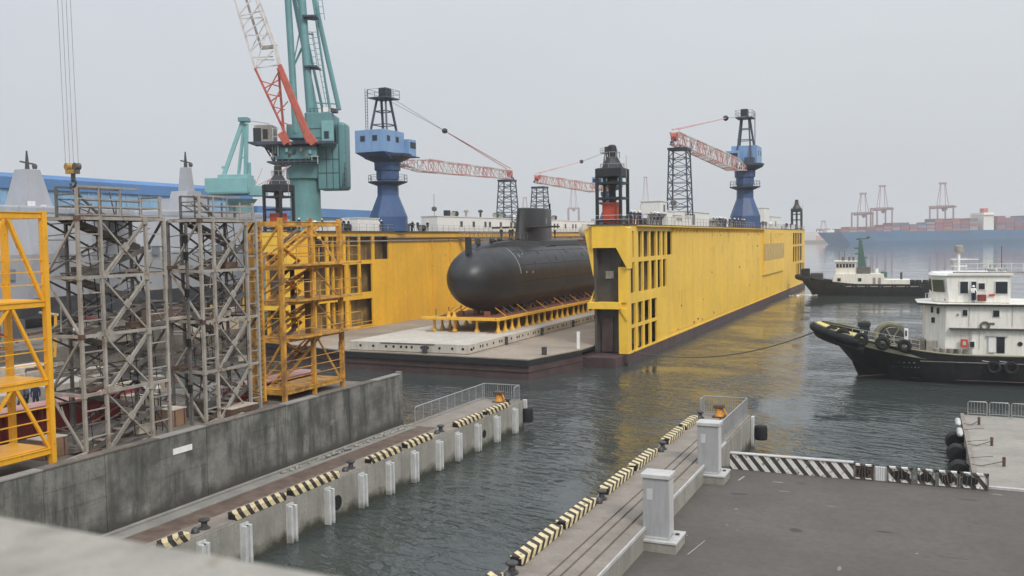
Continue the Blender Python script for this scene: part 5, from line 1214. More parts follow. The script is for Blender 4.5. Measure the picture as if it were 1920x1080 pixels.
for k, (a, b_) in enumerate(((547, 283), (560, 285), (574, 282), (590, 286), (552, 292), (583, 293))): obox(MB(), a, a + 5, b_, b_ + 7, -4.0, -3.5).build('drive_motor', ('crane_green2', 'bollard', 'tower_grey')[k % 3], gc)
# mast: two great posts, back legs with ladders, ties
ZT = 75
def up_to(px0, py0, px1, py1, dd=0):
    a = G(px0, py0, dd); b_ = G(px1, py1, dd); return a, a + (b_ - a) * ((ZT - a.z) / (b_.z - a.z))
for (c0, r_) in (((555, 250, 540, 0, -2), .55), ((584, 240, 566, 0, -1.5), .66), ):
    a, b_ = up_to(*c0); MB().tube([a, b_], r_, 12).build('mast_post', 'crane_green', gc, True)
for (c0, r_) in (((594, 215, 552, 0, 2.5), .38), ((636, 206, 590, 0, 1.5), .40), ((606, 210, 586, 120, 3.5), .24), ((618, 207, 596, 60, 1), .18)):
    a, b_ = up_to(*c0); MB().tube([a, b_], r_, 8).build('back_leg', 'crane_green', gc, True)
for (a, b_, w_) in (((572, 35), (597, 38), .25), ((578, 128), (602, 130), .3), ((590, 193), (630, 195), .2), ((548, 130), (566, 90), .3), ((576, 63), (588, 65), .2), ((550, 120), (562, 60), .2)):
    MB().beam(G(*a), G(*b_), w_).build('mast_tie', 'crane_green', gc)
for (a, b_) in (((600, 0), (605, 38)), ((590, 60), (617, 205)), ((580, 60), (592, 130))):
    pa, pb = G(*a), G(*b_); ld = MB(); ld.beam(pa + RT * .35, pb + RT * .35, .08).beam(pa - RT * .35, pb - RT * .35, .08); lo_ = ld.build('mast_ladder', 'crane_green', gc)
    n = int((pa - pb).length / .9)
    for k in range(n): q = pa + (pb - pa) * k / n; MB().beam(q + RT * .35, q - RT * .35, .07).build('rung', 'crane_green', lo_)
obox(MB(), 574, 600, 36, 39, -1.5, 1).build('mast_landing', 'crane_steel', gc); obox(MB(), 576, 600, 128, 131, -1.5, 1).build('mast_landing', 'crane_steel', gc)
obox(MB(), 612, 622, 206, 214, -2, 0).build('top_equipment', 'white', gc); obox(MB(), 626, 636, 208, 214, -2, 0).build('top_equipment', 'bollard', gc)
# its jib: red lower frame, white upper lattice, running up and left
def J(px, py, dd): return un(px, py, d=143 + dd)
def jib_line(p0, p1, dd, w_, mt, nm): MB().beam(J(*p0, dd), J(*p1, dd), w_).build(nm, mt, gc)
jib_line((586, 268), (524, 122), -1.2, .6, 'boom_red', 'jib_leg'); jib_line((577, 268), (521, 128), 1.2, .36, 'boom_red', 'jib_leg')
jib_line((538, 270), (526, 250), 0, .9, 'boom_red', 'jib_heel'); jib_line((590, 270), (576, 250), -1, 1.1, 'boom_red', 'jib_heel')
jib_line((545, 272), (478, 128), 0, .30, 'boom_red', 'jib_chord'); jib_line((533, 258), (522, 128), 1.5, .28, 'boom_red', 'jib_chord')
def ext(p0, p1, dd, w_, mt, nm, zt=64):
    a, b_ = J(*p0, dd), J(*p1, dd); MB().beam(a, a + (b_ - a) * ((zt - a.z) / (b_.z - a.z)), w_).build(nm, mt, gc)
ext((478, 128), (440, 0), 0, .26, 'boom_white', 'jib_chord'); ext((518, 90), (486, 0), -1.2, .26, 'boom_white', 'jib_chord')
ext((490, 90), (462, 0), 1.5, .30, 'tower_grey', 'jib_chord'); ext((512, 88), (480, 0), 1.2, .24, 'boom_white', 'jib_chord')
jib_line((524, 122), (516, 86), -1.2, .5, 'boom_white', 'jib_chord'); jib_line((488, 90), (520, 87), 0, .5, 'tower_grey', 'jib_tie')
lz = [((478, 128), (520, 122)), ((478, 128), (512, 95)), ((486, 112), (514, 112)), ((500, 175), (526, 128)), ((490, 152), (523, 162)), ((512, 200), (526, 165)), ((500, 176), (528, 182)), ((512, 200), (534, 206)), ((518, 215), (540, 190)), ((526, 228), (545, 235)),
      ((478, 128), (500, 60)), ((468, 98), (503, 62)), ((468, 98), (498, 40)), ((460, 62), (495, 35)), ((450, 30), (492, 20)), ((455, 50), (487, 8)), ((448, 28), (470, 0)), ((472, 108), (512, 106)), ((460, 66), (500, 66)), ((450, 35), (490, 33)), ((497, 165), (522, 150)), ((508, 190), (524, 178))]
for a, b_ in lz: jib_line(a, b_, random.uniform(-.8, .8), .16, 'boom_red' if a[1] > 140 else 'boom_white', 'jib_lacing')
for (a, b_) in (((513, 335), (545, 310)), ((500, 340), (540, 312))): jib_line(a, b_, -2, .12, 'boom_pink', 'slack_wire')

# smaller pale teal crane behind the warships
def S(px, py, dd=0.0): return un(px, py, d=230 + dd)
sc_ = thing('level_luffing_crane', 'smaller pale teal crane behind the slim grey tower', 'crane', tuple(S(450, 440)[:2]) + (3,))
px_, py_ = S(452, 400).x, S(452, 400).y
MB().lathe([(3.4, 3), (3.0, 18), (3.0, S(452, 385).z), (4.2, S(452, 374).z)], (px_, py_, 0), 12).build('pedestal', 'crane_green', sc_, True)
def sbox(px0, px1, py0, py1, d0, d1, nm, mt='crane_green2'):
    a = S(px0, py1); b_ = S(px1, py1); z1 = S(px0, py0).z; P_ = []
    for z in (a.z, z1):
        for (p, d_) in ((a, d0), (b_, d0), (b_, d1), (a, d1)): q = p + FW * d_; P_.append((q.x, q.y, z))
    MB().add(P_, [(0, 3, 2, 1), (4, 5, 6, 7), (0, 1, 5, 4), (1, 2, 6, 5), (2, 3, 7, 6), (3, 0, 4, 7)]).build(nm, mt, sc_, bevel=.1)
sbox(394, 472, 336, 362, -4, 4, 'machinery_house'); sbox(415, 470, 329, 336, -3, 3, 'roof_house'); sbox(470, 497, 350, 368, -3, 3, 'rear_cabin'); sbox(400, 475, 362, 366, -5, 5, 'platform', 'crane_green')
for (a, b_, w_) in (((419, 330), (455, 228), .95), ((447, 330), (458, 232), .6), ((461, 330), (462, 232), .8), ((469, 345), (468, 305), .5), ((416, 314), (424, 314), .6), ((451, 295), (462, 296), .4)): MB().beam(S(*a), S(*b_), w_).build('frame_leg', 'crane_green2', sc_)
sbox(449, 467, 221, 229, -1.5, 1.5, 'head_frame', 'crane_green'); MB().tube([S(465, 226), S(505, 232)], .08, 4).build('stay_wire', 'wire', sc_)
mb = MB()
for (a, b_) in (((478, 350), (492, 315)), ((478, 350), (520, 330)), ((485, 352), (530, 325))): mb.beam(S(*a), S(*b_), .18)
mb.build('jib_wire', 'boom_pink', sc_)

# hook block on its wires
KD = 38
hk = thing('hook_block', 'ochre twin-sheave hook block hanging on four wires above the tall grey tower', 'hook block', un(135, 345, d=38))
def Hk(px, py, dd=0): return un(px, py, d=38 + dd)
for k, (px, pt_) in enumerate(((123, 108), (131, 116), (138, 124), (147, 132))):
    a = Hk(px, 310); b_ = Hk(pt_, 0); MB().tube([a, a + (b_ - a) * 1.9], .014, 4).build('wire', 'wire', hk)
for px, py, mt in ((128.5, 312.5, 'hook_yellow'), (144, 312, 'tower_dark')):
    c_ = Hk(px, py); MB().lathe([(.03, -.12), (.15, -.12), (.15, -.05), (.11, 0), (.15, .05), (.15, .12), (.03, .12)], (0, 0, 0), 16, 'y').xf(Matrix.Translation(c_) @ Matrix.Rotation(R(-8), 4, 'Z')).build('sheave', mt, hk)
for px0, px1, mt in ((124, 133, 'hook_yellow'), (140, 149, 'tower_dark'), (131, 142, 'hook_yellow')):
    a, b_ = Hk(px0, 326), Hk(px1, 318); B(a.x, b_.x + .0, a.y - .05, a.y + .12, a.z, b_.z).build('cheek_plate', mt, hk, bevel=.01)
a = Hk(137, 326); MB().tube([a, a - Vector((0, 0, .35))], .09, 8).build('shank', 'bollard', hk, True)
c_ = Hk(137, 343); MB().tube([c_ + Vector((.16 * math.sin(q_), 0, .16 * math.cos(q_))) for q_ in [R(v) for v in range(0, 280, 20)]], .05, 6).build('hook', 'bollard', hk, True)
for dx in (-1.5, 2): MB().tube([Hk(137 + dx, 348), Hk(136 + dx * 2.2, 400)], .012, 4).build('sling', 'wire', hk)

# ------------------------------------------------------------------ warships and the blue shed on the left
def warship(label, yb, ye, x, mast_y, mz, tw, extra):
    t_ = thing('warship', label, 'warship', (x, (yb + ye) / 2, 3))
    st = []
    for (z, bw) in ((2.8, 3.0), (4.5, 5.5), (7.6, 7.2), (14, 7.8), (20, 6.4)):
        ring = []
        for (u, f_) in ((0, .85), (.03, .95), (.6, 1), (.85, .7), (.95, .3), (1, .02)): ring.append((x + bw * f_, yb + (ye - yb) * u + (z - 10) * .15 * u, z))
        for (u, f_) in ((1, .02), (.95, .3), (.85, .7), (.6, 1), (.03, .95), (0, .85)): ring.append((x - bw * f_, yb + (ye - yb) * u + (z - 10) * .15 * u, z))
        st.append(ring)
    MB().loft(st[:3], caps=True).build('lower_hull', 'navy_dark', t_); MB().loft(st[2:], caps=True).build('upper_hull', 'navy_grey', t_)  # dark bottom, with the hull's shadow put into its colour
    for k in range(6): B(x + 7.72, x + 7.8, yb + 8 + k * 9, yb + 9.6 + k * 9, 10.5 + (k % 2) * 3, 12 + (k % 2) * 3).build('hull_panel', 'navy_dark' if k % 3 == 0 else 'shed_grey', t_)
    # stepped house and pyramid mast
    B(x - 5, x + 5, mast_y - 12, mast_y + 16, 20, 21.2).build('deck_house', 'navy_grey', t_, bevel=.3)
    w0, w1 = tw
    MB().loft([[(x + sx_ * w_, mast_y + sy_ * w_, z) for sx_, sy_ in ((1, 1), (-1, 1), (-1, -1), (1, -1))] for w_, z in ((w0, 20), (w1, mz))], caps=True).build('mast_tower', 'navy_grey', t_)
    MB().tube([(x, mast_y, mz), (x, mast_y, mz + 2.9)], [.35, .12], 8).build('mast_pole', 'bollard', t_)
    MB().beam((x, mast_y - 1.2, mz + 1.2), (x, mast_y + 1.4, mz + .9), .22).build('yard_arm', 'navy_dark', t_)
    MB().lathe([(.3, 0), (.4, .5), (.2, .8)], (x, mast_y + 1.3, mz + .2), 8).build('sensor', 'navy_dark', t_)
    for (dy, dz, s_) in extra: B(x + w0 - .1, x + w0 + .25, mast_y + dy, mast_y + dy + s_, 20.6 + dz, 20.6 + dz + s_).build('sensor_box', 'white', t_)
    for k in range(12):
        MB().beam((x + 6, yb + 6 + k * 4, 20), (x + 6, yb + 6 + k * 4, 21.1), .1).build('stanchion', 'navy_grey', t_)
    return t_
warship('light grey warship behind the bright yellow tower, wide pyramid mast', 62, 112, -125, 98.3, 26.9, (2.6, 1.25), ((-2.2, .3, 1.1), (0, .1, .8)))
warship('light grey warship behind the slim grey tower, narrow stepped mast', 113, 166, -125, 131.4, 29.4, (1.4, .7), ())
wsx = [(126.0, 6.0, 20, 23.6), (127.5, 3.6, 23.6, 25.0)]
for k, (yy, ln, za, zb) in enumerate(wsx):
    o_ = MB().loft([[(-125 + sx_ * (3 - k), yy + ln / 2 + sy_ * ln / 2 * f_ + 2, z) for sx_, sy_ in ((1, 1), (-1, 1), (-1, -1), (1, -1))] for f_, z in ((1.2, za), (.9, zb))], caps=True).build('bridge_block', 'navy_grey', None); 
    tag(o_, ('broad grey bridge block', 'upper grey bridge block')[k] + ' below the narrow mast of the second warship', 'bridge')
sh = thing('ship_shed', 'long blue shed behind the grey warships', 'shed', (-200, 180, 3))
zt = 31.9
B(-230, -190, 40, 226, 3, 28.6).build('shed_wall', 'shed_wall', sh)
MB().prism([(-189.4, 28.6), (-189.4, 31.2), (-190.5, 32.2), (-231, 32.2), (-231, 28.6)], 'y', 38, 227).build('roof', 'shed_roof', sh)
B(-189.9, -189.6, 40, 226, 20.8, 22.2).build('rail_band', 'shed_grey', sh)
for k in range(46): B(-189.95, -189.75, 42 + k * 4, 42.25 + k * 4, 3.2, 28.6).build('wall_rib', 'shed_wall', sh)
sh2 = thing('ship_shed', 'lower blue shed beyond the end of the long one, left of the teal crane', 'shed', (-200, 250, 3))
B(-230, -192, 232, 300, 3, 24).build('shed_wall', 'shed_wall', sh2); B(-231, -191, 231, 301, 24, 27).build('roof', 'shed_roof', sh2); B(-191.9, -191.7, 236, 290, 15, 17.5).build('window_strip', 'shed_grey', sh2)
B(-191.9, -191.7, 236, 290, 8, 10).build('window_strip', 'shed_grey', sh2)

# ------------------------------------------------------------------ tugs
def hull_mesh(levels, n=26, sheer=lambda u: 0, bowp=2.2):
    """levels: (z, x_bow, x_stern, half beam, bow fullness); bow at negative local x"""
    rings = []
    for li, (z, xb, xs, hb, full) in enumerate(levels):
        f_ = li / (len(levels) - 1); ring = []
        us = [(i / n) ** 1.5 for i in range(n + 1)]
        def hw(u):
            a = min(1, u / .34); w_ = (1 - (1 - a) ** bowp) ** (1 / full); s_ = 1 - .25 * max(0, (u - .8) / .2) ** 2
            return max(.03, hb * w_ * s_)
        for u in us: ring.append((xb + (xs - xb) * u, -hw(u), z + sheer(u) * f_))
        for u in reversed(us): ring.append((xb + (xs - xb) * u, hw(u), z + sheer(u) * f_))
        rings.append(ring)
    return rings
def tug_xf(x, y, rz, s_=1): return Matrix.Translation((x, y, 0)) @ Matrix.Rotation(rz, 4, 'Z') @ Matrix.Scale(s_, 4)

def near_tug():
    T = tug_xf(-10.9, 104.2, R(3.0))
    t_ = thing('tugboat', 'near white and black tugboat with a tall white wheelhouse, cut by the photo edge', 'tugboat', tuple(T @ Vector((16, 0, 0))))
    def bd(mb, nm, mt, par=None, smooth=False, bevel=0): return mb.xf(T).build(nm, mt, par or t_, smooth, bevel)
    sheer = lambda u: 2.55 * max(0, 1 - u / .42) ** 1.6
    Ti = T.inverted(); Co = Ti @ Vector((0, 0, CAM_H))
    def LP(px, py, yl):
        d_ = Ti.to_3x3() @ (AX.transposed() @ Vector(((px - 960) / FPX, (py - 540) / FPX, 1))); k_ = (yl - Co.y) / d_.y; return Co + d_ * k_
    def bxp(px0, px1, py0, py1, yl, th=.05):
        a, b_ = LP(px0, py1, yl), LP(px1, py0, yl); c_, e_ = LP(px1, py1, yl), LP(px0, py0, yl)
        return MB().box(a.x, b_.x, yl - th, yl + th, (a.z + c_.z) / 2, (b_.z + e_.z) / 2)
    lv = [(-1.5, 5.2, 33, 3.4, 1.0), (0.0, 4.3, 33.6, 4.3, 1.1), (.45, 3.9, 33.8, 4.5, 1.2), (1.6, 2.5, 34, 4.9, 1.4), (2.6, .9, 34.2, 5.1, 1.7), (3.0, .15, 34.2, 5.15, 1.9)]
    rg = hull_mesh(lv, sheer=sheer)
    bd(MB().loft(rg[:3], caps=False), 'lower_hull', 'tug_black', smooth=True)
    bd(MB().loft(rg[2:], caps=False), 'hull', 'tug_black', smooth=True)
    n2 = len(rg[-1]) // 2; top = rg[-1]
    # rim and deck
    rim = [(p[0], p[1], p[2]) for p in top]
    bd(MB().tube(rim + [rim[0]], .10, 5, caps=False), 'gunwale', 'tug_deck')
    dk = MB(); dv = [(p[0] + .05, p[1] * .96, p[2] - .75) for p in top]; k = n2
    for i in range(n2 - 1): dk.add([dv[i], dv[i + 1], dv[2 * n2 - 2 - i], dv[2 * n2 - 1 - i]], [(0, 1, 2, 3)])
    bd(dk, 'main_deck', 'tug_deck')
    inn = MB().loft([[(p[0] + .06, p[1] * .965, p[2] - .8) for p in top], [(p[0] + .05, p[1] * .975, p[2] + .0) for p in top]]); bd(inn, 'inner_bulwark', 'tug_deck')
    bd(MB().loft([[(p[0] + .12, p[1] * .96, p[2] + .02) for p in top[:8]], [(p[0] + .55, p[1] * .80, p[2] + .16) for p in top[:8]]], closed=False), 'yellow_bow_plate', 'tug_yellow')
    bd(MB().loft([[(p[0] + .12, p[1] * .96, p[2] + .02) for p in top[-8:]], [(p[0] + .55, p[1] * .80, p[2] + .16) for p in top[-8:]]], closed=False), 'yellow_bow_plate', 'tug_yellow')
    # bow fender: stacked rubber roll round the stem, tyres along the flare
    bw = [top[-1 - i] for i in range(7, -1, -1)] + [top[i] for i in range(0, 8)]
    bd(MB().tube([(p[0] - .12, p[1] * 1.02, p[2] - .45) for p in bw], .48, 10), 'bow_fender', 'rubber', smooth=True)
    bd(MB().tube([(p[0] + .25, p[1] * 1.0, p[2] - 1.15) for p in bw], .38, 10), 'bow_fender', 'rubber', smooth=True)
    def side(xl, z):
        """half width of the near side at local x and height z"""
        best = None
        for (za, ra), (zb, rb) in zip([(l[0], r_) for l, r_ in zip(lv, rg)], [(l[0], r_) for l, r_ in zip(lv[1:], rg[1:])]):
            pass
        # nearest point on the top two rings
        out_ = []
        for r_ in rg:
            ps = r_[:n2]; 
            for p, q in zip(ps, ps[1:]):
                if p[0] <= xl <= q[0]: f_ = (xl - p[0]) / max(1e-6, q[0] - p[0]); out_.append((p[2] + (q[2] - p[2]) * f_, p[1] + (q[1] - p[1]) * f_)); break
        out_.sort()
        for (z0, y0), (z1, y1) in zip(out_, out_[1:]):
            if z0 <= z <= z1: return y0 + (y1 - y0) * (z - z0) / (z1 - z0)
        return out_[-1][1]
    for (px, py, r0, r1) in ((1541, 619, .60, .27), (1559, 623, .60, .27), (1580, 628, .60, .27), (1615, 636, .62, .24), (1655, 643, .62, .24), (1696, 648, .56, .22)):
        q = LP(px, py, -3.6); y = side(max(.4, q.x), q.z); q = LP(px, py, y); bd(MB().torus((q.x, side(max(.4, q.x), q.z) - .16, q.z), r0 * .8, r1, 'y', 18, 8), 'tyre', 'rubber', smooth=True)
    for (px, py) in ((1863, 689), (1896, 690)):
        q = LP(px, py, -5.1); bd(MB().torus((q.x, side(q.x, q.z) - .1, q.z), .50, .17, 'y', 18, 8), 'tyre', 'rubber', smooth=True)
        bd(MB().tube([(q.x, side(q.x, 1.6) - .1, q.z + .5), (q.x - 1.0, side(q.x - .9, 2.4) - .02, 2.5)], .05, 5), 'tyre_rope', 'white_rubber')
    bd(MB().tube([(x_, side(x_, 2.25) - .04, 2.25) for x_ in (10.4, 13, 16, 19, 23, 28, 33)], .08, 6), 'rubbing_strake', 'tower_dark')
    bd(MB().tube([(x_, side(x_, .40) - .02, .40) for x_ in (4.6, 7, 10, 14, 20, 28, 33)], .05, 6), 'waterline_strip', 'antifoul')
    for k, (xl, zc) in enumerate(((8.4, 1.95), (8.9, 1.97), (9.35, 1.99), (9.8, 2.0))): y = side(xl, zc); bd(MB().box(xl, xl + .22, y - .05, y - .01, zc, zc + .2), 'name_letter', 'sub_light')
    for k in range(9): xl = 7.6 + .33 * k; zc = 1.45 + .01 * k; y = side(xl, zc); bd(MB().box(xl, xl + .17, y - .05, y - .01, zc, zc + .16), 'port_letter', 'sub_light')
    # foredeck: towing winch, bitt, rails, windlass
    for zc, r_ in ((0, 0),):
        bd(MB().torus((7.7, -.4, 4.15), 1.4, .28, 'y', 24, 8), 'winch_rim', 'tug_deck', smooth=True)
        bd(MB().lathe([(1.2, -1.4), (1.2, -1.25), (.85, -1.25), (.85, 1.0), (1.45, 1.0), (1.45, 1.15)], (7.9, 0, 4.05), 20, 'y'), 'winch_drum', 'bollard', smooth=True)
        bd(MB().lathe([(.82, -1.22), (1.05, -1.1), (1.05, .9), (.82, .98)], (7.9, 0, 4.05), 18, 'y'), 'rope_coil', 'tarp', smooth=True)
        for k in range(6): a = 2 * PI * k / 6; bd(MB().beam((7.9, -1.45, 4.05), (7.9 + 1.25 * math.cos(a), -1.45, 4.05 + 1.25 * math.sin(a)), .12), 'spoke', 'tug_deck')
        bd(MB().box(6.6, 9.3, -1.6, 1.4, 2.3, 3.1), 'winch_bed', 'tower_dark', bevel=.05)
    bd(MB().box(4.7, 5.7, -.5, .5, 3.4, 5.7), 'tow_post', 'lantern', bevel=.1); bd(MB().box(4.5, 5.8, -.6, .6, 5.2, 5.7), 'tow_crossbar', 'lantern', bevel=.1)
    bd(MB().beam((5.0, -.7, 3.6), (5.0, -.7, 4.7), .2), 'fairlead', 'white')
    bd(MB().box(9.3, 10.9, -3.2, -1.5, 2.4, 4.3), 'windlass', 'tower_dark', bevel=.1); bd(MB().box(11.0, 12.0, -3.2, -2.0, 2.4, 4.2), 'windlass_frame', 'tower_grey', bevel=.08)
    bd(bxp(1695, 1703, 616, 641, -4.0, .15), 'panama_lead', 'white', bevel=.05); bd(bxp(1697.5, 1700.5, 620, 630, -4.17, .02), 'panama_hole', 'hole')
    for xl in (11.9, 12.6, 13.2, 14.0): bd(MB().lathe([(.25, 0), (.2, .3), (.3, .9)], (xl, -4.1, 2.6), 10), 'deck_bitt', 'tower_grey')
    rl = MB()
    for k in range(9): rl.beam((4.0 + .8 * k, -3.6 - .03 * k, 4.1 - .14 * k), (4.0 + .8 * k, -3.6 - .03 * k, 5.3 - .14 * k), .05)
    for dz in (0, -.4, -.8): rl.beam((4.0, -3.6, 5.3 + dz), (10.4, -3.85, 4.2 + dz), .04)
    bd(rl, 'bow_rail', 'pale_cap')
    # white house: lower deck, upper deck with rounded front, wheelhouse
    def house(x0, x1, hw_, z0, z1, mt, nm, rake=.5, chamf=1.6):
        p0 = [(x0 + chamf, -hw_), (x1, -hw_), (x1, hw_), (x0 + chamf, hw_), (x0, hw_ - chamf), (x0, -hw_ + chamf)]
        r0 = [(x, y, z0) for x, y in p0]; r1 = [(x + (rake if i in (4, 5, 0, 3) else 0), y, z1) for i, (x, y) in enumerate(p0)]
        return bd(MB().loft([r0, r1], caps=True), nm, mt, bevel=.04)
    house(13.6, 33, 3.95, 2.2, 5.5, 'cream', 'lower_house', -.15); bd(MB().box(LP(1781, 617, -4.3).x, 33.2, -4.35, 4.3, 5.42, 5.56), 'boat_deck', 'deck_brown')
    house(10.9, 29, 3.7, 3.4, 7.75, 'cream', 'upper_house', .1, 1.8); 
    house(10.3, 30, 4.15, 7.75, 7.92, 'deck_brown', 'bridge_deck', 0, 1.8); house(10.2, 30.1, 4.25, 7.92, 8.02, 'cream', 'bridge_deck_edge', 0, 1.8)
    LX = lambda px: (T.inverted() @ un(px, 540, y=(T @ Vector((18, -3.3, 0))).y)).x
    ZZ = lambda py: un(1830, py, y=(T @ Vector((18, -3.3, 0))).y).z
    wx0, wx1, wz0, wz1 = LX(1752), LX(1895), 8.05, ZZ(517)
    house(wx0, wx1, 3.3, wz0, wz1, 'cream', 'wheelhouse', -.25, 1.3); house(wx0 - .35, wx1 + .2, 3.5, wz1, ZZ(512), 'white', 'wheelhouse_roof', .35, 1.4)
    def win(x0, x1, z0, z1, y, mt='glass', nm='window'):
        f_ = bd(MB().box(x0 - .08, x1 + .08, y - .05, y + .05, z0 - .08, z1 + .08), nm, 'white'); bd(MB().box(x0, x1, y - .08, y - .04, z0, z1), 'pane', mt, f_)
    for (a, b_, c_, d_) in ((1800, 1814.5, 550, 528), (1834.5, 1846, 542, 531), (1866.5, 1889, 550, 528)): win(LX(a), LX(b_), ZZ(c_), ZZ(d_), -3.33)
    win(LX(1821), LX(1830), ZZ(562), ZZ(528), -3.33, nm='wheelhouse_door')
    # raked front windows on the chamfer
    zb_, zh_ = ZZ(548), ZZ(525) - ZZ(548)
    for i, (ax, ay, bx_, by) in enumerate(((wx0 + .05, -1.2, wx0 + .05, -.1), (wx0 + .05, .2, wx0 + .05, 1.2), (wx0 + .15, -2.1, wx0 + 1.1, -3.12))):
        mb = MB()
        nrm = Vector((-1, 0, 0)) if i < 2 else Vector((-.75, -.66, 0))
        a0 = Vector((ax - .12, ay, zb_)) + nrm * .06; b0 = Vector((bx_ - .12, by, zb_)) + nrm * .06
        q = [a0, b0, b0 + Vector((-.12, 0, zh_)), a0 + Vector((-.12, 0, zh_))]; q2 = [v + nrm * .06 for v in q]
        mb.loft([[tuple(v) for v in q], [tuple(v) for v in q2]], caps=True); bd(mb, 'front_window', 'glass_green')
    for (p0, p1, q0, q1) in ((1745, 1749.5, 575, 586), (1756, 1760.5, 577, 588), (1746, 1753, 595, 605)):
        q = LP((p0 + p1) / 2, (q0 + q1) / 2, -2.9); bd(bxp(p0, p1, q0, q1, max(-3.72, -(1.9 + (q.x - 10.9) * 1.0) - .05), .06), 'porthole_window', 'glass')
    def winp(p0, p1, q0, q1, yl, nm='window'):
        f_ = bd(bxp(p0 - 1, p1 + 1, q0 - 1, q1 + 1, yl - .03, .04), nm, 'white'); bd(bxp(p0, p1, q0, q1, yl - .07, .03), 'pane', 'glass', f_)
    winp(1805, 1814, 581, 592, -3.70); winp(1862, 1874, 582, 594, -3.70); winp(1818.5, 1827, 640.5, 651, -3.96)
    q = LP(1847, 611, -3.85); bd(MB().torus((q.x, -3.82, q.z), .36, .10, 'y', 20, 8), 'lifebuoy', 'tower_dark', smooth=True); bd(bxp(1855, 1865, 605, 609, -3.72, .04), 'name_strip', 'tower_dark')
    bd(bxp(1801, 1815, 636, 651, -4.0, .06), 'fire_box', 'lantern_red', bevel=.03); bd(bxp(1805, 1811, 640, 647, -4.07, .02), 'fire_box_glass', 'pale_cap')
    bd(bxp(1868.5, 1884, 632, 662, -3.98, .04), 'side_door', 'glass'); bd(bxp(1853, 1867, 631, 661, -4.05, .06), 'open_door_leaf', 'white', bevel=.03); bd(bxp(1850, 1890, 628.5, 631, -4.1, .1), 'door_hood', 'pale_cap')
    q = LP(1913, 645, -4.0); bd(MB().lathe([(.22, -.05), (.22, .05)], (q.x, -3.98, q.z), 14, 'y'), 'porthole_window', 'glass')
    for (p0, q0) in ((1826, 569), (1878, 569), (1888, 569), (1795, 588), (1830, 624), (1770, 560)): bd(bxp(p0, p0 + 3, q0, q0 + 3.5, -3.8 if q0 > 600 else -3.74, .1), 'deck_lamp', 'tower_grey')
    for (p0, q0, q1) in ((1817, 575, 612), (1898, 572, 612), (1836, 622, 655)): bd(bxp(p0, p0 + 1, q0, q1, -3.98 if q0 > 600 else -3.73, .03), 'vent_pipe', 'pale_cap')
    bd(bxp(1890, 1920, 573, 574.5, -3.73, .04), 'handrail', 'tower_grey')
    bd(MB().box(LX(1833), LX(1849), -3.5, -3.3, ZZ(564), ZZ(552)), 'life_ring_locker', 'red_steel', bevel=.03)
    bd(MB().box(LX(1854), LX(1865), -3.46, -3.34, ZZ(554.5), ZZ(551)), 'name_strip_red', 'lantern_red')
    zr = ZZ(512)
    # roof: rails, mast, radar, board
    rl = MB()
    for k in range(10): rl.beam((13.6 + k, -3.3, zr), (13.6 + k, -3.3, zr + .95), .05)
    for dz in (.5, .95): rl.beam((13.6, -3.3, zr + dz), (22.6, -3.3, zr + dz), .04)
    bd(rl, 'roof_rail', 'white'); bd(MB().box(13.4, 22.6, -3.45, -3.3, zr, zr + .14), 'roof_coaming', 'tower_grey')
    o_ = bd(MB().box(LX(1851), LX(1882), -3.42, -3.36, ZZ(509), ZZ(503)), 'roof_name_board', 'white')
    tx = flat_text('TANG  NO.1', .36, T @ Vector(((LX(1851) + LX(1882)) / 2, -3.44, ZZ(506))), (R(90), 0, R(3)), 'bollard', t_, 'roof_board_lettering')
    for k, xx in enumerate((1856, 1865, 1884)): bd(MB().box(LX(xx), LX(xx + 3.5), -2.6, -2.2, ZZ(503), ZZ(497)), 'roof_lamp', 'tower_grey')
    bd(MB().tube([(14.2, 0, zr), (14.2, 0, zr + 2.2)], .14, 8), 'mast', 'white'); bd(MB().lathe([(.2, 0), (.42, .15), (.42, .75), (.3, .85)], (14.2, 0, zr + 1.9), 12), 'radar_dome', 'tower_grey', smooth=True)
    for z in (zr + .6, zr + 1.3): bd(MB().beam((13.5, 0, z), (15.0, 0, z), .12), 'mast_arm', 'white')
    bd(MB().lathe([(.25, 0), (.25, .4)], (13.7, -.2, zr + .8), 8), 'search_light', 'tower_grey'); bd(MB().beam((14.2, -.4, zr + 1.3), (16.0, -.4, zr + 1.3), .08), 'radar_bar', 'white')
    for xl in (22.6, 18.0): bd(MB().tube([(xl, -1, zr), (xl, -1, zr + 2.6)], .05, 5), 'aerial', 'tower_dark')
    rl = MB()
    for k in range(8): rl.beam((22.9 + k * 1.0, -4.1, 8.0), (22.9 + k * 1.0, -4.1, 9.1), .05)
    for dz in (8.55, 9.1): rl.beam((22.9, -4.1, dz), (30, -4.1, dz), .05)
    for k in range(5): rl.beam((11.0 + k * .5, -2.3 - k * .4, 8.0), (11.0 + k * .5, -2.3 - k * .4, 8.9), .04)
    rl.beam((11.0, -2.3, 8.9), (13.0, -3.9, 8.9), .04)
    bd(rl, 'deck_rail', 'white')
    bd(MB().box(24.5, 27.5, -2, 2, 8.0, 12.6), 'funnel', 'lantern', bevel=.2)
    return T
TT = near_tug()

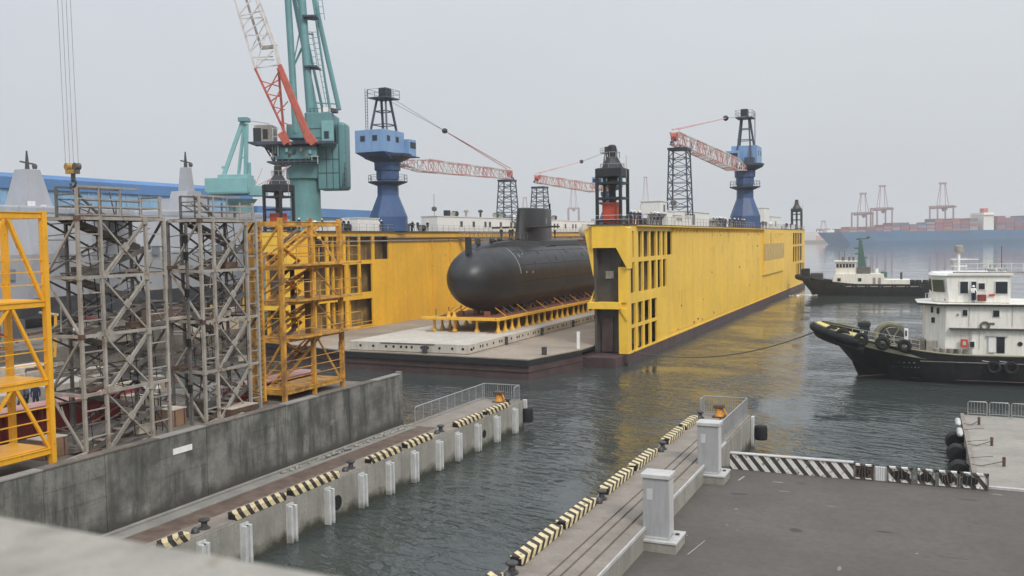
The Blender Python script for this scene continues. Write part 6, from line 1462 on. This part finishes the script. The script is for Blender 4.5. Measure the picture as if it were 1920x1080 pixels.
def far_tug():
    T = tug_xf(-29.6, 243.4, R(1.5), 1.0)
    t_ = thing('tugboat', 'distant black tugboat with green mast pushing against the far end of the yellow dock', 'tugboat', tuple(T @ Vector((14, 0, 0))))
    def bd(mb, nm, mt, par=None, smooth=False, bevel=0): return mb.xf(T).build(nm, mt, par or t_, smooth, bevel)
    sheer = lambda u: 2.0 * max(0, 1 - u / .5) ** 1.5
    lv = [(-1, 4, 30, 3, 1), (0, 3.4, 30.5, 3.9, 1.1), (1.4, 1.8, 30.8, 4.2, 1.4), (2.9, .4, 31, 4.4, 1.8)]
    rg = hull_mesh(lv, sheer=sheer); n2 = len(rg[-1]) // 2; top = rg[-1]
    bd(MB().loft(rg), 'hull', 'tug_black', smooth=True)
    dk = MB(); dv = [(p[0], p[1] * .97, p[2] - .5) for p in top]
    for i in range(n2 - 1): dk.add([dv[i], dv[i + 1], dv[2 * n2 - 2 - i], dv[2 * n2 - 1 - i]], [(0, 1, 2, 3)])
    bd(dk, 'main_deck', 'tower_dark')
    bw = [top[-1 - i] for i in range(6, -1, -1)] + [top[i] for i in range(0, 7)]
    bd(MB().tube([(p[0] - .2, p[1], p[2] - .4) for p in bw], .7, 9), 'bow_fender', 'rubber', smooth=True)
    bd(MB().box(1.2, 3.2, -1, 1, 3.6, 6.6), 'tow_post', 'rubber', bevel=.3); bd(MB().box(3.4, 6.4, -1.4, 1.4, 3.0, 5.5), 'towing_winch', 'bollard', bevel=.3)
    for xl in (8, 11, 14, 17, 20, 23, 26, 29): bd(MB().torus((xl, -4.4, 2.3), .42, .2, 'y', 12, 6), 'tyre', 'rubber', smooth=True)
    bd(MB().tube([(x_, -4.35, 2.3) for x_ in (12, 20, 29)], .1, 5), 'rubbing_strake', 'tower_grey')
    bd(MB().loft([[(8.4, -3.2, 2.2), (21, -3.2, 2.2), (21, 3.2, 2.2), (8.4, 3.2, 2.2)], [(9.4, -3.1, 5.3), (20.6, -3.1, 5.3), (20.6, 3.1, 5.3), (9.4, 3.1, 5.3)]], caps=True), 'lower_house', 'cream')
    bd(MB().box(20.6, 26.5, -2.8, 2.8, 2.2, 3.9), 'aft_house', 'cream', bevel=.05)
    bd(MB().loft([[(9.6, -2.6, 5.3), (14.2, -2.6, 5.3), (14.2, 2.6, 5.3), (9.6, 2.6, 5.3)], [(9.4, -2.5, 8.2), (14.2, -2.5, 8.2), (14.2, 2.5, 8.2), (9.4, 2.5, 8.2)]], caps=True), 'wheelhouse', 'cream')
    bd(MB().box(9.1, 14.4, -2.8, 2.8, 8.2, 8.55), 'wheelhouse_roof', 'white')
    for k in range(6): bd(MB().box(9.75 + k * .74, 10.25 + k * .74, -2.66, -2.55, 6.9, 7.8), 'window', 'glass')
    for xl in (10.0, 14.8): bd(MB().box(xl, xl + .75, -3.26, -3.1, 3.5, 4.3), 'window', 'glass')
    for xl in (18.2, 19.4): bd(MB().box(xl, xl + .6, -3.26, -3.1, 2.6, 4.4), 'side_door', 'tower_grey')
    bd(MB().loft([[(14.6, -.9, 5.3), (16.9, -.9, 5.3), (16.9, .9, 5.3), (14.6, .9, 5.3)], [(14.8, -.3, 13.6), (15.5, -.3, 13.6), (15.5, .3, 13.6), (14.8, .3, 13.6)]], caps=True), 'mast', 'mast_green')
    bd(MB().beam((14.2, 0, 13.8), (17.0, 0, 14.0), .25), 'mast_yard', 'mast_green'); bd(MB().lathe([(.4, 0), (.5, .3), (.2, .6)], (15.1, 0, 13.7), 8), 'radar_dome', 'mast_green')
    bd(MB().lathe([(.35, 0), (.35, .6)], (17.0, 0, 13.9), 8), 'mast_lamp', 'mast_green')
    for (xl, z) in ((14.4, 10.2), (14.3, 11.6), (16.2, 9.2)): bd(MB().beam((xl - .6, 0, z), (xl + .5, 0, z), .3), 'mast_bracket', 'mast_green')
    bd(MB().box(14.4, 17.6, -1.8, 1.8, 5.3, 7.0), 'funnel_casing', 'tower_dark', bevel=.2)
    bd(MB().lathe([(.5, 0), (.5, 1.1)], (18.9, 0, 5.4), 10), 'life_raft', 'white'); bd(MB().box(19.9, 21.4, -1, 1, 4.4, 5.8), 'deck_engine_vent', 'mast_green', bevel=.2)
    for xl in (10.2, 11.5): bd(MB().tube([(xl, 0, 8.5), (xl, 0, 10.9)], .07, 5), 'aerial', 'tower_dark')
    for xl in (10.9, 12.4, 13.4): bd(MB().box(xl, xl + .5, -1.5, -1, 8.55, 9.5), 'roof_fitting', 'tower_dark')
    bd(MB().lathe([(.28, 0), (.28, 1.7)], (24.6, 0, 3.9), 10), 'exhaust_pipe', 'bollard')
    for xl in (27.0, 28.4, 30.0): bd(MB().lathe([(.7, 0), (.8, .6), (.6, 1.2)], (xl, -1.5, 2.6), 9), 'deck_bollard', 'rubber')
far_tug()
wk = MB(); random.seed(4)
for k in range(60): wk.sphere((-27.5 + random.gauss(0, 1.2), 242 - abs(random.gauss(0, 3)), .05), random.uniform(.1, .4), 6, 4, .35)
tag(wk.build('bow_foam', 'white', None, True), 'white foam churned at the bow of the distant tugboat', 'foam', kind='stuff')

# tow line sagging to the dock
pts = []; a = TT @ Vector((.3, -.4, 4.6)); b_ = Vector((-31.8, 106.5, 1.3))
for k in range(25):
    u = k / 24; p = a + (b_ - a) * u; p.z -= 3.2 * 4 * u * (1 - u) * .5; p.z = max(p.z, .12); pts.append(p)
tag(MB().tube(pts, .07, 5).build('tow_rope', 'rope', None, True), 'dark tow rope sagging from the near tugboat bow to the yellow dock', 'rope')

# ------------------------------------------------------------------ far shore: container ship, gantry cranes
def FS(px, py): return un(px, py, d=1450)
sp = thing('container_ship', 'long pale blue container ship in the haze beyond the tugboats', 'container ship', tuple(FS(1720, 459)[:2]) + (0,))
U = (FS(1900, 455) - FS(1560, 459)); U.z = 0; U.normalize(); V_ = Vector((-U.y, U.x, 0)); O_ = FS(1535, 459); O_.z = 0
def PS(u, v, z): return tuple(O_ + U * u + V_ * v + Vector((0, 0, z)))
def sbx(mb, u0, u1, v0, v1, z0, z1):
    return mb.add([PS(u0, v0, z0), PS(u1, v0, z0), PS(u1, v1, z0), PS(u0, v1, z0), PS(u0, v0, z1), PS(u1, v0, z1), PS(u1, v1, z1), PS(u0, v1, z1)], [(0, 3, 2, 1), (4, 5, 6, 7), (0, 1, 5, 4), (1, 2, 6, 5), (2, 3, 7, 6), (3, 0, 4, 7)])
hr = []
for (z, ub, w_) in ((-1, 16, 18), (4, 12, 20), (12, 4, 22), (19, -2, 24)):
    hr.append([PS(ub, 0, z), PS(ub + 30, -w_ * .8, z), PS(ub + 70, -w_, z), PS(395, -w_, z), PS(398, -w_ * .7, z), PS(398, w_ * .7, z), PS(395, w_, z), PS(ub + 70, w_, z), PS(ub + 30, w_ * .8, z)])
MB().loft(hr, caps=True).build('ship_hull', 'ship_blue', sp)
sbx(MB(), 250, 266, -20, 20, 19, 46).build('bridge_tower', 'cream', sp); sbx(MB(), 249, 267, -22, 22, 42, 43.5).build('bridge_wing', 'cream', sp)
sbx(MB(), 257, 264, -6, 6, 46, 53).build('funnel', 'lantern_red', sp); sbx(MB(), 10, 22, -8, 8, 19, 23).build('forecastle', 'cream', sp)
random.seed(8)
CC = {}
for i, c_ in enumerate(((.22, .05, .05), (.30, .10, .08), (.10, .10, .18), (.30, .28, .28), (.28, .08, .12), (.35, .16, .14), (.08, .14, .26))): CC['box%d' % i] = M['box%d' % i] = pm('container_paint_%d' % i, c_, .6, var=.1)
cmesh = {}
nm_lab = ['dark red', 'brick red', 'navy', 'pale grey', 'crimson', 'salmon', 'blue']
def height_at(u):
    if u < 60: return 3
    if u < 115: return 4 if u < 100 else 5
    if u < 135: return 5
    if u < 160: return 4
    if u < 243: return 7 if u > 172 else 5
    return 8
ang = math.atan2(U.y, U.x); cnt = 0
u = 28.0
while u < 392:
    if 243 < u + 13 and u < 268: u = 272; continue
    if random.random() < .05 and u < 160: u += 13.5; continue
    hh = height_at(u) + random.choice((0, 0, 0, -1))
    for k in range(hh):
        ci = random.choice((0, 0, 1, 1, 4, 4, 5, 2, 3, 6))
        if ci not in cmesh: cmesh[ci] = MB().box(0, 12.6, -2.4, 2.4, 0, 2.6).mesh('shipping_container', [M['box%d' % ci]])
        o_ = bpy.data.objects.new('shipping_container', cmesh[ci]); col.objects.link(o_); o_.location = PS(u, -17, 19.05 + k * 2.68); o_.rotation_euler = (0, 0, ang)
        tag(o_, nm_lab[ci] + ' container stacked on the hazy blue container ship', 'container', 'stacked containers on the far ship'); cnt += 1
    # boxes further inboard, same height, one block each bay
    ib = sbx(MB(), u, u + 12.6, -14, 18, 19.05, 19.05 + hh * 2.68).build('inner_stack', 'box%d' % random.choice((0, 1, 4, 2)), sp)
    u += 13.4
def gantry(px, pyb, pyt, s_, label, d=1600):
    p = un(px, pyb, d=d); zt_ = un(px, pyt, d=d).z; H_ = zt_
    t_ = thing('gantry_crane', label, 'gantry crane', (p.x, p.y, 0))
    def q(u_, v_, z): return (p.x + U.x * u_ * s_ + V_.x * v_ * s_, p.y + U.y * u_ * s_ + V_.y * v_ * s_, z)
    zg = H_ * .60
    for u_ in (-13, 13):
        for v_ in (-10, 18): MB().beam(q(u_, v_, 3), q(u_, v_, zg), 2.6 * s_).build('leg', 'sts', t_)
    for v_ in (-10, 18): MB().beam(q(-14, v_, zg), q(14, v_, zg), 3.2 * s_).build('portal_beam', 'sts', t_)
    MB().beam(q(0, -45, zg - 2), q(0, 40, zg - 2), 3.0 * s_).build('boom', 'sts', t_)
    MB().beam(q(-3, -6, zg - 6), q(3, -6, zg - 3), 6 * s_).build('trolley_cab', 'sts', t_)
    for u0, u1 in ((-10, -4), (10, 4), (-5, -3), (5, 3)):
        MB().beam(q(u0, 0, zg), q(u1, 0, H_ - 2), 1.0 * s_).build('frame_leg', 'sts', t_)
    MB().beam(q(-6, 0, H_ - 1), q(6, 0, H_ - 1), 3.0 * s_).build('top_beam', 'sts', t_)
gantry(1618, 445, 362, 1.0, 'leftmost rose gantry crane behind the bow of the container ship')
gantry(1654, 440, 348, 1.0, 'second rose gantry crane from the left behind the container ship')
gantry(1767, 440, 343, 1.05, 'rose gantry crane standing alone left of the ship bridge tower')
gantry(1211, 430, 332, .8, 'very faint gantry crane between black lantern tower and right boom rest', 2300)
gantry(1076, 430, 345, 1.0, 'very faint gantry crane under the far pink boom', 2300)
gantry(985, 430, 370, .9, 'very faint gantry crane behind the far lattice rest', 2300)
gantry(1544, 452, 414, .8, 'small faint gantry crane left of the container ship bow', 2000)
t_ = thing('far_quay', 'low hazy quay with sheds left of the container ship', 'quay', tuple(un(1530, 452, d=1900)[:2]) + (0,))
for k, (pa, pb, h_) in enumerate(((1380, 1600, 5), (1508, 1530, 22), (1515, 1545, 14), (1440, 1490, 16), (1600, 1950, 6))):
    a, b_ = un(pa, 455, d=1900), un(pb, 452, d=1900); B(a.x, b_.x, min(a.y, b_.y), max(a.y, b_.y) + 20, -1, h_).build('quay_block' if k in (0, 4) else 'shed_block', ('jetty', 'boom_white', 'boom_pink', 'boom_white', 'jetty')[k], t_)

# ------------------------------------------------------------------ people
def person_mesh(pose):
    """one continuous skinned figure, about 1.72 m"""
    st = pose
    P_ = {'pelvis': (0, 0, .95), 'waist': (0, 0, 1.10), 'chest': (0, st.get('lean', 0) * .5, 1.32), 'neck': (0, st.get('lean', 0), 1.48), 'head': (0, st.get('lean', 0) + .02, 1.60), 'crown': (0, st.get('lean', 0) + .01, 1.70)}
    E_ = [('pelvis', 'waist'), ('waist', 'chest'), ('chest', 'neck'), ('neck', 'head'), ('head', 'crown')]
    r_ = {'pelvis': .15, 'waist': .13, 'chest': .155, 'neck': .06, 'head': .095, 'crown': .075}
    for s_, q in ((-1, 'l'), (1, 'r')):
        sp_ = st['stride'] * s_; ar = st['arm'][0 if s_ < 0 else 1]
        P_.update({'hip' + q: (s_ * .09, 0, .90), 'knee' + q: (s_ * .10, sp_ * .5 + .03, .50), 'ank' + q: (s_ * .10, sp_ - .03, .09), 'toe' + q: (s_ * .11, sp_ + .15, .04),
                   'sho' + q: (s_ * .19, st.get('lean', 0) * .8, 1.41), 'elb' + q: (s_ * .24, ar[0] * .5, 1.41 - .28 + ar[1] * .3), 'wri' + q: (s_ * (.22 - ar[1] * .08), ar[0] + .05, 1.41 - .53 + ar[1]), 'hand' + q: (s_ * (.2 - ar[1] * .1), ar[0] + .12, 1.41 - .60 + ar[1] * 1.05)})
        r_.update({'hip' + q: .105, 'knee' + q: .068, 'ank' + q: .045, 'toe' + q: .04, 'sho' + q: .07, 'elb' + q: .048, 'wri' + q: .033, 'hand' + q: .035})
        E_ += [('pelvis', 'hip' + q), ('hip' + q, 'knee' + q), ('knee' + q, 'ank' + q), ('ank' + q, 'toe' + q), ('chest', 'sho' + q), ('sho' + q, 'elb' + q), ('elb' + q, 'wri' + q), ('wri' + q, 'hand' + q)]
    names = list(P_); me = bpy.data.meshes.new('figure'); me.from_pydata([P_[n] for n in names], [(names.index(a), names.index(b)) for a, b in E_], [])
    o_ = bpy.data.objects.new('tmp', me); col.objects.link(o_)
    sk = o_.modifiers.new('s', 'SKIN')
    for i, n in enumerate(names): me.skin_vertices[0].data[i].radius = (r_[n] * (1.15 if n in ('chest', 'waist', 'pelvis') else 1), r_[n]); me.skin_vertices[0].data[i].use_root = n == 'pelvis'
    ss = o_.modifiers.new('d', 'SUBSURF'); ss.levels = 1; ss.render_levels = 1
    dg_ = bpy.context.evaluated_depsgraph_get(); dg_.update(); out_ = bpy.data.meshes.new_from_object(o_.evaluated_get(dg_)); bpy.data.objects.remove(o_)
    return out_, P_['head']
def dress(me, top_, low):
    me = me.copy(); me.materials.clear()
    for n in (top_, low, 'skin', 'bollard'): me.materials.append(M[n])
    for p in me.polygons:
        c_ = p.center; ix = 0
        if c_.z < .12: ix = 3
        elif c_.z < .98: ix = 1
        if c_.z > 1.50 or (abs(c_.x) > .14 and .75 < c_.z < .90 and abs(c_.x) > .17): ix = 2
        p.material_index = ix; p.use_smooth = True
    return me
poses = [{'stride': .12, 'arm': [(.0, 0), (.05, .02)]}, {'stride': .32, 'arm': [(-.18, .03), (.22, .08)]}, {'stride': .05, 'lean': .06, 'arm': [(.30, .25), (.28, .22)]}]
base = [person_mesh(p) for p in poses]
hel = {c_: MB().lathe([(.165, -.02), (.135, 0), (.128, .05), (.10, .11), (.05, .14), (.005, .15)], (0, 0, 0), 12).mesh('helmet', [M['helmet_' + c_]], True) for c_ in ('white', 'yellow')}
dressed = {}
def person(x, y, z, rz, pi_, top_, low, hc, label, group=None):
    key = (pi_, top_, low)
    if key not in dressed: dressed[key] = dress(base[pi_][0], top_, low)
    t_ = thing('person', label, 'person', (x, y, z), group); t_.rotation_euler = (0, 0, rz)
    for nm, me, l_ in (('body', dressed[key], (0, 0, 0)), ('helmet', hel[hc], tuple(Vector(base[pi_][1]) + Vector((0, 0, .03))))):
        o_ = bpy.data.objects.new(nm, me); col.objects.link(o_); o_.parent = t_; o_.location = l_
    return t_
def at_yard(px, py): p = un(px, py, z=5.2); return p.x, p.y
for (px, py, rz, pi_, tp_, lo_, hc, lab) in (
    (272, 780, 1.2, 1, 'cloth_blue', 'cloth_navy', 'white', 'person in blue shirt and white helmet walking behind the tall grey tower'),
    (322, 785, 2.6, 2, 'cloth_navy', 'cloth_navy', 'white', 'person in dark clothes and white helmet bending between the two grey towers'),
    (300, 780, 2.2, 0, 'cloth_grey', 'cloth_navy', 'white', 'person in grey standing left of the bending one between the grey towers'),
    (101, 768, 3.0, 0, 'cloth_navy', 'cloth_navy', 'white', 'person in navy with white helmet just right of the yellow tower post'),
    (52, 768, 2.0, 2, 'cloth_blue', 'cloth_navy', 'white', 'person in blue leaning inside the frame of the bright yellow tower'),
    (68, 772, 4.0, 0, 'cloth_navy', 'cloth_navy', 'white', 'person in navy standing beside the one leaning in the yellow tower frame'),
    (42, 772, 3.4, 1, 'cloth_grey', 'cloth_navy', 'yellow', 'person in grey with yellow helmet nearest the photo edge')):
    x, y = at_yard(px, py); person(x, y, 5.2, rz, pi_, tp_, lo_, hc, lab)
random.seed(13)
for i, y in enumerate((108.6, 110.2, 112.0, 113.2, 115.9, 118.2, 119.9, 121.2, 156.5, 159, 160.2, 162, 163.4, 165, 166.3, 168.2, 170, 171.8, 174, 176.5, 179, 183, 187, 206, 209, 212, 246, 250, 256, 264)):
    person(-32.4 + random.uniform(-.5, .2), y, 16.7, random.uniform(0, 6), random.randrange(3), random.choice(('cloth_navy', 'cloth_grey', 'cloth_navy')), 'cloth_navy', random.choice(('white', 'yellow', 'white')), 'small dark-clad person standing at the rail on top of the long right dock wall', 'people on the right dock wall')
for i, y in enumerate((101.8, 104, 107, 112.2, 113.6, 122.2, 132, 134.2, 136.4)):
    person(-76.9 + random.uniform(-.6, .2), y, 16.7, random.uniform(0, 6), random.randrange(3), 'cloth_navy', 'cloth_navy', random.choice(('white', 'yellow')), 'small dark-clad person at the rail on top of the left dock wall', 'people on the left dock wall')
for (y, dx, lab) in ((120.6, -.6, 'person in dark clothes on the submarine deck in front of the sail'), (119.0, .5, 'person with yellow helmet on the submarine deck, second from the sail'), (117.0, -.3, 'person on the submarine deck, third from the sail'), (136.2, .2, 'person on the submarine deck just behind the sail')):
    person(SX + dx, y, 15.02, y, int(y) % 3, 'cloth_navy', 'cloth_navy', 'yellow', lab)
p_ = un(542, 520, x=-35.6); person(-36.4, 50.1, 13.7, 1.5, 0, 'cloth_navy', 'cloth_navy', 'yellow', 'person in dark jacket standing on the upper deck of the worn yellow tower')

q_ = TT @ Vector((15.2, -3.72, 8.06)); person(q_.x, q_.y, q_.z, 3.4, 2, 'white', 'cloth_navy', 'white', 'person in white shirt outside the tug wheelhouse')

# ------------------------------------------------------------------ air
m = bpy.data.materials.new('haze_air'); m.use_nodes = True; t = m.node_tree; t.nodes.remove(t.nodes['Principled BSDF'])
v = t.nodes.new('ShaderNodeVolumePrincipled'); v.inputs['Density'].default_value = .00025; v.inputs['Color'].default_value = (.98, .99, 1, 1); v.inputs['Anisotropy'].default_value = .35
t.links.new(v.outputs[0], t.nodes['Material Output'].inputs['Volume']); M['haze'] = m
hz = MB().box(-3700, 3700, -3700, 3700, -4, 118).build('haze', 'haze'); tag(hz, 'thin pale sea haze over the harbour', kind='stuff')
hz.display_type = 'WIRE'
